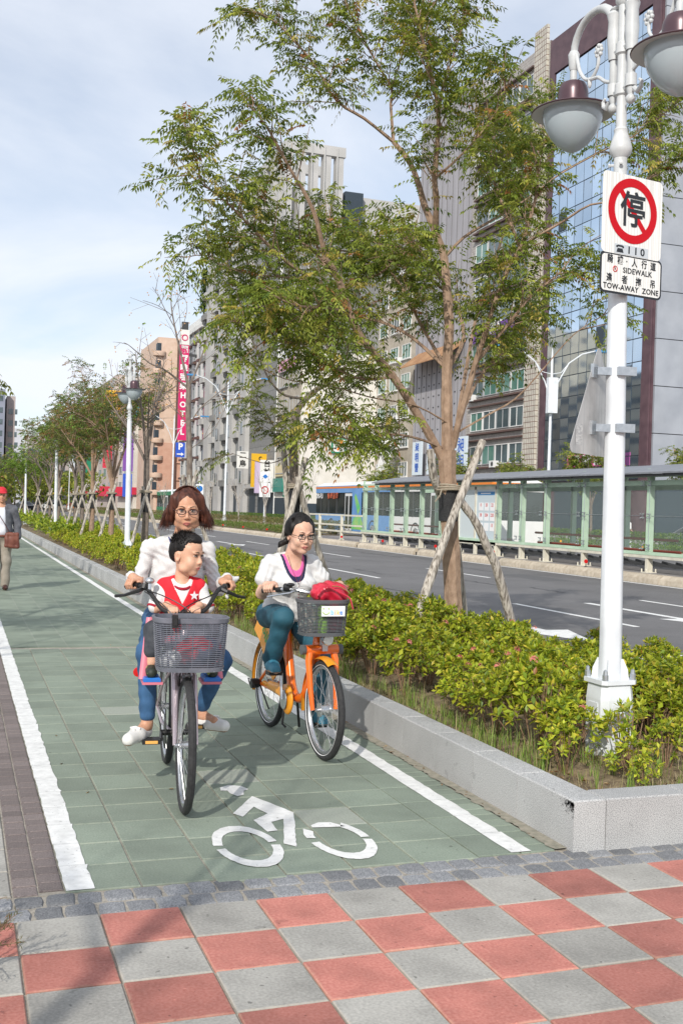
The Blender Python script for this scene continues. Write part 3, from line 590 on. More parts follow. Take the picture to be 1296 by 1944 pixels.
def jitcol(base, n, v=.18, rep=1):
    c = np.array(base)[None]*(1+RNG.normal(0, v, (n, 1)))*(1+RNG.normal(0, .06, (n, 3))); return np.clip(c, .004, .9).repeat(rep, 0)
def pick(cols, wts, n, v=.15, rep=5):
    i = RNG.choice(len(cols), n, p=np.array(wts)/sum(wts)); c = np.array(cols)[i]*(1+RNG.normal(0, v, (n, 1))); return np.clip(c, .004, .9).repeat(rep, 0)
def shrub_mesh(seed, r=.24, h=.5, tips=95, ll=.062, low=1.0):
    global RNG
    RNG = np.random.default_rng(seed); st = MB(); P = []; D = []; Ls = []; mainn = 9; tp = []
    for i in range(tips):
        a = RNG.uniform(0, 2*math.pi); q = RNG.uniform(0, 1)**.55; z = h*(1-.42*q**2)*RNG.uniform(.55 if RNG.random() < .45 else .86, 1.04); tp.append((r*1.05*q*math.cos(a), r*1.05*q*math.sin(a), z))
    tp = np.array(tp)
    for i in range(mainn):
        a = RNG.uniform(0, 6.28); q = RNG.uniform(.2, .9)*r; m = (q*math.cos(a), q*math.sin(a), h*.8)
        st.tube([(q*.25*math.cos(a), q*.25*math.sin(a), 0), (q*.7*math.cos(a), q*.7*math.sin(a), h*.42), m], [.006, .005, .0025], 4, False)
    for t in tp[::3]: st.tube([(t[0]*.7, t[1]*.7, t[2]*.55), tuple(t)], [.003, .0018], 3, False)
    for t in tp:
        ax = nrm(np.array([t[0]*1.6, t[1]*1.6, .32+RNG.uniform(-.1, .2)])[None]+RNG.normal(0, .12, (1, 3)))[0]
        for lay in range(2):
            k = RNG.integers(4, 7); ph = RNG.uniform(0, 6.28); x = nrm(np.cross(ax, [.3, .2, 1.])[None])[0]; y = np.cross(ax, x); el = R(RNG.uniform(38, 62)) if lay == 0 else R(RNG.uniform(5, 30))
            for j in range(k):
                b = ph+6.28*j/k+RNG.uniform(-.2, .2); d = (x*math.cos(b)+y*math.sin(b))*math.cos(el)+ax*math.sin(el); P.append(t-ax*.022*lay); D.append(d); Ls.append(ll*RNG.uniform(.6, 1.15)*(1 if lay else .75))
    P = np.array(P); D = np.array(D); Ls = np.array(Ls); V, F = leaves_arr(P, D, Ls, Ls*RNG.uniform(.4, .5, len(Ls)))
    c = pick([(.33, .40, .03), (.47, .50, .045), (.19, .28, .03), (.60, .50, .06), (.12, .19, .03), (.42, .17, .05)], [.38, .33, .14, .11, .05, .004], len(P))
    return npmesh('foliage', V, F, mLeafI, col=c), st.mesh('stems', mStem)
SH = [shrub_mesh(s, .25, .50, 105, .068) for s in (1, 2, 3, 4)]
SHs = [shrub_mesh(s, .17, .34, 30) for s in (11, 12)]           # sparse corner plants
SHf = [shrub_mesh(s, .42, .52, 90, .085) for s in (21, 22)]     # for the distance
def flower_mesh(seed):
    r = random.Random(seed); mb = MB()
    for i in range(26):
        a = r.uniform(0, 6.28); q = r.uniform(0, 1)**.5; c = Vector((.028*q*math.cos(a), .028*q*math.sin(a), .022*(1-q*q)+r.uniform(-.003, .003))); s_ = .0075
        x, y = frame(c+Vector((0, 0, .02))); b = r.uniform(0, 1.5)
        for k in range(2):
            u = x*math.cos(b+k*1.57)+y*math.sin(b+k*1.57); v = (x*-math.sin(b+k*1.57)+y*math.cos(b+k*1.57))*.32; mb.add([c-u*s_-v*s_, c-u*s_+v*s_, c+u*s_+v*s_, c+u*s_-v*s_], [(0, 1, 2, 3)])
    return mb.mesh('flower', mFlow, False)
FL = [flower_mesh(1), flower_mesh(2)]
pr_ = random.Random(21)
def shrub(x, y, kind=0, sc=1., fl=None, z=.165, label='bushy yellow-green ixora shrub in the long granite planter', grp='ixora shrubs along the granite planter'):
    fo, st = pr_.choice([SH, SHs, SHf][kind]); t = thing('ixora_shrub', label, 'shrub', (x, y, z), pr_.uniform(0, 6.28), grp); t.scale = (sc, sc, sc*pr_.uniform(.8, 1.22))
    link('foliage', fo, t, kind='stuff'); link('stems', st, t)
    for q in range(pr_.choice([0, 0, 0, 1, 1, 2]) if fl is None else fl):
        a = pr_.uniform(0, 6.28); r = pr_.uniform(.05, .22)*sc; o = link('flower', pr_.choice(FL), t, (r*math.cos(a), r*math.sin(a), .5*(1-.3*(r/.25)**2)+.01)); o.rotation_euler = (pr_.uniform(-.4, .4), pr_.uniform(-.4, .4), 0)
    return t
y = 2.35
while y < 11.5:                       # hedge, four plants across
    for k, x0 in enumerate((2.98, 3.38, 3.8, 4.25, 4.7)):
        x = x0+pr_.uniform(-.12, .12); yy = y+pr_.uniform(-.16, .16)
        if pr_.random() < (.13 if k < 2 else .05): continue
        if abs(x-3.386) < .22 and abs(yy-1.94) < .3: continue
        if math.hypot(x-4.2, yy-5.8) < .22: continue
        sc = 1.0 if y > 3 else .9
        if k == 0: sc *= .86
        if k >= 3: sc *= .8
        shrub(x, yy, 0, sc, label='ixora shrub in the %s row of the hedge, %s' % (('kerbside', 'second', 'middle', 'fourth', 'roadside')[k], 'just beyond the near lamp post' if yy < 4 else 'before the near tree' if yy < 5.4 else 'beside the near tree' if yy < 6.6 else 'behind the orange bicycle' if yy < 9 else 'behind the two riders'))
    y += .40 if y < 7 else .46
for (x, y, s_, f_) in [(3.0, 1.78, .78, 1), (2.98, 2.08, .95, 1), (3.80, 2.12, .9, 0), (4.12, 1.75, 1.0, 1), (4.0, 2.35, 1.0, 1), (4.5, 1.95, 1.1, 1), (3.82, 1.68, .6, 1)]: shrub(x, y, 0, s_, f_, label='sparse yellow-green ixora shrub close to the foot of the near lamp post', grp='ixora shrubs round the near lamp post')
for (x, y, s_) in [(3.12, 1.30, .8), (3.42, 1.45, .75), (3.3, 1.62, .9), (3.72, 1.22, .7), (2.86, 1.55, .75), (3.05, 1.12, .5), (4.1, 1.15, .7), (3.55, 1.12, .45)]: shrub(x, y, 1, s_, 0, label='small leggy ixora sprig on the bare soil of the planter corner', grp='ixora sprigs on the bare planter corner')
y = 11.9
while y < 34:
    for x0 in (3.05, 3.7, 4.4): shrub(x0+pr_.uniform(-.12, .12), y+pr_.uniform(-.2, .2), 2, pr_.uniform(.8, 1.05)*(.88 if x0 < 3.2 else 1), 0, label='rounded ixora shrub in the far part of the planter hedge', grp='far ixora shrubs of the planter hedge')
    y += .62
V = []; F = []; C_ = []; n = 0; RNG = np.random.default_rng(5)
for i in range(520):                  # the rest of the hedge merges into one mass
    x = RNG.uniform(2.9, 4.9); y = 34+70*RNG.random()**1.3
    if 41 < y < 43: continue
    k = 34; a = RNG.uniform(0, 6.28, k); q = RNG.random(k)**.5*.5; P = np.stack([x+q*np.cos(a), y+q*np.sin(a), .2+.62*(1-q)*RNG.uniform(.4, 1, k)+.05], 1); D = RNG.normal(0, 1, (k, 3)); D[:, 2] = abs(D[:, 2])
    v, f = leaves_arr(P, D, np.full(k, .17), np.full(k, .09)); V.append(v); F.append(f+n); n += len(v); C_.append(pick([(.28, .38, .03), (.40, .46, .04), (.16, .25, .03)], [.4, .35, .25], k))
link('far_hedge', npmesh('far_hedge', np.concatenate(V), np.concatenate(F), mLeafI, col=np.concatenate(C_)), kind='stuff', label='far end of the clipped yellow-green hedge in the planter')
# grass, weeds and litter on the soil
def tufts(name, spots, nb, hh, cols, wts, spread=.06, wd=.004, lean=.35):
    V = []; F = []; C_ = []; n = 0
    for (x, y, z, s_) in spots:
        a = RNG.uniform(0, 6.28, nb); r = RNG.random(nb)*spread*s_; P = np.stack([x+r*np.cos(a), y+r*np.sin(a), np.full(nb, z)], 1); b = RNG.uniform(0, 6.28, nb); l = RNG.uniform(.05, lean, nb)
        D = np.stack([np.cos(b)*l, np.sin(b)*l, np.ones(nb)], 1); H = hh*s_*RNG.uniform(.5, 1.1, nb); S2 = np.stack([-np.sin(b), np.cos(b), 0*b], 1)*wd/2; D = nrm(D); M1 = P+D*H[:, None]*.55; g = np.stack([np.cos(b), np.sin(b), -.6*np.ones(nb)], 1)*(l*H*.35)[:, None]; T = P+D*H[:, None]+g
        v = np.stack([P-S2, P+S2, M1+S2*.8, M1-S2*.8, T+S2*.15, T-S2*.15], 1).reshape(-1, 3); q = np.arange(nb)[:, None]*6; V.append(v); F.append(np.concatenate([q+[[0, 1, 2, 3]], q+[[3, 2, 4, 5]]])+n); n += len(v); C_.append(pick(cols, wts, nb, .2, 6))
    return link(name, npmesh(name, np.concatenate(V), np.concatenate(F), mGrass, col=np.concatenate(C_)), kind='stuff')
GC = [(.16, .27, .04), (.25, .36, .06), (.38, .33, .14)]
sp = [(RNG.uniform(2.64, 2.9), RNG.uniform(1.2, 9), .165, RNG.uniform(.5, 1.3)) for _ in range(130)]+[(RNG.uniform(2.66, 4.8), RNG.uniform(1.0, 1.7), .165, RNG.uniform(.4, .9)) for _ in range(70)]
tufts('grass', sp, 12, .17, GC, [.45, .35, .2])
sp = [(RNG.uniform(2.64, 4.9), RNG.uniform(1.0, 2.3), .165, RNG.uniform(.4, 1)) for _ in range(360)]+[(RNG.uniform(2.64, 2.95), RNG.uniform(2, 10), .165, RNG.uniform(.4, 1)) for _ in range(330)]
tufts('dry_grass', sp, 14, .08, [(.36, .29, .16), (.28, .21, .11), (.45, .38, .24), (.2, .24, .06)], [.4, .3, .2, .15], .10, .003, .9)
V = []; k = 900; P = np.stack([RNG.uniform(2.63, 4.9, k), np.where(RNG.random(k) < .5, RNG.uniform(.98, 2.4, k), RNG.uniform(2.4, 9, k)), RNG.uniform(.172, .185, k)], 1); D = RNG.normal(0, 1, (k, 3)); D[:, 2] *= .12
P2 = np.stack([np.where(RNG.random(60) < .8, RNG.uniform(2.37, 2.45, 60), RNG.uniform(.3, 2.3, 60)), RNG.uniform(.9, 12, 60), np.full(60, .006)], 1); D2 = RNG.normal(0, 1, (60, 3)); D2[:, 2] *= .1
v, f = leaves_arr(np.concatenate([P, P2]), np.concatenate([D, D2]), np.concatenate([RNG.uniform(.02, .05, k), RNG.uniform(.015, .04, 60)]), np.concatenate([RNG.uniform(.008, .02, k), RNG.uniform(.006, .014, 60)]), .5, .3)
link('leaf_litter', npmesh('leaf_litter', v, f, mGrass, col=pick([(.30, .17, .08), (.42, .30, .16), (.20, .12, .06), (.36, .14, .05)], [.4, .3, .2, .1], len(v)//5)), kind='stuff')
# ---------------------------------------------------------------- trees
mBark = M('young_bark', (.25, .165, .11), (.37, .255, .18), 26, .85, .006, 60, stretch=(1, 1, .5), dirt=(7, .8))
mBark2 = M('grey_bark', (.13, .105, .09), (.24, .195, .16), 22, .9, .008, 40, stretch=(1, 1, .4))
mPole = M('weathered_wood', (.17, .145, .12), (.50, .455, .40), 16, .9, .006, 34, stretch=(3.0, 3.0, .22), lo=.38, hi=.56, detail=8)
mBlk = M('black_wrap', (.012, .012, .014), (.03, .03, .032), 80, .8, .003)
mRope = M('jute_rope', (.30, .25, .19), (.42, .37, .29), 200, .95, .003)
LEAF = {'green': ([(.15, .20, .028), (.23, .28, .04), (.32, .34, .06), (.075, .12, .02), (.40, .32, .07), (.34, .15, .05)], [.34, .30, .18, .10, .06, .02]),
    'red': ([(.13, .17, .04), (.2, .22, .05), (.27, .16, .06), (.09, .12, .03), (.16, .28, .04)], [.3, .2, .22, .15, .13]),
    'lime': ([(.16, .27, .03), (.24, .36, .04), (.1, .17, .03)], [.4, .4, .2]), 'olive': ([(.14, .17, .035), (.2, .23, .045), (.09, .12, .028), (.26, .2, .06)], [.4, .3, .2, .1])}
def compound(P, D, Lr, npair, ll, lw, cols, wts, v=.2):
    """many pinnate leaves at once: leaflets hang in pairs from a drooping rachis"""
    n = len(P); D = nrm(D); s = np.linspace(.22, 1, npair)[None, :, None]; g = np.array([0, 0, -1.])
    dr = RNG.uniform(.25, .75, (n, 1, 1)); X = P[:, None]+D[:, None]*s*Lr[:, None, None]+g*s*s*dr*Lr[:, None, None]*.8
    T = nrm(D[:, None]+g*2*s*dr*.8); sd = nrm(np.cross(T, np.array([0, 0, 1.])+RNG.normal(0, .25, (n, 1, 3)))); out = []
    for sg in (-1, 1): out.append((X, nrm(sd*sg*.85+T*.55+g*RNG.uniform(.2, .7, (n, 1, 1))+RNG.normal(0, .12, X.shape)), T))
    out.append((X[:, -1:], T[:, -1:], T[:, -1:]))
    PP = np.concatenate([o[0].reshape(-1, 3) for o in out]); DD = np.concatenate([o[1].reshape(-1, 3) for o in out]); TT = np.concatenate([o[2].reshape(-1, 3) for o in out])
    m = len(PP); L = ll*RNG.uniform(.7, 1.15, m)[:, None]; w = lw*RNG.uniform(.8, 1.2, m)[:, None]/2; W_ = nrm(np.cross(DD, nrm(np.cross(DD, TT)+RNG.normal(0, .3, DD.shape))))
    V = np.stack([PP, PP+DD*L*.45+W_*w, PP+DD*L+g*L*.15, PP+DD*L*.45-W_*w], 1).reshape(-1, 3); F = np.arange(m)[:, None]*4+np.array([[0, 1, 2, 3]])
    c0 = pick(cols, wts, n, v, 1); ids = np.concatenate([np.repeat(np.arange(n), X.shape[1])]*2+[np.arange(n)]); c = (c0[ids]*(1+RNG.normal(0, .1, (m, 1)))).clip(.004, .9).repeat(4, 0)
    return V, F, c
def spline(pts, k=3):
    P = [np.array(p, float) for p in pts]; out = []
    for i in range(len(P)-1):
        a, b, c, d = P[max(i-1, 0)], P[i], P[i+1], P[min(i+2, len(P)-1)]
        for j in range(k):
            t = j/k; out.append(.5*((2*b)+(-a+c)*t+(2*a-5*b+4*c-d)*t*t+(-a+3*b-3*c+d)*t**3))
    out.append(P[-1]); return out
def tree(name, label, limbs, leafset='green', seed=1, gap=.16, tw=.55, nodes=3, Lr=.25, pairs=7, ll=.052, lw=.017, bark=None, twigs=True, group=None, lod=0, origin=None, berries=0, upb=.25):
    global RNG
    RNG = np.random.default_rng(seed); O = np.array(limbs[0][1][0], float); O = np.array([O[0], O[1], .16]) if origin is None else np.array(origin, float); tr = MB(); LP = []; LD = []; bp = []
    for (nm, pts, r0, r1, lf) in limbs:
        P = spline(pts, 1 if lod else 3); n = len(P); rr = [max(.0025, r0+(r1-r0)*(i/(n-1))**.8)*(1+.05*math.sin(i*2.1)) for i in range(n)]
        tr.tube([tuple(p-O) for p in P], rr, 14 if r0 > .09 else (8 if r0 > .03 else 5), True)
        if lf == 0 or (lf >= 5 and not berries and not twigs): continue
        seg = [np.linalg.norm(P[i+1]-P[i]) for i in range(n-1)]; tot = sum(seg); s_ = tot*min(lf, .98) if lf < 5 else tot*.25; g_ = gap*(1 if lf < 5 else 1.6)
        tip = nrm((P[-1]-P[-2])[None])[0]
        while s_ < tot+.001:
            a = s_; i = 0
            while i < n-2 and a > seg[i]: a -= seg[i]; i += 1
            p = P[i]+(P[i+1]-P[i])*min(a/max(seg[i], 1e-6), 1); d = nrm((P[i+1]-P[i])[None])[0]
            L = tw*RNG.uniform(.5, 1.15)*(1-.35*s_/tot); o = nrm(RNG.normal(0, 1, (1, 3)))[0]; o = o-d*(o@d); q = nrm((d*.55+o*.9+np.array([0, 0, upb]))[None])[0]
            tp = [p, p+q*L*.5+np.array([0, 0, .02]), p+q*L+np.array([0, 0, .05*L])]
            if twigs: tr.tube([tuple(x-O) for x in tp], [.006, .004, .002] if lod == 0 else [.008, .005, .003], 4 if not lod else 3, False)
            if lf < 5:
                for k in range(nodes):
                    f = (k+1)/nodes; b = tp[0]+(tp[2]-tp[0])*f
                    for w in range(2 if k < nodes-1 else 3):
                        dd = nrm((q*.35+nrm(RNG.normal(0, 1, (1, 3)))[0]*np.array([1, 1, .55])+np.array([0, 0, .1]))[None])[0]; LP.append(b); LD.append(dd)
            elif berries:
                sub = nrm((q+RNG.normal(0, .6, 3))[None])[0]; e = tp[1]+sub*L*.5; tr.tube([tuple(tp[1]-O), tuple(e-O)], [.004, .002], 3, False)
                for k in range(berries): bp.append((tp[2] if k % 2 else e)+RNG.normal(0, .04, 3)-np.array([0, 0, .05]))
                if RNG.random() < .10: LP.append(tp[2]); LD.append(q)
            s_ += g_*RNG.uniform(.7, 1.3)
        if lf < 5:
            for w in range(3): LP.append(P[-1]); LD.append(nrm((tip+RNG.normal(0, .5, 3))[None])[0])
    t = thing(name, label, 'tree', tuple(O), 0, group)
    tr.ob('trunk', bark or mBark, t)
    if LP:
        LP = np.array(LP)-O; cols, w = LEAF[leafset]; V, F, c = compound(LP, np.array(LD), Lr*RNG.uniform(.6, 1.15, len(LP)), pairs, ll, lw, cols, w)
        link('crown', npmesh('crown', V, F, mLeafT, col=c), t, kind='stuff')
    if bp:
        b = MB()
        for p in bp: b.ball(tuple(p-O), .013, 5, 3)
        b.ob('berries', M('orange_berries', (.50, .22, .07), (.62, .36, .14), 30, .5), t, kind='stuff')
    return t
def stakes(label, poles, wrapc, wz, wr=.17, grp='wooden tree supports in the planter'):
    t = thing('tree_support', label, 'tree support', (wrapc[0], wrapc[1], .16), 0, grp); O = Vector(t.location); rr = random.Random(int(wrapc[1]*10))
    for P in poles:
        P = [Vector(p)-O for p in P]; Q = []; n = 9
        for i in range(n):
            s_ = i/(n-1)*(len(P)-1); k = min(int(s_), len(P)-2); Q.append(P[k].lerp(P[k+1], s_-k)+Vector((rr.uniform(-.006, .006), rr.uniform(-.006, .006), 0)))
        MB().tube(Q, [.043*(1+rr.uniform(-.09, .09))*(1.05-.2*i/(n-1)) for i in range(n)], 9).ob('pole', mPole, t)
    c = Vector((wrapc[0], wrapc[1], 0))-O
    MB().tube([(c.x, c.y, wz[0]-O.z), (c.x, c.y, (wz[0]+wz[1])/2-O.z), (c.x, c.y, wz[1]-O.z)], [wr*.95, wr, wr*.95], 14).ob('rubber_wrap', mBlk, t)
    rp_ = MB()
    for k in range(3): rp_.torus((c.x, c.y, wz[1]-.05-O.z+.018*k), (.05*k, .08, 1), wr*1.35, .009, 24, 5)
    rp_.tube([(c.x-wr*1.3, c.y-.1, wz[1]-.05-O.z), (c.x-wr*1.9, c.y-.2, wz[1]-.1-O.z), (c.x-wr*2.2, c.y-.16, wz[1]-.16-O.z)], .007, 5); rp_.ob('rope', mRope, t)
tree('melia_tree', 'tall near tree with a reddish scaly trunk forking above black wrap and wooden poles', TREE1, 'green', 3, gap=.050, tw=.50, nodes=4, Lr=.26, pairs=7, ll=.052, lw=.0175)
stakes('three weathered poles crossing round the near reddish tree trunk', [[(3.5, 5.3, .12), (3.75, 5.45, .79), (4.15, 5.62, 1.68), (4.43, 5.72, 2.23)], [(5.0, 5.9, .12), (4.64, 5.75, 1.01), (4.35, 5.66, 1.46), (4.17, 5.64, 1.66)], [(4.62, 6.3, .12), (4.38, 6.1, 1.15), (4.17, 5.98, 1.61), (3.93, 5.72, 1.88), (3.86, 5.68, 2.12)]], (4.13, 5.8), (1.46, 1.80), .098)
# patch of peeling orange bark
pb = MB(); rr = random.Random(4)
tree('melia_tree', 'grey trunked tree bending right behind the woman on the orange bicycle', TREE2, 'olive', 5, gap=.075, tw=.5, nodes=4, ll=.055, lw=.019, bark=mBark2)
stakes('three weathered poles round the tree behind the woman on the orange bicycle', [[(3.42, 9.7, .12), (3.85, 9.9, 1.6), (4.02, 9.95, 2.2)], [(4.62, 10.1, .12), (4.05, 10.0, 1.5), (3.9, 9.95, 1.95)], [(3.9, 10.8, .12), (3.87, 10.2, 1.5), (3.72, 10.05, 2.5)]], (3.91, 10.05), (1.2, 1.85), .078)
tree('melia_tree', 'nearly bare tree with orange berries behind the long-haired woman', TREE3, 'lime', 7, gap=.2, tw=.7, bark=mBark2, berries=3)
stakes('three poles round the nearly bare berry tree', [[(3.45, 16.2, .12), (3.8, 16.4, 1.6), (3.95, 16.45, 2.2)], [(4.5, 16.5, .12), (3.9, 16.45, 1.6), (3.78, 16.4, 2.1)], [(3.8, 17.1, .12), (3.8, 16.6, 1.5), (3.7, 16.5, 2.1)]], (3.84, 16.47), (1.3, 1.8), .075)
def auto_limbs(x, y, z0, H, spread, fork, n, seed, r0=.08, bare=False, base=.16, lean=(0, 0)):
    r = random.Random(seed); L = [('trunk', [(x, y, base), (x+.02+lean[0]*.4, y+lean[1]*.4, fork*.5+base*.5), (x+lean[0], y+lean[1], fork)], r0, r0*.8, 0)]; f = (x+lean[0], y+lean[1], fork)
    for i in range(n):
        a = 6.28*i/n+r.uniform(-.5, .5); s_ = spread*r.uniform(.55, 1.1); hh = (H-fork)*r.uniform(.6, 1.02) if i else (H-fork); s_ = s_ if i else s_*.3; dx, dy = s_*math.cos(a), s_*math.sin(a)
        p = [(f[0], f[1], fork-r.uniform(0, .35)), (f[0]+dx*.3, f[1]+dy*.3, fork+hh*.33), (f[0]+dx*.68, f[1]+dy*.68, fork+hh*.68), (f[0]+dx, f[1]+dy, fork+hh)]; L.append(('limb', p, r0*.5, .007, 9 if bare else .3))
        for q in range(2):
            t = r.uniform(.3, .7); k = [p[1][c]+(p[2][c]-p[1][c])*t for c in range(3)]; b = a+r.choice((-1, 1))*r.uniform(.6, 1.3); s2 = spread*r.uniform(.35, .6)
            L.append(('limb', [tuple(k), (k[0]+s2*.5*math.cos(b), k[1]+s2*.5*math.sin(b), k[2]+hh*.16), (k[0]+s2*math.cos(b), k[1]+s2*math.sin(b), k[2]+hh*.26)], r0*.22, .005, 9 if bare else .15))
    return L
rows = [(21.9, 4.9, 1.35, 2.6, 5, 'lime', True, 'slim tree with few leaves just right of the second lamp post'), (28.2, 5.3, 1.9, 2.3, 7, 'red', False, 'leafy tree forking low just left of the second lamp post'), (31.7, 5.0, 1.7, 2.4, 6, 'red', False, 'reddish green tree second to the left of the second lamp post'),
    (35.6, 4.9, 1.8, 2.4, 6, 'red', False, 'reddish green tree midway between the second and third lamp posts'), (39.0, 4.9, 1.6, 2.5, 6, 'olive', False, 'leafy tree just right of the third lamp post'), (44.5, 4.9, 1.8, 2.6, 6, 'red', False, 'reddish tree just left of the third lamp post'), (50, 4.2, 1.5, 2.4, 6, 'red', True, 'thin bare-topped tree well beyond the third lamp post'), (56.5, 4.6, 1.8, 2.3, 6, 'lime', False, 'bright green tree just right of the fourth lamp post'), (66, 4.6, 1.8, 2.3, 6, 'olive', False, 'dark leafy tree beyond the fourth lamp post')]
for i, (y, H, sp_, fk, n, ls, bare, lab) in enumerate(rows):
    x = 3.9+[0, .05, -.1, 0, .1, -.05, 0, -.1, -.3][i]
    tree('melia_tree', lab, auto_limbs(x, y, 0, H+.2, sp_, fk, n, 60+i, .085 if i < 3 else .075, bare), ls, 80+i, gap=.15 if i < 3 else .22, tw=.65, nodes=3, Lr=.34, pairs=5, ll=.075 if i < 3 else .10, lw=.026 if i < 3 else .036, lod=1, bark=mBark2 if bare or i > 2 else mBark, berries=2 if bare else 0)
    stakes('three grey poles round the '+lab.replace('slim tree with few leaves','slim tree').replace('leafy tree forking low','low forking tree').replace('reddish green tree','reddish tree'), [[(x-.45, y-.3, .12), (x-.02, y-.08, 1.7), (x+.12, y-.05, 2.15)], [(x+.55, y-.1, .12), (x+.03, y-.08, 1.6), (x-.08, y-.06, 1.95)], [(x+.05, y+.6, .12), (x, y+.1, 1.6), (x-.03, y+.04, 1.9)]], (x, y), (1.35, 1.85), .11)
# trees on the near side of the path, only their twigs and shadows reach the picture
for k, (x, y, H, sp_, fk, n, bare) in enumerate([(-1.9, 7.0, 4.3, 2.0, 2.3, 6, False), (-2.2, 15.5, 4.6, 1.7, 2.4, 5, False), (-2.2, 22, 4.6, 1.7, 2.4, 5, False), (-2.2, 29, 4.6, 1.8, 2.4, 6, False), (-2.55, -4.2, 4.3, .9, 3.1, 4, True), (-3.1, 3.2, 4.2, 1.0, 2.6, 5, True)]):
    lm = auto_limbs(x, y, 0, H, sp_, fk, n, 90+k, .085 if k != 4 else .06, bare, 0)
    if k == 0: lm += [('limb', [(-1.9, 7, 2.3), (-1.3, 7.6, 2.7), (-.75, 8.2, 2.9), (-.35, 8.6, 2.97), (-.2, 8.75, 3.0)], .02, .005, .6), ('limb', [(-.75, 8.2, 2.9), (-.45, 8.4, 2.75), (-.25, 8.5, 2.66)], .01, .004, .5)]
    tree('street_tree', ['leafy street tree left of the path whose twigs enter at the left edge', 'street tree left of the path beside the walking man', 'street tree left of the path beyond the walking man', 'farthest street tree left of the path', 'slim bare street tree behind the corner of the pavement', 'bare street tree left of the path near the brick strip'][k], lm, 'green', 30+k, gap=.3, tw=.6, nodes=3, Lr=.3, pairs=6, ll=.07, lw=.024, lod=1, bark=mBark2)
# juniper at the lower left corner
def sprigs(seed, n, r, h):
    rr = np.random.default_rng(seed); st = MB(); P = []; D = []
    for i in range(n):
        a = rr.uniform(0, 6.28); q = rr.uniform(.3, 1)*r; e = np.array([q*math.cos(a), q*math.sin(a), h*rr.uniform(.35, 1)]); m = e*.5+np.array([0, 0, .04]); st.tube([(0, 0, 0), tuple(m), tuple(e)], [.004, .003, .001], 3, False)
        for k in range(60):
            t = rr.uniform(.25, 1); b = (m*2*t if t < .5 else m+(e-m)*(t-.5)*2)+rr.normal(0, .006, 3); P.append(b); D.append(nrm((e+rr.normal(0, .12, 3))[None])[0])
    return np.array(P), np.array(D), st
for k, (x, y, r, h) in enumerate([(-.22, .52, .26, .24), (-.16, .18, .20, .22), (-.3, -.2, .24, .2)]):
    RNG = np.random.default_rng(k+40); P, D, st = sprigs(k, 16, r, h); V, F = leaves_arr(P, D, RNG.uniform(.012, .028, len(P)), np.full(len(P), .0035)); t = thing('juniper', ['low juniper with brownish green sprigs at the left edge beside the setts', 'low juniper at the left edge beside the red and grey tiles', 'juniper at the lower left corner'][k], 'shrub', (x, y, 0))
    link('foliage', npmesh('foliage', V, F, mGrass, col=pick([(.10, .11, .03), (.16, .13, .05), (.2, .1, .05), (.08, .1, .03)], [.4, .3, .2, .1], len(P))), t, kind='stuff'); st.ob('stems', mStem, t)
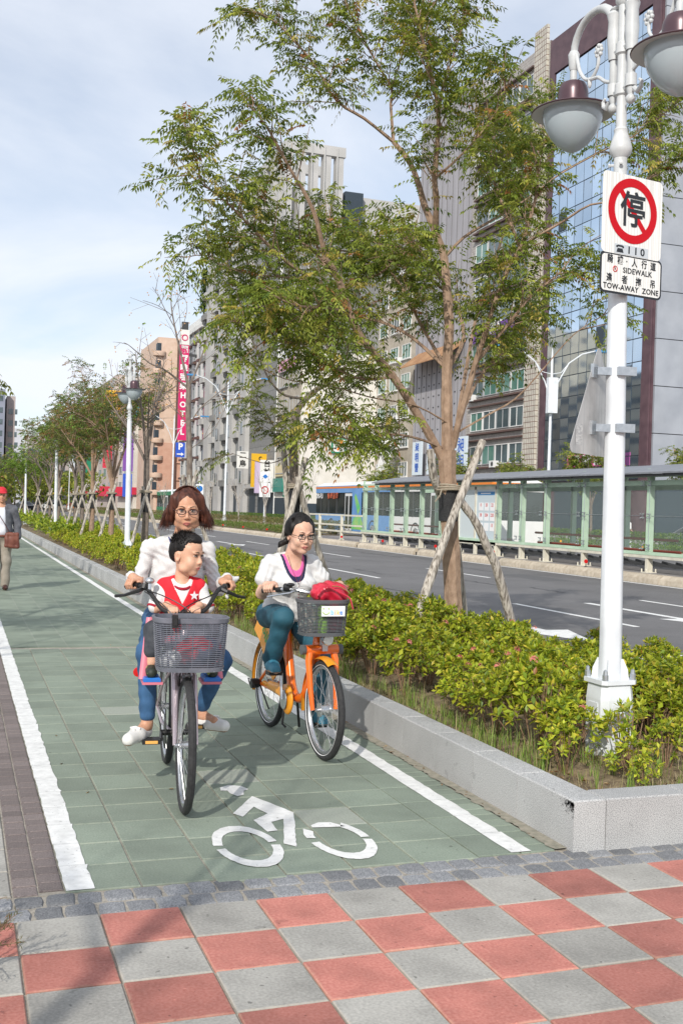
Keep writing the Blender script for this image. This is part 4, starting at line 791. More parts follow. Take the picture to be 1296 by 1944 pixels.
# ================================================================ lamp posts and signs
mWht = M('white_paint_metal', (.66, .69, .72), (.74, .77, .80), 6, .38, spec=.5, dirt=(3, .85))
mLgr = M('grey_paint_metal', (.50, .515, .52), (.58, .595, .60), 12, .45, dirt=(6, .85))
mPur = M('maroon_lamp_cap', (.085, .045, .055), rough=.32, spec=.6, metal=.3)
mGlo = M('milky_lamp_glass', (.50, .57, .61), rough=.12, spec=.6, coat=.5, trans=.25)
mBrim = M('brim_underside', (.50, .50, .50), rough=.5)
mStl = M('galvanised_steel', (.42, .45, .48), (.52, .55, .58), 40, .35, metal=.75)
def make_lamp(label):
    t = thing('street_lamp', label, 'street lamp', (3.386, 1.941, .165), 0, 'street lamps along the path'); Z = .165
    b = MB(); w = .110
    pr = [(w, .0), (w, .30), (w*.93, .40), (w*1.02, .405), (w*1.02, .43)]
    def oct_(mb, w, z0, w1, z1, c=.32, m=0):
        P0 = []; P1 = []
        for sx, sy in ((1, 1), (-1, 1), (-1, -1), (1, -1)):
            for q in (0, 1):
                f = (1-c) if (q == 0) == (sx*sy > 0) else 1; g = 1 if (q == 0) == (sx*sy > 0) else (1-c); P0.append((sx*w*g, sy*w*f, z0)); P1.append((sx*w1*g, sy*w1*f, z1))
        mb.add(P0+P1, [(i, (i+1) % 8, (i+1) % 8+8, i+8) for i in range(8)]+[tuple(range(8, 16)), tuple(range(8))[::-1]], m)
    oct_(b, w, -.05, w, .32); oct_(b, w, .32, w*.92, .41); oct_(b, w*1.06, .41, w*1.06, .435, .2); b.box(-.05, .05, -w-.004, -w+.001, .06, .3); b.box(-w-.004, -w+.001, -.05, .05, .06, .3)
    b.ob('base', mWht, t, False)
    bo = MB()
    for sx in (-1, 1):
        for sy in (-1, 1): bo.lathe([(0, .50), (.012, .49), (.014, .47), (.018, .468), (.018, .435)], 8, (sx*.092, sy*.092, 0))
    bo.ob('bolts', mStl, t)
    p = MB(); n = 32; vs = []; prof = [(.068, .435), (.065, .60), (.061, 1.4), (.055, 2.6), (.050, 3.25)]
    for r, z in prof:
        for j in range(n): a = 2*math.pi*j/n; vs.append((r*(1-.05*(j % 4 == 0))*math.cos(a), r*(1-.05*(j % 4 == 0))*math.sin(a), z))
    p.add(vs, [(i*n+j, i*n+(j+1) % n, (i+1)*n+(j+1) % n, (i+1)*n+j) for i in range(4) for j in range(n)])
    for k in range(4): a = k*math.pi/2+.785; p.add([(.055*math.cos(a), .055*math.sin(a), .435), (.108*math.cos(a), .108*math.sin(a), .435), (.102*math.cos(a), .102*math.sin(a), .49), (.075*math.cos(a), .075*math.sin(a), .55), (.055*math.cos(a+.05), .055*math.sin(a+.05), .55)], [(0, 1, 2, 3, 4)])
    p.ob('pole', mWht, t, True)
    q = MB(); q.lathe([(.052, 3.24), (.046, 3.27), (.038, 3.38), (.038, 3.47), (.062, 3.50), (.066, 3.525), (.058, 3.56), (.044, 3.60), (.038, 3.62), (.042, 3.635), (.031, 3.65), (.029, 3.83), (.041, 3.84), (.041, 3.90), (.029, 3.91), (.028, 4.07), (.04, 4.08), (.04, 4.14), (.028, 4.15), (.027, 4.36), (.045, 4.38), (.048, 4.40), (.030, 4.42), (.028, 4.60), (.05, 4.62), (.05, 4.64), (.02, 4.67), (.032, 4.71), (.02, 4.75), (0, 4.78)], 20)
    for z in (3.30, 3.36, 3.43):
        for a in (.5, 2.6, 4.2): q.lathe([(.008, 0), (.008, .022), (.012, .024), (.012, .032), (0, .034)], 6, (.036*math.cos(a), .036*math.sin(a), z), d=(math.cos(a), math.sin(a), 0))
    q.ob('mast', mLgr, t)
    ax = Vector((-.03, 1, 0)).normalized()
    for sg in (1, -1):
        A = MB(); u = ax*sg
        def P(o, z): return tuple(u*o+Vector((0, 0, z)))
        A.tube([P(.085, 3.80), P(.085, 3.84), P(.085, 4.20)], [.012, .024, .024], 12).ball(P(.085, 3.79), .03, 10, 6); A.lathe([(.034, 3.86), (.034, 3.93)], 12, (u.x*.085, u.y*.085, 0)); A.lathe([(.032, 4.07), (.034, 4.10), (.042, 4.2), (.036, 4.3), (.046, 4.34), (.03, 4.36)], 12, (u.x*.085, u.y*.085, 0))
        for z in (3.87, 4.11): A.tube([P(0, z), P(.085, z)], .022, 8)
        R_ = .2125; cz = 4.27; arcp = [P(.085, 4.16), P(.085, 4.27)]+[P(.085+R_-R_*math.cos(math.pi*i/12), cz+R_*.85*math.sin(math.pi*i/12)) for i in range(1, 13)]+[P(.51, 4.07)]
        A.tube(arcp, [.026, .032]+[.027]*4+[.022]*9, 12)
        A.lathe([(.024, 4.17), (.030, 4.19), (.034, 4.25), (.036, 4.27), (.025, 4.29)], 12, (u.x*.51, u.y*.51, 0)); A.ball(P(.075, 4.37), (.03, .045, .016), 10, 6)
        A.tube([P(.12, 3.84), P(.15, 3.81), P(.18, 3.83), P(.185, 3.86), P(.165, 3.875)], [.016, .015, .013, .011, .008], 8)
        A.tube([tuple(q) for q in spline([P(.10, 3.95), P(.17, 3.98), P(.24, 4.03), P(.31, 4.045), P(.38, 4.07), P(.44, 4.14), P(.47, 4.22), P(.49, 4.28)], 3)], .0115, 8)
        A.tube([tuple(q) for q in spline([P(.32, 4.045), P(.275, 4.07), P(.245, 4.11), P(.24, 4.16)], 3)], .010, 8); A.ball(P(.33, 4.03), (.014, .014, .035), 8, 6)
        c = Vector(P(.24, 4.19)); s_ = u.cross(Vector((0, 0, 1)))
        for k in range(8): a = k*math.pi/4; A.ball(c+u*.027*math.cos(a)+Vector((0, 0, .032*math.sin(a))), .0135, 7, 5)
        A.ball(c, .019, 8, 6)
        A.ob('lamp_arm', mLgr, t)
        c = Vector(P(.51, -.095)); S_ = link('lamp_shade', MB().lathe([(0, 4.197), (.045, 4.195), (.075, 4.18), (.090, 4.15), (.094, 4.12), (.094, 4.045), (.100, 4.037), (.118, 4.030), (.20, 4.016), (.255, 4.004), (.259, 3.998), (.253, 3.992)], 32, c).mesh('lamp_shade', mPur), t)
        MB().lathe([(.253, 3.9925), (.20, 4.006), (.17, 4.01)], 32, c).ob('brim_underside', mBrim, S_)
        MB().lathe([(.186, 4.010), (.188, 3.992), (.183, 3.955), (.166, 3.90), (.138, 3.85), (.098, 3.803), (.053, 3.77), (.014, 3.752), (0, 3.751)], 32, c).ob('lamp_globe', mGlo, S_)
    t.rotation_euler[1] = -.0135
    return t
lamp0 = make_lamp('near white street lamp carrying the no-stopping sign and the tow-away plate')
for y, lab in ((21.12, 'second street lamp along the path, rising behind the long-haired woman'), (40.2, 'third street lamp along the path among reddish trees'), (60.5, 'fourth and farthest street lamp along the path')):
    c = copy_tree(lamp0); c.location = (3.40, y, .165); c['label'] = lab
# signs on the near lamp
mSignW = M('reflective_white', (.80, .80, .77), (.66, .66, .63), 55, .35, spec=.5, stretch=(1.6, 1.6, .01), lo=.45, hi=.55, detail=0)
mSignR = M('sign_red', (.50, .001, .008), rough=.5, spec=.25); mInk = M('sign_black', (.012, .014, .018), rough=.4); mSignG = M('sign_grey', (.50, .54, .57), rough=.4)
n9 = Vector((math.sin(R(9)), -math.cos(R(9)), 0)); r9 = Vector((math.cos(R(9)), math.sin(R(9)), 0)); T9 = Matrix((r9, Vector((0, 0, 1)), n9)).transposed()
def rrect(w, h, r, k=5):
    out = []
    for cx, cy, a0 in ((w/2-r, h/2-r, 0), (-w/2+r, h/2-r, 90), (-w/2+r, -h/2+r, 180), (w/2-r, -h/2+r, 270)):
        for i in range(k+1): a = R(a0+90*i/k); out.append((cx+r*math.cos(a), cy+r*math.sin(a)))
    return out
P0 = Vector((3.386, 1.941, 0))+n9*.09
def sign(name, label, cx, cz, w, h): 
    t = thing(name, label, 'traffic sign', tuple(P0+r9*cx+Vector((0, 0, cz)))); t.rotation_euler[2] = R(9); return t     # local x = right, z = up, -y = towards the reader
TX = Matrix(((1, 0, 0, 0), (0, 0, -1, 0), (0, 1, 0, 0), (0, 0, 0, 1)))       # polygon (x,y),z -> local (x,-z,y)
TX3 = basis((1, 0, 0), (0, 0, 1))
def plate(mb, P, z0, z1, mi=0): mb.prism(P, z0, z1, mi, TX)
s1 = sign('no_stopping_sign', 'square white sign with a red circle struck through a black Chinese character', -.03, 3.278, .46, .46)
mb = MB(); plate(mb, rrect(.456, .462, .03), -.002, .0); mb.ob('plate', mSignW, s1, False)
mb = MB(); n = 56; ring = lambda r: [(r*math.cos(2*math.pi*i/n), r*math.sin(2*math.pi*i/n)) for i in range(n)]
o_, i_ = ring(.187), ring(.138); vs = [TX @ Vector((x, y+.028, .0022)) for x, y in o_]+[TX @ Vector((x, y+.028, .0022)) for x, y in i_]; mb.add(vs, [(i, (i+1) % n, (i+1) % n+n, i+n) for i in range(n)]); mb.ob('red_ring', mSignR, s1, False)
mb = MB(); a = R(-45-4); d = Vector((math.cos(a), math.sin(a))); e = Vector((-d.y, d.x)); mb.add([TX @ Vector((*(d*s_*.142+e*q*.0165+Vector((0, .028))), .0014)) for s_, q in ((-1, -1), (1, -1), (1, 1), (-1, 1))], [(0, 1, 2, 3)]); mb.ob('red_bar', mSignR, s1, False)
text('停', .215, mInk, s1, (0, -.0030, .022), TX3, bold=.0028, sx=.92)
mb = MB(); plate(mb, [(-.13, -.228), (.13, -.228), (.13, -.172), (-.13, -.172)], .0, .001); mb.ob('number_label', mSignG, s1, False)
text('1 1 0', .058, mInk, s1, (.032, -.0018, -.2), TX3, bold=.0012, sx=1.15)
ph = MB(); plate(ph, [(-.115, -.22), (-.062, -.22), (-.07, -.197), (-.107, -.197)], .001, .0022); plate(ph, [(-.118, -.192), (-.118, -.184), (-.105, -.178), (-.072, -.178), (-.059, -.184), (-.059, -.192), (-.070, -.194), (-.072, -.188), (-.105, -.188), (-.107, -.194)], .001, .0022); ph.ob('telephone_mark', mInk, s1, False)
s2 = sign('tow_away_sign', 'white plate with a black border reading SIDEWALK TOW-AWAY ZONE under the red circle sign', -.025, 2.935, .46, .225)
mb = MB(); plate(mb, rrect(.472, .232, .03), -.004, -.001); mb.ob('border', mInk, s2, False)
mb = MB(); plate(mb, rrect(.448, .208, .022), -.001, .0006); mb.ob('plate', mSignW, s2, False)
for body, sz, x, z, sx, sp_, bo in (('騎', .052, -.165, .075, .85, 1, .0009), ('樓', .052, -.088, .075, .85, 1, .0009), ('·', .05, -.04, .075, 1, 1, .001), ('人', .052, .02, .073, .85, 1, .0009), ('行', .052, .095, .073, .85, 1, .0009), ('道', .052, .165, .071, .85, 1, .0009), ('SIDEWALK', .044, .045, .024, 1, 1.08, .0007), ('違', .052, -.168, -.032, .85, 1, .0009), ('者', .052, -.052, -.032, .85, 1, .0009), ('拖', .052, .055, -.032, .85, 1, .0009), ('吊', .052, .165, -.032, .85, 1, .0009), ('TOW-AWAY  ZONE', .044, 0, -.078, 1.02, 1.06, .0008)):
    text(body, sz, mInk, s2, (x, -.0018, z), TX3, sx=sx, space=sp_, bold=bo)
mb = MB(); mb.torus((-.125, -.0016, .024), (0, 1, 0), .016, .0026, 20, 4); mb.bar((-.136, -.0018, .035), (-.114, -.0018, .013), .003, .002); mb.ob('small_red_symbol', mSignR, s2, False); text('R', .022, mInk, s2, (-.125, -.0020, .024), TX3)
t = thing('sign_bracket', 'steel clamp bands holding the signs near the top of the near lamp post', 'bracket', (3.386, 1.941, 3.1))
MB().bar(n9*.02+Vector((0, 0, .3)), n9*.088+Vector((0, 0, .3)), .05, .03).bar(n9*.02+Vector((0, 0, -.15)), n9*.088+Vector((0, 0, -.15)), .05, .03).torus((0, 0, .3), (0, 0, 1), .046, .008, 20, 5).torus((0, 0, -.15), (0, 0, 1), .060, .008, 20, 5).ob('clamp_band', mStl, t)
# back of a triangular sign
t = thing('triangular_sign', 'bare metal back of a triangular sign clamped beside the near lamp post', 'traffic sign', (3.275, 2.0, 1.897)); u = Vector((math.sin(R(56)), math.cos(R(56)), 0)); nn = u.cross(Vector((0, 0, 1)))
H = .667; tri = []; rr_ = .035
for i, (cx, cz) in enumerate(((-.385, 0), (.385, 0), (0, H))):
    a0 = [150, 270, 30][i]; cc = Vector((cx, cz)); ctr = Vector((0, H/3)); c2 = cc+(ctr-cc).normalized()*rr_*2
    for k in range(7): a = R(a0+120*k/6); tri.append(c2+Vector((math.cos(a), math.sin(a)))*rr_)
TM = Matrix((u.to_4d(), Vector((0, 0, 1, 0)), nn.to_4d(), Vector((0, 0, 0, 1)))).transposed(); TM[0][3] = TM[1][3] = TM[2][3] = 0; TM[3] = (0, 0, 0, 1)
mb = MB(); mb.prism([tuple(p) for p in tri], -.0015, .0015, 0, TM); mb.ob('plate', M('brushed_aluminium', (.50, .49, .48), (.62, .60, .58), 30, .42, metal=.6, stretch=(1, 1, .05), dirt=(5, .7)), t, False)
for z in (.16, .49):
    mb = MB(); c = Vector((0, 0, z))+u*-.07; cam_s = -nn if nn.dot(Vector((-.3, -.94, 0))) < 0 else nn
    mb.bar(c+cam_s*.004-Vector((0, 0, .04)), c+cam_s*.004+Vector((0, 0, .04)), .06, .02, 0, tuple(cam_s)); mb.bar(c+cam_s*.02, Vector((.111, -.059, z))+Vector((-.05, -.02, 0)), .03, .045); mb.torus((.111, -.059, z), (0, 0, 1), .066, .009, 24, 6, sx=2.2); mb.bar((.05, -.12, z), (.16, -.14, z), .03, .05); mb.ob('clamp', mStl, t)
mb = MB(); c = u*-.25+Vector((0, 0, .11)); mb.bar(c+cam_s*.003-u*.045, c+cam_s*.003+u*.045, .15, .001, 0, tuple(cam_s)) if False else mb.add([c+cam_s*.003-u*.045+Vector((0, 0, -.06)), c+cam_s*.003+u*.045+Vector((0, 0, -.06)), c+cam_s*.003+u*.045+Vector((0, 0, .06)), c+cam_s*.003-u*.045+Vector((0, 0, .06))], [(0, 1, 2, 3)]); mb.ob('sticker', M('sticker', (.62, .62, .60), (.38, .38, .38), 90, .5, stretch=(.3, .3, 1.2)), t, False)
# ================================================================ bus shelter
mMint = M('mint_paint', (.44, .60, .44), (.50, .66, .50), 3, .45, dirt=(2, .85)); mCream = M('cream_paint', (.62, .585, .48), (.70, .665, .56), 4, .5, dirt=(3, .8))
mRoof = M('grey_roof_sheet', (.17, .18, .20), (.23, .24, .265), 3, .55, stretch=(.3, 4, 1)); mDk = M('dark_steel', (.05, .052, .055), rough=.5); mGls = M('shelter_glass', (.60, .72, .66), rough=.03, spec=.8, alpha=.06)
mRail = M('red_brown_rail', (.22, .045, .025), rough=.5)
sh = thing('bus_shelter', 'long glass walled bus shelter with mint green posts and a grey roof', 'bus shelter', (16, 25, .215)); SO = Vector(sh.location)
def sp(mb): mb.v = [tuple(Vector(v)-SO) for v in mb.v]; return mb
PY = [8.0, 10.6, 13.2, 16.2, 19.3, 22.25, 24.3, 25.75, 27.3, 30.15, 31.6, 33.35, 34.85, 36.3, 38.0, 39.3]
post0 = MB(); post0.box(-.05, .0, -.055, .055, .50, 2.60).box(.01, .12, -.035, .035, .50, 2.45, 0).box(-.045, .0, -.05, .05, 0, .50, 1).box(.01, .115, -.045, .045, 0, .50, 1).box(-.12, .19, -.12, .12, 0, .02, 1)
for q in ((-.1, -.1), (.17, -.1), (-.1, .1), (.17, .1)): post0.lathe([(.018, 0), (.018, .06), (.01, .08), (0, .082)], 6, (q[0], q[1], .02), mi=1)
post0 = post0.mesh('post', [mMint, mCream], False)
for y in PY: link('post', post0, sh, (0, y-SO.y, 0))
for y in PY[::2]: link('post', post0, sh, (2.75, y-SO.y, 0))
for x0, x1, z0, z1, m, nm in ((15.93, 16.0, .66, .74, mMint, 'lower_beam'), (15.94, 16.06, .58, .66, mCream, 'lower_beam'), (15.96, 16.10, 2.40, 2.52, mMint, 'upper_beam'), (15.93, 15.99, 2.60, 2.66, mMint, 'upper_beam'), (18.70, 18.8, 2.40, 2.55, mMint, 'upper_beam')):
    sp(MB().box(x0, x1, 7.5, 39.5, z0, z1)).ob(nm, m, sh, False)
cl = MB()
for a, b in zip(PY[:-1], PY[1:]):
    if a in (27.3,): continue
    for z0, z1 in ((.80, 1.62), (1.64, 2.56)):
        me_ = MB().box(15.925, 15.935, a+.07, b-.07, z0, z1); sp(me_).ob('glass_pane', mGls, sh, False)
    for y in (a+.14, b-.14):
        for z in (.86, 1.63, 2.44):
            for dy in (-.05, .05):
                for dz in (-.05, .05): cl.bar((15.91, y, z), (15.90, y+dy, z+dz), .012, .012); cl.lathe([(.018, 0), (.018, .03), (0, .03)], 6, (15.895, y+dy, z+dz), d=(-1, 0, 0))
    cl.tube([(15.915, a+.2, 1.63), (15.915, b-.2, 1.63)], .008, 4); cl.tube([(15.90, b-.14, .8), (15.90, b-.14, 2.5)], .006, 4)
sp(cl).ob('glass_clamps', mStl, sh, kind='stuff')
for y in np.arange(8, 39, 1.0): 
    pass
ub = MB()
for y in np.arange(8.4, 39, .55): ub.bar((16.1, y, .50), (16.9, y, .34), .05, .06); ub.bar((16.9, y, .34), (17.5, y, .34), .05, .05)
sp(ub).ob('floor_brackets', mDk, sh, False, kind='stuff')
for (z, x) in ((.72, 17.2), (1.02, 17.1)):
    for a, b in ((8, 19), (19.6, 26.8), (30.5, 39)): sp(MB().tube([(x, a, z), (x, b, z)], .035, 8)).ob('red_rail', mRail, sh)
rf = MB(); pts = [(15.55, 2.70), (15.9, 2.80), (16.6, 2.93), (17.6, 3.03), (18.6, 3.07), (19.3, 3.04), (19.3, 2.98), (17.6, 2.96), (15.9, 2.73), (15.55, 2.66)]
n = len(pts); rf.add([(x, 7, z) for x, z in pts]+[(x, 37.4, z) for x, z in pts], [tuple(range(n))[::-1], tuple(range(n, 2*n))]+[(i, (i+1) % n, (i+1) % n+n, i+n) for i in range(n)]); sp(rf).ob('roof', mRoof, sh, False)
rb = MB()
for y in np.arange(8, 37, 2.05): rb.bar((15.6, y, 2.66), (17.5, y, 2.90), .05, .10); rb.bar((17.5, y, 2.90), (19.2, y, 2.95), .05, .10)
rb.box(15.62, 15.68, 7.2, 37.2, 2.60, 2.66); sp(rb).ob('roof_ribs', mDk, sh, False)
sp(MB().box(15.98, 16.03, 28.85, 30.02, .70, 2.42)).ob('blank_panel', M('frosted_panel', (.55, .61, .62), rough=.4), sh, False)
ip = sp(MB().box(15.97, 16.02, 27.42, 28.75, .66, 2.36)).ob('route_map_panel', M('map_panel', (.52, .60, .64), rough=.4), sh, False)
fr = MB()
for y in (27.36, 28.8, 30.06): fr.box(15.94, 16.04, y-.05, y+.05, .2, 2.5)
fr.box(15.94, 16.04, 27.3, 30.1, .55, .67).box(15.94, 16.04, 27.3, 30.1, 2.36, 2.46); sp(fr).ob('panel_frame', mCream, sh, False)
hb = sp(MB().box(15.962, 15.969, 27.5, 28.68, 2.18, 2.29)).ob('header', M('header_blue', (.03, .20, .45), rough=.4), ip, False)
mRouteR = M('route_red', (.55, .05, .06), rough=.4); mPaperW = M('paper_white', (.8, .8, .8), rough=.6); TL = basis((0, -1, 0))
lb = MB(); ct = [['0', '20', '22'], ['38', '204', '220'], [' ', ' ', '13']]
for i in range(3):
    for j in range(3): lb.box(15.962, 15.968, 28.42-.40*j-.15, 28.42-.40*j+.15, 1.80-.33*i-.02-.11, 1.80-.33*i+.13)
sp(lb).ob('route_labels', mPaperW, ip, False)
for i in range(3):
    for j in range(3):
      if ct[i][j].strip(): text(ct[i][j], .15 if len(ct[i][j]) < 4 else .075, mRouteR, ip, tuple(Vector((15.958, 28.42-.40*j, 1.85-.33*i))-SO), TL, bold=.002)
    
sp(MB().box(15.957, 15.962, 27.75, 28.45, 2.215, 2.25)).ob('header_print', mPaperW, ip, False)
# railing beyond the shelter
rl = thing('platform_railing', 'cream painted metal railing between the shelter and the planted median', 'railing', (16, 43, .215)); RO = Vector(rl.location)
for y in (42.1, 45.2, 48.3): link('post', (MB().box(-.05, .05, -.06, .06, 0, 1.12).box(-.1, .1, -.1, .1, 0, .03)).mesh('post', mCream, False), rl, (0, y-RO.y, 0))
for z in (.38, .66, 1.10): MB().box(-.03, .03, 39.5-RO.y, 48.35-RO.y, z-.04, z+.035).ob('rail', mCream, rl, False)
for a, b in ((39.6, 42.0), (42.2, 45.1), (45.3, 48.2)): MB().box(-.005, .005, a-RO.y, b-RO.y, .70, 1.04).ob('glass_panel', mGls, rl, False)
struct('platform_end', MB().box(15.62, 19.2, 46.51, 49, -.3, .216), mPlat, med)
struct('median_soil', MB().box(15.62, 19.2, 49.01, 400, -.3, .20), mSoil, med)
# planted median and far verge
RNG = np.random.default_rng(12)
def ground_mass(name, label, x0, x1, y0, y1, n, h, cols, wts, ll=.10, dens=8):
    V = []; P = np.stack([RNG.uniform(x0, x1, n), y0+(y1-y0)*RNG.random(n)**1.6, np.full(n, .2)], 1); k = dens; P = P.repeat(k, 0)+RNG.normal(0, 1, (n*k, 3))*np.array([.12, .12, 0])
    P[:, 0] = P[:, 0].clip(x0, x1); P[:, 2] += h*RNG.random(n*k)**.6; D = RNG.normal(0, 1, (n*k, 3)); D[:, 2] = abs(D[:, 2])+.2
    v, f = leaves_arr(P, D, ll*RNG.uniform(.6, 1.3, n*k), ll*.38*RNG.uniform(.6, 1.3, n*k)); return link(name, npmesh(name, v, f, mLeafI, col=pick(cols, wts, n*k)), kind='stuff', label=label)
ground_mass('median_grass', 'grass and low weeds on the planted median', 15.7, 17.0, 49.2, 150, 3200, .38, [(.12, .22, .03), (.2, .26, .05), (.3, .27, .1)], [.5, .3, .2])
ground_mass('median_bushes', 'brownish low bushes on the planted median', 16.6, 19.1, 49.2, 150, 3800, .75, [(.18, .17, .05), (.24, .17, .08), (.13, .17, .04), (.3, .2, .1)], [.35, .25, .3, .1])
ground_mass('verge_hedge', 'green hedge on the far verge seen through the shelter glass', 27.3, 29.3, 12, 130, 6500, .75, [(.07, .15, .02), (.13, .22, .03), (.2, .26, .04)], [.4, .4, .2], .12)
ground_mass('verge_grass', 'grass strip in front of the far hedge', 27.05, 27.6, 12, 100, 2500, .28, [(.12, .24, .03), (.2, .3, .05)], [.5, .5], .10)
for k, y in enumerate((17, 23.5, 29, 35, 41.5, 47, 55)): reflector(26.9, y, .24, mRy, ORD[k]+' round yellow reflector on the kerb of the far hedge', 'yellow reflectors along the far hedge')
for k, (x, y, H) in enumerate([(28.3, 24, 5.2), (28.4, 33.5, 4.6), (28.2, 41, 5.4), (28.3, 48.5, 4.8), (28.3, 57, 5.2), (28.3, 68, 5)]):
    tree('verge_tree', ['green tree on the far verge near the right edge', 'small green tree on the far verge behind the pedestrian', 'green tree on the far verge behind the widest shelter panes', 'green tree on the far verge left of the scooter rider', 'green tree on the far verge behind the route map', 'green tree on the far verge behind the white bus'][k], auto_limbs(x, y, 0, H, 1.3, 2.1, 6, 140+k, .07), 'green', 150+k, gap=.2, tw=.7, nodes=3, Lr=.34, pairs=4, ll=.12, lw=.045, lod=1, bark=mBark2)
for k, (x, y, H) in enumerate([(17.6, 52.5, 3.6), (17.4, 60, 4.1), (17.5, 67, 3.8), (17.6, 76, 4.2), (17.5, 84, 3.9), (17.5, 95, 4.2), (17.5, 108, 4.2)]):
    tree('sapling', ['thin sapling on the median right of the yellow banner', 'thin sapling on the median below the yellow banner', 'thin sapling on the median right of the tall double lamp', 'thin sapling on the median just left of the tall double lamp', 'thin sapling on the median above the long-haired woman', 'thin sapling on the median behind the bare berry tree', 'farthest thin sapling on the median'][k], auto_limbs(x, y, 0, H, 1.0, 1.7, 5, 170+k, .05, True), 'olive', 180+k, gap=.6, tw=.5, lod=1, bark=mPole, berries=1)
def mast(x, y, H, arms, label, spread=2.3):
    t = thing('road_lamp', label, 'street lamp', (x, y, .2)); b = MB(); b.lathe([(.16, 0), (.16, .5), (.12, .6), (.10, .62), (.085, 3), (.055, H-.2), (.02, H+.25), (0, H+.4)], 12); b.ob('pole', mWht, t)
    for sg in arms:
        MB().tube([(0, 0, H-2.4), (0, sg*.35, H-1.4), (0, sg*.9, H-.4), (0, sg*1.6, H+.1), (0, sg*spread, H+.3)], .035, 6).tube([(0, 0, H-1.0), (0, sg*.5, H-.9), (0, sg*.9, H-.4)], .02, 5).ob('arm', mWht, t)
        MB().box(-.14, .14, min(sg*spread, sg*(spread+.75)), max(sg*spread, sg*(spread+.75)), H+.24, H+.36).ob('lamp_head', M('blue_lamp_head', (.05, .22, .45), rough=.4), t)
    return t
def rot(t, a): t.rotation_euler[2] = a; return t
rot(mast(17.5, 71, 10.2, (1, -1), 'tall white double armed road lamp on the median left of the yellow banner'), R(90-7)); rot(mast(17.5, 91, 9.0, (1, -1), 'second tall double armed road lamp seen just left of the first'), R(90)); rot(mast(28, 44.7, 9.6, (1, -1), 'white double armed road lamp in front of the blue glass building'), R(80))
MB().box(-.3, .05, -.25, .25, 6.6, 8.4).ob('junction_box', mWht, bpy.data.objects['road_lamp.002'], False)
for k, y in enumerate((150, 185)): rot(mast(17.5, y, 9.5, (1, -1), ['far white double armed road lamp near the vanishing point', 'farthest white double armed road lamp'][k]), R(90))
def pole_sign(x, y, H, label, kind):
    t = thing('road_sign', label, 'traffic sign', (x, y, .2)); MB().tube([(0, 0, 0), (0, 0, H+(.8 if kind == 'no' else 0))], .04, 8).ob('pole', mWht, t)
    if kind == 'round': MB().box(-.3, .3, -.06, -.04, H-.95, H-.15).ob('plate', mPaperW, t, False); MB().lathe([(0, -.075), (.24, -.07), (.24, -.062), (0, -.06)], 20, (0, 0, H-.5), 'y').ob('disc', M('sign_blue', (.02, .16, .5), rough=.4), t)
    else: MB().box(-.36, .36, -.06, -.04, H+.06, H+.8).ob('upper_plate', mPaperW, t, False); MB().prism([(-.2, H+.45), (0, H+.62), (.2, H+.45), (0, H+.28)], .07, .075, 0, TX).ob('blue_emblem', M('sign_blue', (0, 0, 0)), t, False); MB().box(-.4, .4, -.06, -.04, H-1, H).ob('plate', mPaperW, t, False); MB().torus((0, -.07, H-.5), (0, 1, 0), .24, .04, 20, 5).bar((-.17, -.075, H-.33), (.17, -.075, H-.67), .05, .02).ob('ring', mSignR, t)
pole_sign(17.8, 81, 3.2, 'blue round arrow sign on a white plate right of the tall double lamp', 'round'); pole_sign(20.1, 70, 3.1, 'white sign with a red prohibition ring near the sandwich shop', 'no')
# ================================================================ vehicles
mTyre = M('tyre_rubber', (.02, .02, .021), (.035, .035, .036), 60, .8); mWin = M('vehicle_glass', (.012, .018, .018), (.03, .04, .04), 1.2, .08, spec=.9); mChrome = M('chrome', (.62, .62, .62), rough=.2, metal=.9)
def bus(label, x0, y0, y1, H, bodym, lowm, roofm, stripem, extra=None, nd=2):
    t = thing('bus', label, 'bus', (x0, y0, 0)); L = y1-y0; w = 2.45
    b = MB(); b.box(0, w, 0, L, .35, 1.32); b.ob('lower_body', lowm, t, False)
    MB().box(.03, w-.03, .03, L-.03, 1.32, 2.55).ob('window_band', mWin, t, False)
    MB().box(0, w, 0, L, 2.55, 2.95).ob('upper_body', bodym, t, False)
    MB().box(-.01, w+.01, -.01, L+.01, 2.80, 2.90).ob('stripe', stripem, t, False)
    MB().add([(.05, .05, 2.95), (w-.05, .05, 2.95), (w-.05, L-.05, 2.95), (.05, L-.05, 2.95), (.3, .5, 3.15), (w-.3, .5, 3.15), (w-.3, L-.5, 3.15), (.3, L-.5, 3.15)], [(0, 1, 5, 4), (1, 2, 6, 5), (2, 3, 7, 6), (3, 0, 4, 7), (4, 5, 6, 7)]).ob('roof', roofm, t, False)
    k = 0; y = .9
    while y < L-.5: MB().box(-.004, .03, y-.04, y+.04, 1.3, 2.56).ob('window_pillar', mDk, t, False); y += 1.45
    for y in (2.3, L-3.0):
        wh = link('wheel', MB().lathe([(.0, -.02), (.3, -.02), (.34, .02), (.46, .0), (.48, .08), (.48, .28), (0, .28)], 24, (0.0, y, .48), 'x').mesh('wheel', mTyre), t); MB().lathe([(0, -.06), (.1, -.06), (.14, -.03), (.27, -.035), (.3, -.02)], 18, (0, y, .48), 'x').ob('rim', mChrome, wh)
        ar = MB(); ar.lathe([(.5, -.006), (.58, -.006)], 26, (0, y, .48), 'x'); ar.ob('wheel_arch', mDk, t, False)
    for y in (L*.5, L*.5-.0)[:1]:
        d = MB().box(-.015, .02, y-.65, y+.65, .4, 2.5).ob('door', M('door_white', (.7, .7, .7), rough=.4), t, False)
        for s_ in (-.32, .32): MB().box(-.022, -.014, y+s_-.24, y+s_+.24, .55, 2.35).ob('door_glass', mWin, d, False)
    return t
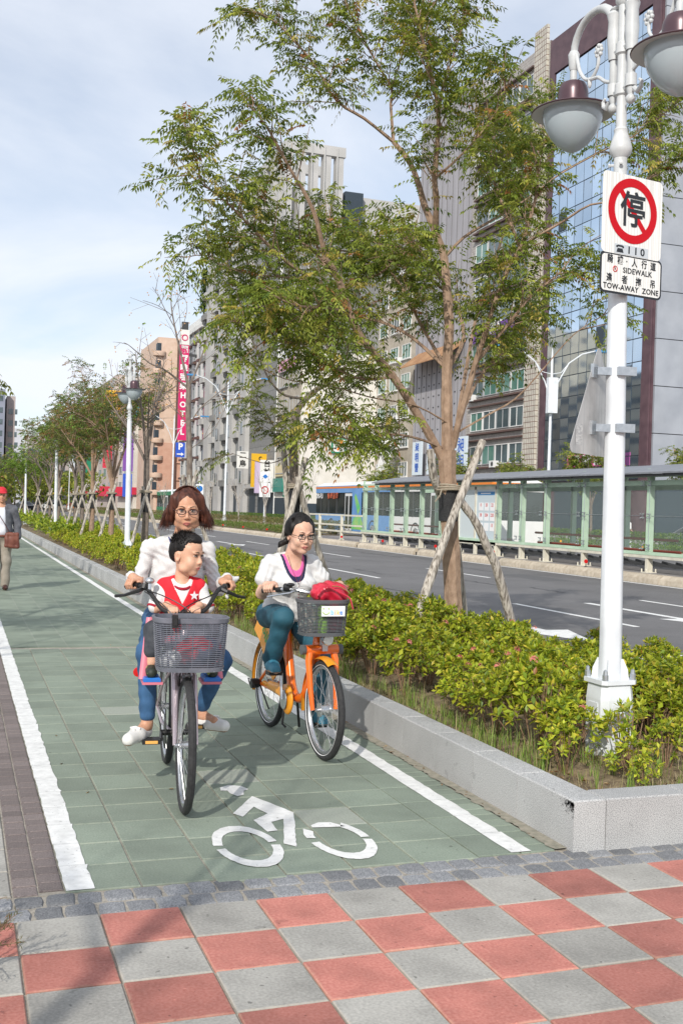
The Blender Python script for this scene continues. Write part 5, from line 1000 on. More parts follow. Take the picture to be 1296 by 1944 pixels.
mBusB = M('bus_blue', (.12, .28, .56), (.16, .33, .62), 1, .35); mOr = M('bus_orange', (.75, .22, .03), rough=.35); mBw = M('bus_white', (.72, .72, .70), (.78, .78, .76), 2, .35); mBg = M('bus_green', (.04, .24, .12), rough=.35)
b1 = bus('blue advertisement-covered city bus with an orange roof stripe standing behind the railing', 20.5, 47.6, 59.6, 2.95, mBusB, mBusB, mBw, mOr)
MB().box(-.02, -.004, 4.0, 5.5, .4, 2.78).ob('side_advertisement', M('ad_blue', (.16, .34, .66), (.12, .28, .56), .8, .35), b1, False); adg = MB().add([(-.025, 4.1, 1.7), (-.025, 4.9, 2.5), (-.025, 5.1, 2.3), (-.025, 4.5, 1.3)], [(0, 1, 2, 3)]).add([(-.026, 3.5, .5), (-.026, 5.5, .5), (-.026, 5.2, 1.15), (-.026, 4.0, 1.25)], [(0, 1, 2, 3)]); adg.ob('green_graphic', M('ad_green', (.08, .5, .2), (.4, .6, .1), 2, .4), b1, False)
text('090-FU', .42, mPaperW, b1, (-.03, 11.2, 2.35), TL, bold=.01); [MB().box(-.04, -.03, 9.7-.5*k-.32, 9.7-.5*k, 2.2+.03*(k % 2), 2.55).ob('route_display', M('route_led', (.7, .14, .05), (.2, .05, .03), 9, .5, lo=.45, hi=.5), b1, False) for k in range(4)]
b2 = bus('white city bus with orange and red markings behind the shelter glass', 20.5, 36.4, 47.2, 2.95, mBw, mBw, mBw, mOr)
MB().box(-.02, -.004, .3, 7.5, .42, .60).box(-.02, -.004, 8, 10.8, .42, .62).ob('orange_band', mOr, b2, False)
bus('green city bus far down the avenue behind the long-haired woman', 20.5, 104, 116, 2.95, mBg, mBg, mBw, mBg)
bus('orange and white bus in the distance near the third street lamp', 20.0, 205, 216, 2.95, mBw, mOr, mBw, mOr)
def car(label, x, y, rz, m, sc=1):
    t = thing('parked_car', label, 'car', (x, y, 0), rz); t.scale = (sc, sc, sc)
    P = [(-2.1, .35), (-2.15, .75), (-1.5, .92), (-.8, 1.38), (.6, 1.42), (1.35, 1.0), (2.05, .9), (2.15, .45), (2.1, .3)]; b = MB(); n = len(P)
    vs = [(-.82 if .92 < z < 1.5 and z > 1.1 else -.88, a, z) for a, z in P]; vs = [(-.62 if z > 1.2 else -.86, a, z) for a, z in P]+[(.62 if z > 1.2 else .86, a, z) for a, z in P]
    b.add(vs, [tuple(range(n))[::-1], tuple(range(n, 2*n))]+[(i, (i+1) % n, (i+1) % n+n, i+n) for i in range(n)]); b.ob('body', m, t)
    g = MB(); g.add([(-.88, -1.4, .95), (-.66, -.78, 1.33), (-.66, .55, 1.36), (-.88, 1.2, 1.0)], [(0, 1, 2, 3)]); g.add([(-.6, -1.42, 1.0), (.6, -1.42, 1.0), (.55, -.86, 1.36), (-.55, -.86, 1.36)], [(0, 1, 2, 3)]); g.ob('window', mWin, t, False)
    for a in (-1.35, 1.35):
        for s_ in (-1, 1): MB().lathe([(0, -.11), (.2, -.11), (.31, -.1), (.32, 0), (.31, .1), (.2, .11), (0, .11)], 18, (s_*.8, a, .32), 'x').ob('wheel', mTyre, t)
    return t
mCarS = M('car_silver', (.45, .47, .5), rough=.3, metal=.5); mCarW = M('car_white', (.72, .72, .72), rough=.3); mCarK = M('car_dark', (.04, .045, .05), rough=.25)
car('silver car on the far road behind the right end of the shelter', 31.5, 36.6, 0, mCarS); car('white car far away at the junction near the vanishing point', 15, 190, .3, mCarW); car('dark car far away left of the white one', 9.5, 170, .2, mCarK); car('small white car waiting far down the road', 12, 215, .5, mCarW)
tk = thing('delivery_truck', 'green and white truck at the right edge beyond the shelter', 'truck', (33, 37, 0)); MB().box(0, 2.3, -3.2, 3.2, .9, 3.3).ob('cargo_box', M('truck_green', (.05, .33, .18), rough=.5), tk, False); MB().box(.1, 2.2, -4.9, -3.3, .5, 2.4).ob('cab', mCarW, tk, False)
for a in (-4.1, -1, 2.2): MB().lathe([(0, -.02), (.42, 0), (.45, .1), (.45, .3), (0, .3)], 18, (.0, a, .45), 'x').ob('wheel', mTyre, tk)
for a, z, r_ in ((-2.2, 2.5, .2), (-1.2, 2.0, .3), (-.3, 2.6, .15)): MB().add([(-.01, a-.35, z-.5), (-.01, a+.25, z-.45), (-.01, a+.35, z+.5), (-.01, a-.25, z+.45)], [(0, 1, 2, 3)]).ob('white_panel', mPaperW, tk, False)
# ================================================================ buildings
def bld(name, label, x0, x1, y0, y1, h, m, z0=.12, parent_only=False):
    t = thing(name, label, 'building', (x0, y0, 0)); MB().box(0, x1-x0, 0, y1-y0, z0, h).ob('wall', m, t, False); return t
WM = {}
mFrame = M('window_frame', (.35, .36, .37), rough=.5); mFrW = M('window_frame_white', (.66, .66, .65), rough=.5); mPane = M('window_pane', (.035, .055, .065), (.10, .14, .15), .35, .08, spec=.9, world=True); mPaneG = M('window_pane_green', (.06, .16, .13), (.14, .26, .22), .4, .1, spec=.8, world=True)
def window(t, face, a, z, w, h, fm=None, pm=None, split=1, sill=True, d=.10):
    """a = distance along the face from the building's origin corner; face W or S"""
    key = (round(w, 2), round(h, 2), split, (fm or mFrame).name, (pm or mPane).name, sill)
    if key not in WM:
        f = MB(); b = .07
        f.box(-w/2, w/2, -d, 0, -h/2, -h/2+b).box(-w/2, w/2, -d, 0, h/2-b, h/2).box(-w/2, -w/2+b, -d, 0, -h/2+b, h/2-b).box(w/2-b, w/2, -d, 0, -h/2+b, h/2-b)
        for k in range(1, split): x = -w/2+w*k/split; f.box(x-.03, x+.03, -d*.8, 0, -h/2+b, h/2-b)
        if sill: f.box(-w/2-.1, w/2+.1, -d-.12, 0, -h/2-.12, -h/2-.003)
        p = MB().add([(-w/2+b, -.04, -h/2+b), (w/2-b, -.04, -h/2+b), (w/2-b, -.04, h/2-b), (-w/2+b, -.04, h/2-b)], [(0, 1, 2, 3)])
        WM[key] = (f.mesh('window', fm or mFrame, False), p.mesh('pane', pm or mPane, False))
    o = link('window', WM[key][0], t, (a, 0, z) if face == 'S' else (0, a, z))
    if face == 'W': o.rotation_euler[2] = -math.pi/2
    link('pane', WM[key][1], o); return o
def panel(t, name, face, a, z, w, h, m, d=.12, **k):
    b = MB()
    if face == 'S': b.box(a-w/2, a+w/2, -d, -.004, z-h/2, z+h/2)
    else: b.box(-d, -.004, a-w/2, a+w/2, z-h/2, z+h/2)
    return b.ob(name, m, t, False, **k)
def ac_unit(t, face, a, z):
    o = panel(t, 'air_conditioner', face, a, z, .85, .6, mFrW, .55); b = MB()
    if face == 'S': b.lathe([(0, -.57), (.2, -.57), (.22, -.55)], 14, (a-.12, 0, z), 'y')
    else: b.lathe([(0, -.57), (.2, -.57), (.22, -.55)], 14, (0, a-.12, z), 'x')
    b.ob('fan_grille', mDk, o, False)
mPurp = M('maroon_tile', (.075, .038, .048), (.11, .06, .07), 1.5, .5, world=True)
# A: blue mirror glass building with a grey panelled side wall
mMir = M('mirror_glass', (.50, .63, .76), (.60, .72, .84), .3, .045, metal=.95, orand=.14, world=True)
mMul = M('mullion', (.03, .045, .06), rough=.5); mPanelG = M('grey_cladding', (.30, .32, .36), (.36, .38, .42), .6, .6, world=True, dirt=(.25, .85))
a = thing('glass_office_building', 'tall office building with a blue mirror glass front and maroon edges', 'building', (45, 60.3, 0))
MB().box(0.1, 24, .1, 15.0, .12, 40.8).ob('wall', mPurp, a, False)
MB().box(0, .1, 1.0, 14.2, 4.4, 37.9).ob('mullion_grid', mMul, a, False)
w_, h_ = 13.2/11, 33.5/20; pm_ = MB().box(-.03, 0, .035, w_-.035, .035, h_-.035).mesh('glass_pane', mMir, False); gr = random.Random(8)
for c in range(11):
    for r in range(20):
        o = link('glass_pane', pm_, a, (0, 1.0+c*w_, 4.4+r*h_)); o.rotation_euler = (0, gr.uniform(-.010, .010), gr.uniform(-.010, .010))
for (c, r) in ((9, 12), (4, 6), (9, 17), (2, 5)): panel(a, 'open_window', 'W', 1.0+(c+.5)*w_, 4.4+(r+.5)*h_, w_-.2, h_-.2, mMul, .10)
MB().box(-.12, 0, 0, .95, .12, 40.9).box(-.12, 0, 14.25, 15.0, .12, 40.9).box(-.12, 0, .95, 14.25, 38.0, 40.9).ob('maroon_trim', mPurp, a, False)
for k in range(12):
    MB().box(.3, 24, -.10, .09, 1+k*3.32, 1+(k+1)*3.32-.06).ob('cladding_panel', mPanelG, a, False)
MB().box(-.25, -.13, 2, 12, .3, 4.0).ob('shop_front', mMul, a, False)
MB().box(.5, 24, -.4, -.11, .12, 4.3).ob('side_dark_box', mMul, a, False)  # dark box added at ground level for the shade seen through the shelter glass
pk = thing('pink_sign_board', 'pink and white shop sign board low on the glass building', 'sign', (44.6, 66.5, 5.9)); MB().box(-.1, 0, -3.5, 3.6, -.45, .5).ob('board', M('sign_pink', (.75, .08, .32), rough=.5), pk, False)
for i in range(4): MB().box(-.12, -.101, 2.4-1.6*i-.6, 2.4-1.6*i+.6, -.38, .42).ob('letter_panel', mPaperW, pk, False)
# B: grey tile building with ribbon windows
mTileG = brick_mat('grey_wall_tile', (.42, .40, .37), (.50, .48, .45), (.17, .13, .12), .24, .08, .012, .0, .5, rot=(0, R(90), 0)); mTileC = brick_mat('cream_grid_tile', (.50, .47, .40), (.56, .53, .46), (.16, .09, .07), .45, .30, .03, .0, .5, rot=(0, R(90), 0)); mBrown = M('brown_ledge', (.10, .055, .045), rough=.5)
b = bld('tiled_apartment_building', 'grey tiled building with ribbon windows and a gridded cream corner pier', 45.02, 60, 75.6, 89.2, 41.2, mTileG); gr = random.Random(3)
MB().box(-.25, 0, .2, 2.2, .12, 42.6).ob('corner_pier', mTileC, b, False)
for k in range(11):
    z = 7.1+k*3.15; MB().box(-.35, -.004, 2.3, 12.8, z-1.35, z-1.2).box(-.35, -.004, 2.3, 12.8, z+1.2, z+1.33).ob('ledge', mBrown, b, False)
    for q in range(4): window(b, 'W', 3.7+q*2.55, z-.1, 2.4, 1.75, mFrW if gr.random() < .4 else mFrame, mPaneG if gr.random() < .35 else mPane, 2, False)
    if gr.random() < .8: ac_unit(b, 'W', gr.choice((4.5, 7.2, 9.5, 12)), z-1.0)
bn = thing('cram_school_banner', 'purple banner with white Chinese characters across the tiled building', 'banner', (44.6, 83.5, 18.1)); MB().box(-.08, 0, -4, 4, -.65, .65).ob('cloth', M('banner_purple', (.14, .05, .26), rough=.6), bn, False); text('國·國中·', .95, mPaperW, bn, (-.1, 0, .18), TL, bold=.02)
for i, (s1_, s2_) in enumerate((('27', '夏老'), ('00', '師理'), (' ', '化'))):
    q = panel(b, 'window_poster', 'W', 7.9-1.35*i, 16.45, 1.15, 1.5, M('poster_yellow', (.60, .66, .10), rough=.6), .16); (text(s1_, .75, mInk, q, (-.175, 7.9-1.35*i, 16.8), TL, bold=.01) if s1_.strip() else None); text(s2_, .6, mInk, q, (-.175, 7.9-1.35*i, 16.1), TL)
MB().box(-.3, 0, 0, 13.6, .12, 4.6).ob('shop_front', mMul, b, False)
# C: building wrapped in grey sheeting
mSheet = M('grey_sheeting', (.30, .29, .31), (.37, .36, .38), 1.2, .8, world=True, stretch=(1, 1, .15))
c = bld('sheeted_building', 'tall building front wrapped in grey metal sheeting with a brown awning', 45.04, 60, 89.6, 102, 43.2, mSheet)
for k in range(10): MB().box(-.05, -.004, .5+k*1.25-.04, .5+k*1.25+.04, 4, 43).ob('sheet_joint', M('sheet_seam', (.19, .185, .19)), c, False)
dt = MB()
for k in range(9):
    for j in range(9): dt.box(-.06, -.004, 1.1+k*1.25-.1, 1.1+k*1.25+.1, 6.5+j*1.15, 6.62+j*1.15)
dt.ob('vent_slots', mDk, c, False, kind='stuff')
aw = MB(); aw.add([(-2.2, .3, 16.6), (-2.2, 11.5, 16.6), (0, 11.5, 18.3), (0, .3, 18.3), (-2.2, .3, 16.5), (-2.2, 11.5, 16.5), (0, 11.5, 18.1), (0, .3, 18.1)], [(0, 1, 2, 3), (7, 6, 5, 4), (0, 4, 5, 1), (0, 3, 7, 4), (1, 5, 6, 2)]); aw.ob('awning', M('rusty_awning', (.30, .15, .07), (.42, .24, .12), 1.5, .7, world=True), c, False)
bb = thing('white_billboard', 'white hoardings with blue Chinese characters behind the near tree', 'sign', (44.0, 93.5, 7.1)); gr = random.Random(2); mBl = M('ink_blue', (.03, .12, .5), rough=.5)
for i, (y, w, ch) in enumerate(((4.6, 2.4, '昶明營'), (1.2, 1.9, '昶明營'), (-2.4, 2.2, '昶明'), (-5.6, 2.6, '昶明'))):
    p = MB().box(-.1, .0, y-w/2, y+w/2, -1.7, 1.7+(.3 if i == 2 else 0)).ob('board', M('hoarding_white', (.62, .70, .76), rough=.5), bb, False); h = 3.3/max(2, len(ch))*.95
    for j, q in enumerate(ch): text(q, h*.92, mBl, p, (-.13, y, 1.6-h*(j+.5)), TL, bold=.02)
# D: beige apartments
mBeW = M('beige_render', (.38, .335, .27), (.47, .42, .35), 1.2, .8, world=True, dirt=(.5, .75)); gr = random.Random(5)
d = bld('beige_apartment_building', 'beige apartment block with white framed windows left of the sheeted building', 45.06, 60, 102.4, 113.0, 30.5, mBeW)
for k in range(8):
    for q in range(3): window(d, 'W', 2.0+q*3.4, 6.2+k*3.2, 2.3, 1.6, mFrW, mPaneG if gr.random() < .5 else mPane, 3)
    if gr.random() < .7: ac_unit(d, 'W', gr.choice((3.7, 7.1)), 5.4+k*3.2)
MB().box(-.3, 0, 0, 10.6, .12, 4.4).ob('shop_front', mMul, d, False)
cv = thing('covered_bundle', 'tilted bundle of white tubes under plastic sheeting above the shelter roof', 'bundle', (43.2, 106, 5.2)); rr = random.Random(9)
for k in range(10): MB().tube([(0, 1.8-k*.34, 0+rr.uniform(-.1, .1)), (0, -.2-k*.30, 3.4+rr.uniform(-.2, .2))], .15, 7).ob('tube', mBw, cv)
MB().ball((0, -1.6, 3.6), (.6, 1.9, .6), 12, 7).ob('plastic_cover', mBw, cv); MB().box(-.3, .3, -2, 2, -1.3, -.1).box(-.1, .1, -.3, .3, -5.0, -1.3).ob('stand', mStl, cv, False)
# E: white blank wall with shops
mWhW = M('white_render', (.66, .63, .57), (.74, .71, .66), .8, .8, world=True, dirt=(.3, .88))
e = bld('white_walled_building', 'building with a large blank white side wall and shop signs on its street front', 36.0, 52, 113.0, 122.5, 19.6, mWhW); gr = random.Random(6)
MB().box(-.12, 0, 0, 9.5, 4.6, 19.6).ob('street_front', mBeW, e, False)
for k in range(4):
    for q in range(2): window(e, 'W', 2.4+q*4.4, 6.7+k*3.4, 3.4, 1.9, mFrame, mPaneG, 3, d=.25)
MB().box(.3, 6, -.14, -.004, .3, 2.2).ob('shop_window', mMul, e, False)
g1 = panel(e, 'shop_fascia', 'W', 2.4, 2.55+.9, 4.4, 1.2, M('fascia_green', (.015, .22, .12), rough=.4), .5); text('SUB', 1.0, mPaperW, g1, (-.52, 3.5, 3.45), TL, bold=.05); text('WAY', 1.0, M('ink_yellow', (.8, .62, .05), rough=.5), g1, (-.52, 1.35, 3.45), TL, bold=.05)
panel(e, 'shop_fascia', 'W', 7.1, 4.3, 4.0, 1.6, M('fascia_teal', (.02, .22, .17), rough=.4), .5)
panel(e, 'shop_window', 'W', 4.7, 1.5, 9, 2.6, mMul, .2); panel(e, 'shop_fascia', 'W', 7.2, 6.0, 3.6, 1.3, M('fascia_cream', (.6, .5, .3), rough=.5), .3)
sv = thing('convenience_store_sign', 'small convenience store sign with an orange and green seven on the white wall', 'sign', (40.5, 112.9, 8.9)); MB().box(-.85, .85, -.3, 0, -.85, .85).ob('box', M('fascia_green', (0, 0, 0)), sv, False); MB().box(-.7, .7, -.32, -.301, -.7, .7).ob('face', mPaperW, sv, False)
text('7', 1.7, mOr, sv, (.02, -.34, 0), TX3, bold=.05); text('ELEVEN', .30, M('fascia_green', (0, 0, 0)), sv, (0, -.36, -.08), TX3, bold=.01)
def vsign(label, x, y, z, w, h, m, txt, tm, face='W', size=None, name='shop_sign', d=.25, bold=.02, colx=0):
    t = thing(name, label, 'sign', (x, y, z)); MB().box(-d, 0, -w/2, w/2, -h/2, h/2).ob('board', m, t, False) if face == 'W' else MB().box(-w/2, w/2, -d, 0, -h/2, h/2).ob('board', m, t, False)
    n = len(txt); s_ = size or min(w*.8, h/n*.88)
    for i, ch in enumerate(txt):
        zz = h/2-h*(i+.5)/n
        if ch.strip(): text(ch, s_, tm, t, (-d-.02, 0, zz) if face == 'W' else (0, -d-.02, zz), TL if face == 'W' else TX3, bold=bold)
    return t
mYel = M('sign_yellow', (.72, .42, .02), rough=.5); mVio = M('sign_violet', (.20, .08, .38), rough=.5); mWs = M('sign_white', (.72, .72, .70), rough=.5); mMag = M('sign_magenta', (.62, .02, .14), rough=.45)
pb_ = thing('roof_billboard', 'white and pink property billboard high on the corner of the white walled building', 'sign', (35.6, 117.6, 18.9)); MB().box(-.12, 0, -3.4, 3.4, -1.2, 1.3).ob('board', mWs, pb_, False); MB().box(-.14, -.121, -3.3, 3.3, -1.15, .1).ob('pink_field', M('soft_pink', (.60, .30, .42), rough=.6), pb_, False); MB().box(-.135, -.121, -3.0, 1.8, .6, 1.0).box(-.135, -.121, -2.2, 1.2, .3, .45).ob('print', M('faded_print', (.28, .3, .34), (.6, .6, .6), 6, .6, lo=.48, hi=.52, stretch=(1, 1, 2)), pb_, False)
vsign('yellow vertical cafe banner with dark lettering', 35.2, 127.3, 6.2, 2.2, 4.2, mYel, 'cama', mInk, 'S', 1.0); vsign('white vertical board with black characters right of the yellow banner', 34.9, 122.9, 5.4, 1.7, 3.9, mWs, '台林代書', mInk, 'S', .9); vsign('narrow lilac vertical sign between the yellow and white boards', 33.9, 123.2, 5.2, .8, 3.8, M('soft_lilac', (.5, .4, .55), rough=.6), ' ', mInk, 'S', .6)
vsign('white square sign with brush characters left of the yellow banner', 33.9, 131.0, 7.6, 1.5, 2.2, mWs, '二鳥', mInk, 'S', .95)
# F/G: tall grey stone tower, corner at x=36 y=122.8
mSto = brick_mat('grey_stone_cladding', (.205, .205, .20), (.25, .25, .245), (.13, .13, .13), 1.3, .85, .03, .5, .7, rot=(R(90), 0, 0)); mStoL = M('pale_stone', (.40, .395, .38), (.47, .46, .45), .5, .75, world=True)
g = bld('stone_clad_tower', 'tall grey stone apartment tower with open roof frames and stepped balconies', 36.02, 58, 123.0, 166, 36.0, mSto); gr = random.Random(4)
MB().box(1.0, 22, 1.0, 17, 36.0, 41.0).box(1, 22, 17.5, 40, 36.0, 39.0).ob('upper_storeys', mStoL, g, False)
MB().box(1.2, 5.6, -.02, .6, 41.8, 46.2).ob('_', mStoL, g, False) if False else None
fr = MB()
for k in range(5): x = .15+k*1.64; fr.box(x, x+.88, .003, .9, 36.02, 45.3); fr.box(x-.12, x+.05, -.25, 1.0, 28.0, 46.3)
fr.box(-.05, 7.8, -.15, .95, 45.3, 46.5); fr.box(-.05, 7.8, 8, 8.9, 45.3, 46.5); fr.box(-.06, .9, .96, 17, 45.31, 46.4)
for k in range(5): fr.box(-.06, .8, 2+k*3.4, 3+k*3.4, 36.02, 45.3)
fr.ob('roof_frame', mStoL, g, False)
MB().box(7.9, 10.3, -.05, 4, 36, 41.2).ob('dark_glass_band', mMul, g, False)
for (ya, yb, xo, hh) in ((13.0, 16.6, -.6, 44), (20.5, 24, -.6, 43), (28, 31.5, -.5, 41.5), (36, 39.5, -.5, 40)): MB().box(xo, 0, ya, yb, .12, hh).ob('projecting_bay', mStoL, g, False)
for k in range(11):
    for q, ya in enumerate((17.2, 24.6, 32.1, 40.1)):
        z = 6.0+k*3.3
        if q > 2 and k > 9: continue
        MB().box(-.7, 0, ya, ya+2.8, z-1.55, z-.65).ob('balcony', mSto if (k+q) % 2 else mStoL, g, False); window(g, 'W', ya+1.4, z+.35, 2.1, 1.9, mFrame, mPane, 2, False)
for k in range(12):
    for ya in (14.8, 22.25, 29.75): o = window(g, 'W', ya, 5.6+k*3.3, 1.3, 1.7, mFrame, mPane, 1, False); o.location.x = -.6
MB().box(-.9, -.004, 0.3, 12.2, 4.0, 4.6).ob('canopy', mStoL, g, False)
for k in range(8): panel(g, 'shop_window', 'W', 1.6+k*4.4, 2.1, 3.0, 3.4, mMul, .06)
MB().tube([(-.05, -.25, .2), (-.05, -.25, 36)], .14, 7).ob('drain_pipe', mBw, g)
# H: white hotel
mHot = M('hotel_white', (.62, .62, .60), (.70, .70, .68), .7, .7, world=True)
h = bld('white_hotel_building', 'white hotel with dark windows and small balconies behind the magenta sign', 36.04, 55, 166.5, 183, 30.8, mHot)
MB().box(-.5, 19, -.2, 16.6, 30.2, 30.9).box(.5, 18, 1.5, 15, 30.9, 32.6).ob('cornice', mHot, h, False)
for k in range(9):
    for q in range(4): window(h, 'W', 2.2+q*4.0, 3.4+k*3.15+.9, 1.5, 1.9, mFrame, mPane, 1, False, d=.2); panel(h, 'flower_box', 'W', 2.2+q*4.0, 3.0+k*3.15, 1.9, .35, mBrown, .6)
hs = thing('hotel_sign', 'tall magenta vertical hotel sign with white characters', 'sign', (33.2, 172, 0)); MB().box(0, 1.5, -.35, 0, 12.2, 27.8).ob('board', mMag, hs, False); MB().box(0, 1.5, -.35, 0, 27.85, 30.3).ob('top_panel', mWs, hs, False); MB().torus((.75, -.36, 29.0), (0, 1, 0), .45, .1, 18, 5).ob('ring_mark', mMag, hs, False); MB().box(.2, 1.3, -.3, -.05, 30.31, 31.6).box(1.5, 3.0, -.3, -.1, 13, 13.4).box(1.5, 3.0, -.3, -.1, 26, 26.4).ob('bracket', mDk, hs, False)
for i, ch in enumerate('麗都唯客樂HOTEL'): text(ch, 1.25, mPaperW, hs, (.75, -.38, 27.0-i*1.5), TX3, bold=.05)
pk2 = thing('parking_sign', 'blue parking sign with a white P and arrow below the hotel sign', 'sign', (32.9, 171.9, 10.6)); MB().box(.1, 1.6, -.35, 0, -1.2, 1.2).ob('board', M('sign_deep_blue', (.03, .10, .55), rough=.45), pk2, False); text('P', 1.4, mPaperW, pk2, (.85, -.38, .5), TX3, bold=.06); MB().bar((.3, -.38, -.7), (1.0, -.38, -.7), .05, .2).add([(1.0, -.38, -1.0), (1.45, -.38, -.7), (1.0, -.38, -.4)], [(0, 1, 2)]).ob('arrow', mPaperW, pk2, False)
fir = thing('roof_tree', 'narrow dark conifer growing on the white hotel roof', 'tree', (36.6, 170, 32.6)); MB().tube([(0, 0, 0), (0, 0, 3)], .15, 6).ob('trunk', mBark2, fir)
RNG = np.random.default_rng(3); k = 900; zz = RNG.random(k)*7; P = np.stack([RNG.normal(0, .45, k)*(1-zz/9), RNG.normal(0, .45, k)*(1-zz/9), zz+.6], 1); v, f = leaves_arr(P, RNG.normal(0, 1, (k, 3)), np.full(k, .6), np.full(k, .2)); link('crown', npmesh('crown', v, f, mLeafT, col=pick([(.03, .07, .025), (.05, .10, .03)], [1, 1], k)), fir, kind='stuff')
# I: salmon building
mSal = M('salmon_tile', (.50, .28, .20), (.56, .34, .25), 1.0, .75, world=True); mSalL = M('salmon_light', (.58, .42, .32), (.64, .48, .38), 1.0, .75, world=True)
i_b = bld('salmon_apartment_building', 'salmon pink apartment building with rounded balconies left of the hotel sign', 33.6, 50, 195, 215, 32.4, mSalL)
MB().box(.5, 16.4, -.06, -.004, .12, 13).ob('lower_cladding', mSal, i_b, False)
for k in range(9):
    z = 4.6+k*3.2
    for xx in (5.8, 10): window(i_b, 'S', xx, z, 1.7, 1.5, mFrW, mPane, 2)
    MB().box(4.0, 16.4, -.35, -.07, z-1.7, z-1.55).ob('ledge', mSal, i_b, False)
    bal = MB(); bal.lathe([(0, 0), (1.15, 0), (1.2, .1), (1.2, .8), (1.12, .85)], 16, (.3, .2, z-1.3)); bal.ob('balcony', mSalL, i_b); MB().box(-.1, .6, -.05, 1.6, z-.3, z+1.1).ob('balcony_door', mMul, i_b, False)
MB().box(3.6, 3.85, -.5, -.004, .12, 32).ob('drain_channel', mBrown, i_b, False)
# J: bright shops further on
gr = random.Random(12); cols = [(.60, .56, .50), (.42, .36, .33), (.55, .50, .46), (.35, .33, .34)]
for k, (y0, y1, x0, hh, lab) in enumerate([(222, 245, 34, 27, 'cream building with bright shop signs left of the second lamp post'), (247, 275, 33, 31, 'brown building with signs seen between the reddish trees'), (278, 305, 33, 24, 'low cream building behind the third lamp post'), (310, 345, 34, 30, 'grey building far down the avenue left of the third lamp post')]):
    t = bld('shop_building', lab, x0, x0+18, y0, y1, hh, M('facade_%s' % 'abcd'[k], cols[k], tuple(c*1.15 for c in cols[k]), .5, .8, world=True))
    for r in range(int(hh/3.4)-1):
        for q in range(3): window(t, 'W', (y1-y0)*(q+.5)/3, 5.5+r*3.4, 4.5, 1.7, mFrame, mPane, 3, False)
        for q in range(2): window(t, 'S', 4+q*6, 5.5+r*3.4, 3, 1.7, mFrame, mPane, 2, False)
    panel(t, 'shop_fascia', 'W', (y1-y0)/2, 3.8, (y1-y0)*.9, 1.4, M('fascia_red', (.60, .03, .07), rough=.5), 1.2)
for lab, x, y, z, w, hh, m, tx in (('purple and white vertical sign left of the salmon building', 31.5, 214, 12, 2.0, 8, mVio, ' '), ('blue vertical sign below the purple one', 31.5, 214, 5.2, 1.8, 4.6, M('sign_deep_blue', (0, 0, 0)), ' '), ('cyan rooftop sign behind the reddish trees', 33.8, 221, 21, 5, 2.6, M('sign_cyan', (.02, .40, .62), rough=.5), ' '), ('orange and yellow billboard behind the reddish trees', 33.0, 246, 25, 5.5, 4.5, M('sign_orange', (.85, .30, .02), (.85, .6, .05), .4, .5), ' '), ('red and white hanging sign below the orange billboard', 31.5, 246, 13, 2.0, 7, M('fascia_red', (0, 0, 0)), ' '), ('green vertical sign left of the red one', 31, 277, 13, 2.2, 10, M('fascia_green', (0, 0, 0)), ' '), ('red awning sign over the far shops', 31.0, 221.5, 4.2, 8, 1.5, M('fascia_red', (0, 0, 0)), ' '), ('yellow round sign in the far trees', 30, 309, 20, 2.6, 2.6, mYel, ' ')):
    vsign(lab, x, y, z, w, hh, m, tx, mPaperW, 'S', bold=.04)
# K: towers at the end of the avenue
mHz = [M('far_tower_blue', (.20, .22, .28), (.26, .28, .34), .2, .8, world=True), M('far_tower_tan', (.34, .29, .27), (.40, .35, .33), .2, .8, world=True), M('far_block_white', (.46, .47, .50), (.55, .56, .60), .2, .8, world=True), M('far_block_grey', (.16, .16, .19), (.2, .2, .23), .2, .8, world=True)]
for k, (x0, x1, y, hh, m, lab) in enumerate([(2, 11.6, 318, 33, 0, 'blue grey tower at the left edge of the skyline'), (12.2, 14.6, 322, 31.5, 1, 'tan tower right of the blue grey tower'), (16.5, 20, 380, 26, 2, 'pale low block beyond the tan tower'), (20, 30, 400, 20, 3, 'dark block in the distance behind the fourth lamp post'), (24, 40, 420, 26, 1, 'brown distant block behind the far trees'), (-6, 1.5, 300, 22, 3, 'grey block beyond the left edge')]):
    t = bld('distant_tower', lab, x0, x1, y, y+20, hh, mHz[m]); b_ = MB()
    for r in range(int(hh/3.3)-1):
        for q in range(max(2, int((x1-x0)/2.4))): b_.box((q+.25)*2.4, (q+.75)*2.4 if (q+.75)*2.4 < x1-x0 else x1-x0-.1, -.1, -.004, 3.2+r*3.3, 4.7+r*3.3)
    b_.ob('windows', mPane, t, False, kind='stuff')
tree_row = thing('tree_clump', 'dark green trees at the far junction below the towers', 'trees', (8, 200, 0)); RNG = np.random.default_rng(31); k = 5200
cx = RNG.uniform(-10, 14, 26); P = np.stack([cx[RNG.integers(0, 26, k)]+RNG.normal(0, 1.5, k), RNG.uniform(-12, 25, k), 1.5+5.5*RNG.random(k)**.8], 1); v, f = leaves_arr(P, RNG.normal(0, 1, (k, 3)), np.full(k, .9), np.full(k, .45)); link('crown', npmesh('crown', v, f, mLeafT, col=pick(*LEAF['green'], k)), tree_row, kind='stuff'); tk_ = MB()
for q in range(16): tk_.tube([(cx[q], -5+q*1.5, 0), (cx[q]+.2, -5+q*1.5, 4)], .15, 5)
tk_.ob('trunks', mBark2, tree_row)
# across the street, outside the picture: what the mirror glass reflects
mTan = brick_mat('window_grid_facade', (.07, .08, .09), (.12, .13, .14), (.46, .38, .28), 3.0, 3.2, 1.0, .0, .6, rot=(R(90), 0, R(90)))
for k, (y0, y1, hh) in enumerate([(118, 140, 34), (142, 172, 26), (176, 215, 38)]): bld('opposite_building', ['tan building across the street mirrored in the glass', 'lower tan building across the street', 'tall tan building across the street'][k], -32, -14, y0, y1, hh, mTan)
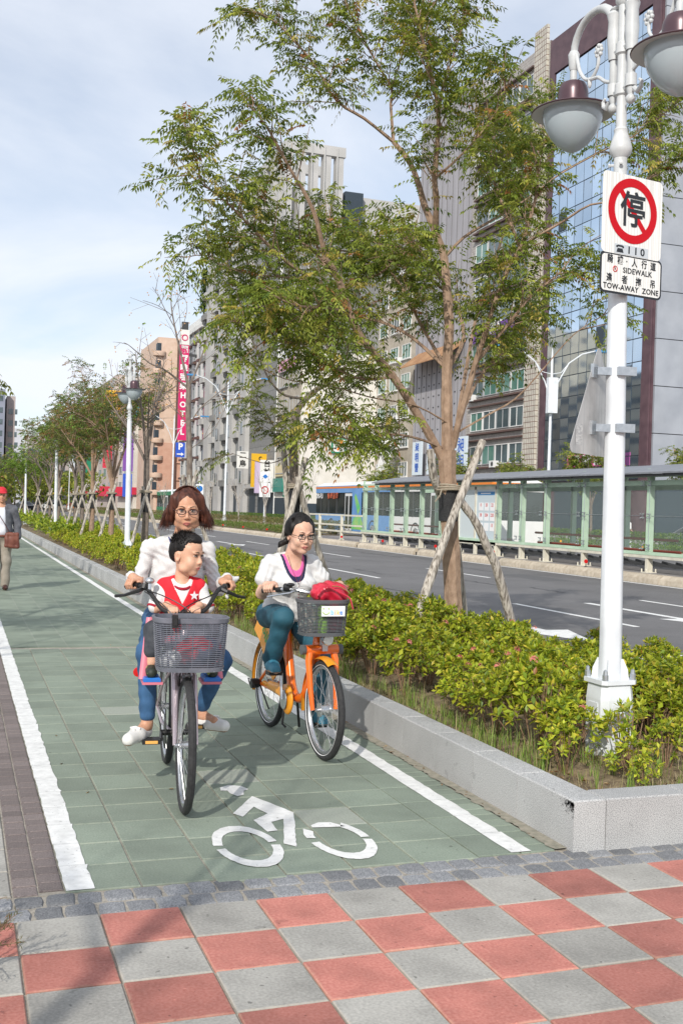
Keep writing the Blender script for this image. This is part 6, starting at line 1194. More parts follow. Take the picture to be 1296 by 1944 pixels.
# ================================================================ bicycles. Local frame: origin at front tyre contact, +Y runs back along the bicycle, +X is the rider's left
mRubG = M('grey_basket_plastic', (.12, .13, .155), (.17, .175, .21), 20, .45); mBlkP = M('black_plastic', (.014, .014, .015), rough=.42); mSil = M('silver_metal', (.55, .56, .58), rough=.25, metal=.85); mSpk = M('spoke_steel', (.55, .55, .55), rough=.3, metal=.7)
mPinkF = M('pinkish_silver_frame', (.40, .33, .35), (.50, .43, .45), 3, .28, metal=.6, coat=.5); mOrF = M('orange_frame', (.80, .13, .008), (.86, .18, .012), 4, .28, coat=.6); mYelG = M('yellow_guard', (.78, .31, .015), rough=.38, coat=.3); mRedR = M('red_reflector', (1, 0, 0)); mAmb = M('amber_reflector', (.75, .40, .10), rough=.3)
mPinkP = M('pink_plastic', (.62, .18, .24), rough=.4); mBlueP = M('blue_plastic', (.02, .16, .55), rough=.4)
def wheel(t, y, R_, tr=.021, ns=32, hub=.02, rimm=None, white=False):
    w = thing_wheel = link('wheel', None, t, (0, y, R_))
    MB().torus((0, 0, 0), (1, 0, 0), R_-tr, tr, 64, 10).ob('tyre', mTyre, w)
    if white:
        for s_ in (-1, 1): MB().torus((s_*tr*.82, 0, 0), (1, 0, 0), R_-tr*1.45, .0028, 64, 4).ob('white_sidewall_line', mPaperW, w)
    b = MB(); b.lathe([(R_-2*tr-.012, -.011), (R_-2*tr+.006, -.012), (R_-2*tr+.008, -.006), (R_-2*tr-.004, 0), (R_-2*tr+.008, .006), (R_-2*tr+.006, .012), (R_-2*tr-.012, .011), (R_-2*tr-.016, 0), (R_-2*tr-.012, -.011)], 56, axis='x'); b.ob('rim', mSil, w)
    MB().lathe([(0, -.055), (.012, -.055), (.012, -.036), (hub+.012, -.034), (hub+.012, -.028), (hub, -.026), (hub, .026), (hub+.012, .028), (hub+.012, .034), (.012, .036), (.012, .055), (0, .055)], 20, axis='x').ob('hub', mSil, w)
    s = MB()
    for i in range(ns):
        a = 2*math.pi*i/ns; sd_ = 1 if i % 2 else -1; c = a+(.9 if (i//2) % 2 else -.9)*(.9); r0 = hub+.010; s.tube([(sd_*.030, r0*math.cos(c), r0*math.sin(c)), (sd_*.003, (R_-2*tr-.012)*math.cos(a), (R_-2*tr-.012)*math.sin(a))], .00115, 3, False)
    s.ob('spokes', mSpk, w, kind='stuff'); return w
def basket(t, c, w, d, h, nr, taper=.88, rimh=.022, m=None):
    m = m or mRubG; o = link('basket', None, t, c); N_ = 40; pw = 3.2
    def ringp(f, z, g=0): 
        out = []
        for i in range(N_):
            a = 2*math.pi*i/N_; ca, sa = math.cos(a), math.sin(a); out.append(((w/2*f+g)*math.copysign(abs(ca)**(2/pw), ca), (d/2*f+g)*math.copysign(abs(sa)**(2/pw), sa), z))
        return out
    F = lambda z: taper+(1-taper)*(z/h)**.8
    b = MB()
    for k in range(nr):
        z = .02+(h-.045)*k/(nr-1); P = ringp(F(z), z); b.tube(P+[P[0]], .0027, 4, False)
    b.ob('horizontal_bars', m, o, kind='stuff'); b = MB()
    for i in range(0, N_, 2): b.tube([ringp(F(h*q/6), h*q/6, -.004)[i] for q in range(7)], .003, 4, False)
    for q in (-.3, 0, .3): b.tube([(q*w, -d/2*taper, .004), (q*w, d/2*taper, .004)], .004, 4)
    for q in (-.3, -.1, .1, .3): b.tube([(-w/2*taper, q*d, .004), (w/2*taper, q*d, .004)], .004, 4)
    b.ob('upright_bars', m, o, kind='stuff'); b = MB()
    A = ringp(1, h-rimh, .004); B = ringp(1, h, .008); C_ = ringp(1, h+.002, -.006); D = ringp(1, h-rimh, -.006); b.add(A+B+C_+D, [(k*N_+i, k*N_+(i+1) % N_, ((k+1) % 4)*N_+(i+1) % N_, ((k+1) % 4)*N_+i) for k in range(4) for i in range(N_)])
    b.ob('rim_band', m, o); b = MB()
    A = ringp(taper, .0, .003); B = ringp(F(.022), .022, .006); C_ = ringp(F(.022), .022, -.006); D = ringp(taper, .0, -.012); b.add(A+B+C_+D, [(k*N_+i, k*N_+(i+1) % N_, ((k+1) % 4)*N_+(i+1) % N_, ((k+1) % 4)*N_+i) for k in range(4) for i in range(N_)])
    b.ob('base_band', m, o); return o
# ---- the grey-basket bicycle
bk1 = thing('bicycle', 'pinkish city bicycle with a big grey front basket and a child seat', 'bicycle', (.86, 1.83, .003), -R(5.6)); RW = .335
wf = wheel(bk1, 0, RW, .0205); wr = wheel(bk1, 1.06, RW, .0205)
f = MB()
f.tube([(0, .155, .62), (0, .235, .88)], .020, 12)                                   # head tube
f.tube([(0, .17, .66), (0, .30, .50), (0, .42, .36), (0, .56, .275), (0, .60, .275)], .020, 12); f.tube([(0, .19, .73), (0, .33, .55), (0, .52, .42), (0, .66, .42)], .014, 10)
f.tube([(0, .60, .26), (0, .80, .80)], .016, 10)
for s_ in (-1, 1): f.tube([(s_*.012, .62, .275), (s_*.05, .80, .29), (s_*.06, 1.06, RW)], .010, 8).tube([(s_*.012, .735, .60), (s_*.05, .85, .50), (s_*.062, 1.06, RW)], .008, 8)
f.ob('frame', mPinkF, bk1)
f = MB(); f.tube([(0, .13, .70), (0, .125, .71)], .028, 10)
for s_ in (-1, 1): f.tube([(s_*.03, .15, .70), (s_*.046, .125, .66), (s_*.05, .09, .55), (s_*.052, .03, .40), (s_*.054, -.0, RW)], [.014, .015, .014, .012, .010], 10)
f.ob('fork', mPinkF, bk1)
for w_, y0, a0, a1 in ((wf, 0, -.12, 1.2), (wr, 1.06, -.75, 1.5)):
    m = MB(); n = 22; vs = []
    for i in range(n+1):
        a = math.pi/2+a0+(a1-a0)*i/n
        for j in range(7): q = (j-3)/3; rr = RW+.018-.012*q*q; vs.append((q*.027, -rr*math.cos(a), rr*math.sin(a)))
    m.add(vs, [(i*7+j, i*7+j+1, (i+1)*7+j+1, (i+1)*7+j) for i in range(n) for j in range(6)]); m.ob('mudguard', mSil, w_)
st = MB()
for s_ in (-1, 1): st.tube([(s_*.055, 0, RW), (s_*.03, .21, RW+.28)], .003, 5).tube([(s_*.055, 1.06, RW), (s_*.03, 1.30, RW+.26)], .003, 5)
st.ob('mudguard_stays', mSil, bk1)
hb = MB(); hb.tube([(0, .235, .86), (0, .26, .955)], .0125, 10)
H1 = [(-.275, .50, 1.085), (-.235, .42, 1.095), (-.19, .36, 1.085), (-.155, .315, 1.04), (-.115, .285, .985), (-.06, .268, .965), (0, .262, .962)]; H1 = H1+[(-x, y, z) for x, y, z in H1[:-1][::-1]]
hb.tube([tuple(p) for p in spline(H1, 3)], .0115, 10).tube([(0, .245, .955), (0, .275, .97)], .02, 10); hb.ob('handlebar', mBlkP, bk1)
for s_ in (-1, 1):
    MB().tube([(s_*.225, .405, 1.098), (s_*.285, .525, 1.083)], .0165, 10).ob('grip', mBlkP, bk1)
    MB().tube([(s_*.205, .37, 1.085), (s_*.23, .35, 1.075), (s_*.30, .40, 1.045), (s_*.345, .46, 1.035)], [.012, .011, .008, .009], 6).ob('brake_lever', mBlkP, bk1)
bl = MB().ball((-.175, .36, 1.125), (.026, .026, .019), 14, 8).tube([(-.175, .35, 1.11), (-.175, .345, 1.08)], .010, 6); bl.ob('bell', mSil, bk1); MB().tube([(-.198, .355, 1.11), (-.205, .35, 1.085)], .016, 8).ob('bell_base', mBlkP, bk1)
cb_ = MB()
for pts in ([(-.21, .36, 1.08), (-.12, .24, 1.06), (0, .17, 1.0), (.06, .16, .92), (.03, .17, .80)], [(.21, .36, 1.08), (.12, .24, 1.055), (0, .18, 1.005), (-.05, .17, .93), (-.03, .18, .80)], [(-.2, .35, 1.07), (-.1, .25, 1.0), (-.03, .2, .9), (-.02, .2, .75)]): cb_.tube([tuple(p) for p in spline(pts, 4)], .0032, 5, False)
cb_.ob('brake_cables', mBlkP, bk1)
bs1 = basket(bk1, (.006, -.005, .715), .365, .27, .262, 24)
MB().box(-.105, -.078, -.168, -.130, .222, .285).box(-.10, -.083, -.176, -.168, .235, .27).ob('rim_clip', mBlkP, bs1, False)
MB().bar((-.05, .14, .76), (-.03, .20, .76), .01, .03).bar((.05, .14, .76), (.03, .20, .76), .01, .03).bar((0, .02, .70), (0, .13, .69), .06, .01).ob('basket_bracket', mSil, bk1)
MB().box(-.04, .04, .165, .225, .60, .68).ob('lamp_box', mBlkP, bk1)
cr = MB(); cr.tube([(-.07, .60, .275), (-.085, .43, .272)], .010, 8).tube([(.07, .60, .275), (.085, .77, .278)], .010, 8).tube([(-.075, .60, .275), (.075, .60, .275)], .016, 10); cr.lathe([(0, -.002), (.075, -.002), (.085, 0), (.075, .002), (0, .002)], 28, (-.05, .60, .275), 'x'); cr.ob('crankset', mBlkP, bk1)
for s_, y, z in ((-1, .43, .268), (1, .77, .275)):
    p = MB().box(min(s_*.09, s_*.185), max(s_*.09, s_*.185), y-.042, y+.042, z-.012, z+.012).ob('pedal', mBlkP, bk1, False); MB().box(min(s_*.105, s_*.17), max(s_*.105, s_*.17), y-.0445, y-.0425, z-.008, z+.008).ob('amber_reflector', mAmb, p, False)
ch = MB(); ch.tube([(-.05, .60, .36), (-.055, 1.06, RW+.035)], .004, 5, False).tube([(-.05, .60, .19), (-.055, 1.06, RW-.035)], .004, 5, False); ch.ob('chain', mBlkP, bk1)
sd1 = SDF((-.13, .74, .74), (.13, 1.06, .90), .006); sd1.ell((0, .94, .835), (.095, .10, .035), k=.02).cone((0, .92, .84), (0, .79, .845), .04, .018, .03); link('saddle', sd1.mesh('saddle', mBlkP), bk1)
MB().tube([(0, .80, .78), (0, .86, .83)], .013, 8).ob('seat_post', mSil, bk1)
rk = MB(); rk.box(-.07, .07, .98, 1.32, .70, .715); 
for s_ in (-1, 1): rk.tube([(s_*.07, 1.28, .70), (s_*.065, 1.06, RW)], .006, 6)
rk.ob('rear_rack', mBlkP, bk1); MB().lathe([(0, 0), (.03, 0), (.028, .012), (0, .014)], 16, (-.17, 1.18, .52), d=(0, -1, 0)).tube([(-.17, 1.19, .52), (-.07, 1.25, .6)], .006, 5).ob('red_rear_reflector', mRedR, bk1); MB().tube([(-.0, 1.0, .4), (0, 1.02, .3)], .012, 6).ob('rear_reflector', mRedR, wr) if False else None
cs = MB(); cs.box(-.10, .10, .38, .62, .80, .83).box(-.10, .10, .60, .63, .80, .93).tube([(0, .40, .80), (0, .33, .62)], .014, 8); cs.ob('child_seat', mPinkP, bk1, False)
for s_ in (-1, 1):
    MB().tube([(s_*.165, .37, .93), (s_*.178, .345, .82), (s_*.195, .32, .66), (s_*.20, .31, .615)], .008, 8, flat=2.6).tube([(s_*.10, .42, .82), (s_*.165, .37, .93)], .008, 6).box(min(s_*.10, s_*.205), max(s_*.10, s_*.205), .24, .40, .597, .610).ob('leg_guard', mPinkP, bk1)
    MB().slab(min(s_*.112, s_*.20), max(s_*.112, s_*.20), .24, .41, .611, .632, .006).ob('foot_rest', mBlueP, bk1, False)
MB().tube([(.03, .62, .28), (.16, .72, .05), (.17, .73, .04)], .008, 6).ob('kick_stand', mSil, bk1) if False else None
# things carried in the basket
def blob_thing(name, label, cat, loc, rz, lo, hi, vox, fn, m, part='body'):
    t = thing(name, label, cat, loc, rz); s = SDF(lo, hi, vox); fn(s); link(part, s.mesh(part, m), t); return t
Mb1 = Matrix.Translation((.86, 1.83, .003)) @ Matrix.Rotation(-R(5.6), 4, 'Z')
def wr_(s): s.ell((.03, 0, .06), (.11, .085, .075), k=.02).ell((-.05, .0, .05), (.06, .07, .05), k=.03).warp(lambda X, Y, Z: .004*np.sin(55*X+30*Z)*np.cos(40*Y+20*Z))
blob_thing('cloth_bag', 'red and dark cloth bag lying in the grey front basket', 'bag', tuple(Mb1 @ Vector((.03, 0, .745))), -R(5.6), (-.16, -.12, -.04), (.18, .12, .17), .006, wr_, M('red_dark_cloth', (.42, .015, .03), (.03, .05, .10), 9, .7, lo=.5, hi=.56))
def wp_(s): s.ell((0, 0, .03), (.05, .07, .04), k=.02).ell((.02, -.02, .06), (.04, .04, .03), k=.02).warp(lambda X, Y, Z: .006*np.sin(90*X+60*Z)*np.cos(70*Y))
blob_thing('plastic_bag', 'crumpled pale plastic bag at the left of the grey basket', 'bag', tuple(Mb1 @ Vector((-.10, -.03, .725))), 0, (-.09, -.1, -.03), (.1, .1, .12), .006, wp_, M('pale_plastic', (.5, .52, .54), (.68, .7, .7), 30, .3))
# ---- the orange share bicycle
O2 = (1.903, 2.763, .003); RZ2 = R(2.6)
bk2 = thing('bicycle', 'orange public share bicycle with yellow guards and a label on its basket', 'bicycle', O2, RZ2); R2 = .305
w2 = wheel(bk2, 0, R2, .022, 28, .032, white=True); w3 = wheel(bk2, 1.04, R2, .022, 28, .03, white=True)
f = MB(); fp = [(0, .135, .74), (0, .16, .66), (0, .21, .52), (0, .29, .385), (0, .38, .315), (0, .47, .295), (0, .54, .31), (0, .60, .37), (0, .64, .47), (0, .69, .60), (0, .74, .74)]
f.tube([tuple(p) for p in spline(fp, 3)], .030, 16); f.tube([(0, .12, .70), (0, .175, .86)], .027, 14)
for s_ in (-1, 1): f.tube([(s_*.02, .53, .30), (s_*.06, .70, .30), (s_*.07, 1.04, R2)], .015, 10).tube([(s_*.02, .70, .60), (s_*.07, .90, .42), (s_*.075, 1.04, R2+.02)], .011, 8)
f.ob('frame', mOrF, bk2)
f = MB(); f.tube([(-.105, .075, .665), (.105, .075, .665)], .030, 14); f.tube([(0, .075, .665), (0, .125, .70)], .03, 12)
for s_ in (-1, 1): f.tube([(s_*.075, .075, .665), (s_*.088, .06, .60), (s_*.085, .03, .45), (s_*.075, .0, R2)], [.024, .022, .018, .014], 12)
f.ob('fork', mOrF, bk2)
for s_ in (-1, 1): MB().lathe([(0, -.004), (.026, 0), (.031, .008), (.031, .03), (0, .032)], 16, (s_*.105, .075, .665), d=(s_, 0, 0)).ob('crown_cap', M('grey_rubber', (.10, .105, .11), rough=.5), bk2)
mg = MB(); n = 20; vs = []
for i in range(n+1):
    a = math.pi/2-.75+2.2*i/n
    for j in range(7): q = (j-3)/3; rr = R2+.022-.016*q*q; vs.append((q*.036, -rr*math.cos(a) if False else rr*math.cos(math.pi-a), rr*math.sin(a)))
mg.add(vs, [(i*7+j, (i+1)*7+j, (i+1)*7+j+1, i*7+j+1) for i in range(n) for j in range(6)]); mgme = mg.mesh('mudguard', mYelG); o = link('mudguard', mgme, w2)
o.rotation_euler[0] = R(-18); o = link('mudguard', mgme, w3); o.rotation_euler[0] = R(-25)
hl = MB(); hl.lathe([(0, .05), (.030, .045), (.036, .01), (.036, -.008), (.031, -.013)], 20, (.005, -.01, .735), 'y'); hl.ob('headlight', mSil, bk2); MB().lathe([(.031, -.013), (.018, -.018), (0, -.019)], 20, (.005, -.01, .735), 'y').ob('headlight_lens', M('clear_lens', (.80, .84, .84), rough=.08, spec=.9), bk2); MB().box(-.015, .02, .02, .07, .66, .74).ob('headlight_bracket', mSil, bk2)
bs2 = basket(bk2, (-.045, -.03, .768), .305, .22, .218, 21, .86, .02, M('dark_grey_plastic', (.11, .115, .125), rough=.45))
lbp = MB().box(-.053, .097, -.128, -.124, .125, .186).ob('basket_label', mPaperW, bs2, False)
mi_ = MB()
for k in range(9): a = R(200+140*k/8); 
sm = [(-.025+.022*math.cos(R(195+150*k/10)), -.1295, .158+.020*math.sin(R(195+150*k/10))) for k in range(11)]; MB().tube(sm, .0028, 5).ball((-.042, -.129, .172), .005, 8, 5).ball((-.008, -.129, .172), .005, 8, 5).ob('smile_mark', M('mark_green', (.45, .62, .20), rough=.5), lbp)
for k, (ch, cc) in enumerate((('b', (.25, .6, .85)), ('i', (.9, .45, .15)), ('k', (.95, .6, .2)), ('e', (.1, .3, .75)))): text(ch, .042, M('ink_%s' % ch, cc, rough=.5), lbp, (.015+.019*k, -.1295, .148), TX3, bold=.0006)
MB().bar((0, .06, .76), (0, .13, .74), .09, .012).bar((0, -.08, .768), (0, .08, .768), .10, .010).ob('basket_bracket', M('grey_rubber', (0, 0, 0)), bk2)
hb = MB(); hb.tube([(0, .175, .86), (0, .20, .99)], .0135, 10); H2 = [(-.265, .42, 1.00), (-.20, .33, 1.015), (-.12, .25, 1.02), (-.05, .21, 1.005), (0, .205, 1.0)]; H2 = H2+[(-x, y, z) for x, y, z in H2[:-1][::-1]]; hb.tube([tuple(p) for p in spline(H2, 3)], .0115, 10); hb.ob('handlebar', mSil, bk2)
for s_ in (-1, 1):
    MB().tube([(s_*.19, .318, 1.016), (s_*.275, .435, .998)], .0165, 10).ob('grip', mBlkP, bk2); MB().tube([(s_*.145, .27, 1.03), (s_*.175, .30, 1.03)], .026, 12).ball((s_*.15, .26, 1.05), (.03, .02, .012), 10, 6).ob('shift_grip', mBlkP, bk2)
    MB().tube([(s_*.13, .25, 1.01), (s_*.16, .24, 1.0), (s_*.22, .29, .985), (s_*.27, .35, .968)], [.009, .008, .006, .007], 6).ob('brake_lever', mSil, bk2)
cb_ = MB()
for pts in ([(-.14, .25, 1.02), (-.08, .17, 1.05), (0, .12, 1.0), (.0, .12, .85)], [(.14, .25, 1.02), (.08, .17, 1.06), (0, .13, 1.0), (-.0, .14, .8)]): cb_.tube([tuple(p) for p in spline(pts, 4)], .003, 5, False)
cb_.ob('brake_cables', M('grey_cable', (.4, .4, .4), rough=.5), bk2)
# yellow chain case: bulb round the crank and a tapering tail
s = SDF((-.12, .38, .14), (-.02, 1.06, .44), .006); s.ell((-.062, .50, .285), (.022, .10, .10), k=.01).cone((-.062, .50, .30), (-.062, .98, .315), .024, .018, .03).cone((-.062, .55, .345), (-.062, .85, .335), .02, .016, .03); link('chain_case', s.mesh('chain_case', mYelG), bk2)
MB().lathe([(0, -.028), (.062, -.027), (.064, -.024), (0, -.024)], 24, (-.066, .50, .285), 'x').ob('chain_ring_cover', mSil, bk2)
sg_ = MB()
for s_ in (-1, 1): sg_.prism([(.74, .40), (.80, .72), (.88, .80), (1.12, .78), (1.24, .66), (1.12, .60), (.98, .48), (.80, .36)], s_*.062-.004, s_*.062+.004, 0, Matrix(((0, 0, 1, 0), (1, 0, 0, 0), (0, 1, 0, 0), (0, 0, 0, 1))))
sk = sg_.ob('skirt_guard', mYelG, bk2, False); MB().ball((0, 1.0, .80), (.055, .18, .05), 14, 8).ob('rear_fairing', mYelG, bk2); text('Ubike', .13, M('logo_green', (.08, .30, .08), rough=.5), sk, (-.068, .98, .66), TL @ Matrix.Rotation(R(-50), 3, 'Z'), bold=.002)
cr = MB(); cr.tube([(-.075, .50, .285), (.085, .50, .285)], .016, 10).tube([(-.098, .50, .285), (-.10, .53, .452)], .012, 8).tube([(.085, .50, .285), (.09, .47, .118)], .012, 8); cr.ob('crankset', mSil, bk2)
for s_, y, z in ((-1, .53, .455), (1, .47, .115)): MB().box(min(s_*.105, s_*.195), max(s_*.105, s_*.195), y-.04, y+.04, z-.012, z+.012).ob('pedal', mBlkP, bk2, False)
MB().tube([(.05, .62, .26), (.10, .70, .06)], .009, 6).tube([(-.04, .60, .28), (-.05, .62, .10), (-.03, .60, .08)], .008, 6).ob('kick_stand', mBlkP, bk2)
MB().lathe([(.0, 0), (.03, .005), (.034, .02), (.034, .06), (0, .065)], 14, (-.08, 1.04, R2), d=(-1, 0, 0)).tube([(-.13, .98, R2-.02), (-.15, 1.0, R2+.03), (-.15, 1.08, R2+.03), (-.13, 1.10, R2-.02)], .004, 5).tube([(-.08, 1.04, R2), (-.07, .85, .16)], .006, 5).ob('hub_gear', mBlkP, bk2)
s = SDF((-.13, .70, .72), (.13, 1.02, .88), .006); s.ell((0, .90, .815), (.092, .10, .032), k=.02).cone((0, .88, .82), (0, .76, .825), .036, .018, .03); link('saddle', s.mesh('saddle', mBlkP), bk2); MB().tube([(0, .74, .73), (0, .79, .80)], .014, 8).ob('seat_post', mSil, bk2)
Mb2 = Matrix.Translation(O2) @ Matrix.Rotation(RZ2, 4, 'Z')
def rb_(s): s.ell((.02, .0, .10), (.115, .075, .055), k=.03).ell((.05, 0, .06), (.085, .07, .07), k=.03).ell((-.05, -.01, .07), (.05, .06, .04), k=.03).warp(lambda X, Y, Z: .0045*np.sin(60*X+25*Z)*np.cos(35*Y+45*Z)+.003*np.sin(110*(X+Z)))
hbg = blob_thing('handbag', 'glossy red leather handbag bulging out of the orange bicycle basket', 'handbag', tuple(Mb2 @ Vector((-.015, -.02, .940))), RZ2, (-.13, -.12, -.05), (.18, .12, .19), .005, rb_, M('red_leather', (.48, .012, .035), (.56, .02, .05), 12, .3, coat=.3))
MB().tube([tuple(p) for p in spline([(-.10, -.10, .055), (-.11, -.11, .09), (-.07, -.11, .13), (-.01, -.10, .12), (.05, -.115, .09), (.10, -.125, .06), (.115, -.135, .01), (.12, -.135, -.005)], 4)], .009, 6, flat=.5).ob('strap', M('red_leather', (1, 0, 0)), hbg); MB().tube([tuple(p) for p in spline([(.0, -.085, .13), (.05, -.09, .125), (.10, -.08, .10), (.12, -.075, .085)], 3)], .003, 5).ob('zip', M('brass', (.55, .38, .14), rough=.3, metal=.8), hbg)
t = thing('bottle', 'lime green bottle standing behind the slats of the orange bicycle basket', 'bottle', tuple(Mb2 @ Vector((-.06, -.085, .785)))); MB().lathe([(0, 0), (.030, .002), (.034, .02), (.034, .075), (.024, .088), (.034, .10), (.034, .15), (.02, .165), (0, .17)], 18).ob('body', M('lime_plastic', (.30, .62, .05), rough=.35), t)
def cl_(s): s.ell((0, 0, .05), (.05, .06, .07), k=.02).ell((.0, .0, .13), (.05, .05, .05), k=.03).warp(lambda X, Y, Z: .005*np.sin(80*X+60*Z)*np.cos(50*Y))
blob_thing('patterned_cloth', 'pale patterned cloth bundle at the left of the orange bicycle basket', 'cloth', tuple(Mb2 @ Vector((-.13, -.03, .79))), 0, (-.08, -.09, -.04), (.08, .09, .22), .006, cl_, M('patterned_cloth', (.62, .58, .48), (.20, .32, .30), 45, .8, lo=.5, hi=.54))
def cr_(s): s.ell((0, 0, .07), (.06, .07, .08), k=.02).warp(lambda X, Y, Z: .004*np.sin(80*X+60*Z))
blob_thing('dark_red_pouch', 'dark red pouch inside the right half of the orange bicycle basket', 'pouch', tuple(Mb2 @ Vector((.03, -.03, .79))), 0, (-.09, -.1, -.03), (.09, .1, .18), .006, cr_, M('dark_red_cloth', (.20, .012, .04), rough=.7))
# ================================================================ people
def skinm(name, c, c2): 
    m = M(name, c, c2, 22, .48, .0006, 120, spec=.35); b = m.node_tree.nodes['Principled BSDF']; b.inputs['Subsurface Weight'].default_value = .12; b.inputs['Subsurface Radius'].default_value = (.02, .008, .004); return m
mSk1 = skinm('skin_tan', (.50, .26, .16), (.58, .32, .21)); mSk2 = skinm('skin_fair', (.60, .35, .25), (.68, .42, .31)); mSkB = skinm('skin_child', (.58, .33, .22), (.66, .39, .27))
mLip = M('lips', (.42, .13, .11), rough=.4); mEyeW = M('eye_white', (.55, .52, .50), rough=.25); mIris = M('iris', (.02, .012, .01), rough=.15); mBrow = M('eyebrow_hair', (.05, .03, .02), rough=.8)
def rotm(yaw=0, pitch=0, roll=0): return (Matrix.Rotation(R(yaw), 3, 'Z') @ Matrix.Rotation(R(pitch), 3, 'X') @ Matrix.Rotation(R(roll), 3, 'Y'))
def add_head(s, c, Q, k=1., child=False):
    c = Vector(c); P = lambda x, y, z: tuple(c+Q @ Vector((x*k, y*k, z*k))); E_ = lambda x, y, z, a, b, d, kk=.012, op='u': s.ell(P(x, y, z), (a*k, b*k, d*k), Q, kk, op)
    E_(0, .012, .032, .073, .092, .088); E_(0, -.018, -.025, .060, .068, .078, .02); E_(0, -.052, -.088, .028, .026, .020, .02)
    for q in (-1, 1):
        E_(q*.036, -.050, -.030, .026, .030, .030, .015); E_(q*.045, -.02, -.07, .022, .03, .022, .02); E_(q*.029, -.094, .010, .017, .010, .0095, .008, 's'); E_(q*.074, .010, -.006, .008, .018, .030, .006); E_(q*.080, .006, -.004, .006, .010, .018, .004, 's')
        E_(q*.010, -.089, -.030, .0075, .010, .007, .005); E_(q*.029, -.082, .026, .022, .010, .006, .008)
    s.cone(P(0, -.078, .018), P(0, -.098, -.024), .0065*k, .0100*k, .007); E_(0, -.078, -.055, .022, .012, .012, .01); E_(0, -.086, -.0565, .015, .004, .0015, .003, 's')
    if child: E_(0, -.03, .05, .060, .055, .05, .02); E_(0, -.045, -.045, .052, .035, .035, .02)
def face_parts(t, c, Q, k=1., glasses=None, squint=1., frown=0):
    c = Vector(c); P = lambda x, y, z: tuple(c+Q @ Vector((x*k, y*k, z*k)))
    for q in (-1, 1):
        e = MB().ball(P(q*.029, -.0765, .0095), (.0125*k, .008*k, .0062*k*squint), 12, 8, 0, None).ob('eye', mEyeW, t); MB().ball(P(q*.028, -.0832, .0095), (.0066*k, .0028*k, .0058*k*squint), 10, 6).ob('iris', mIris, e)
        MB().tube([P(q*.016, -.0835, .0125), P(q*.028, -.0875, .0165*1), P(q*.042, -.081, .0125)], [.0016*k, .0026*k, .0018*k], 5).ob('eyelid', mBrow, t)
        MB().tube([P(q*.013, -.0905, .030-frown*.002), P(q*.028, -.0925, .0345), P(q*.046, -.081, .030)], [.0022*k, .0030*k, .0014*k], 6, flat=.7).ob('eyebrow', mBrow, t)
    MB().tube([P(-.021, -.082, -.0610), P(-.010, -.0905, -.0545), P(0, -.0925, -.0555), P(.010, -.0905, -.0545), P(.021, -.082, -.0610)], [.0014*k, .0038*k, .0036*k, .0038*k, .0014*k], 7).tube([P(-.018, -.083, -.0605), P(0, -.0915, -.0645), P(.018, -.083, -.0605)], [.0016*k, .0052*k, .0016*k], 7).ob('lips', mLip, t)
    if glasses:
        g = MB()
        for q in (-1, 1):
            pts = []
            for i in range(15): a = 2*math.pi*i/14; pts.append(P(q*.031+.0225*math.copysign(abs(math.cos(a))**.6, math.cos(a)), -.101+.004*abs(math.cos(a)), .006+.0135*math.copysign(abs(math.sin(a))**.7, math.sin(a))))
            g.tube(pts, .0025*k, 5, False); g.tube([P(q*.0535, -.098, .010), P(q*.074, -.06, .012), P(q*.079, .005, .012)], .0018*k, 5)
        g.tube([P(-.009, -.102, .010), P(0, -.105, .013), P(.009, -.102, .010)], .0016*k, 5); o = g.ob('glasses', glasses, t)
        ln = MB()
        for q in (-1, 1): ln.add([P(q*.031+.021*math.cos(6.28*i/14), -.1005, .006+.0125*math.sin(6.28*i/14)) for i in range(14)], [tuple(range(14))])
        ln.ob('lens', M('spectacle_lens', (.8, .85, .85), rough=.05, spec=.8, alpha=.05), o, False)
def grip_hand(s, g, a, upv, fwd, wrist, k=1., side=1):
    """g grip centre, a along the bar (towards the thumb), fingers drop over the front"""
    g = Vector(g); a = Vector(a).normalized(); u = Vector(upv).normalized(); f = Vector(fwd).normalized()
    s.ell(tuple(g+u*.024*k-f*.018*k), (.040*k, .030*k, .016*k), Matrix((a, f, u)).transposed(), .012); s.cone(tuple(g+u*.026*k-f*.03*k), wrist, .022*k, .023*k, .02)
    for i in range(4):
        o = g+a*(.029-.0195*i)*k; L = (1., 1.06, 1., .88)[i]; ch = [o+u*.029*k-f*.006*k, o+(u*.026+f*.022*L)*k, o+(u*.004+f*.034*L)*k, o+(-u*.016+f*.024*L)*k]; rs = [.0098*k, .0092*k, .0084*k, .0074*k]
        for q in range(3): s.cone(tuple(ch[q]), tuple(ch[q+1]), rs[q], rs[q+1], .0035)
    o = g+a*.045*k; s.cone(tuple(g+a*.025*k+u*.016*k-f*.022*k), tuple(o+u*.006*k-f*.006*k), .012*k, .0105*k, .006); s.cone(tuple(o+u*.006*k-f*.006*k), tuple(o-a*.006*k-u*.014*k+f*.010*k), .0105*k, .0085*k, .003)
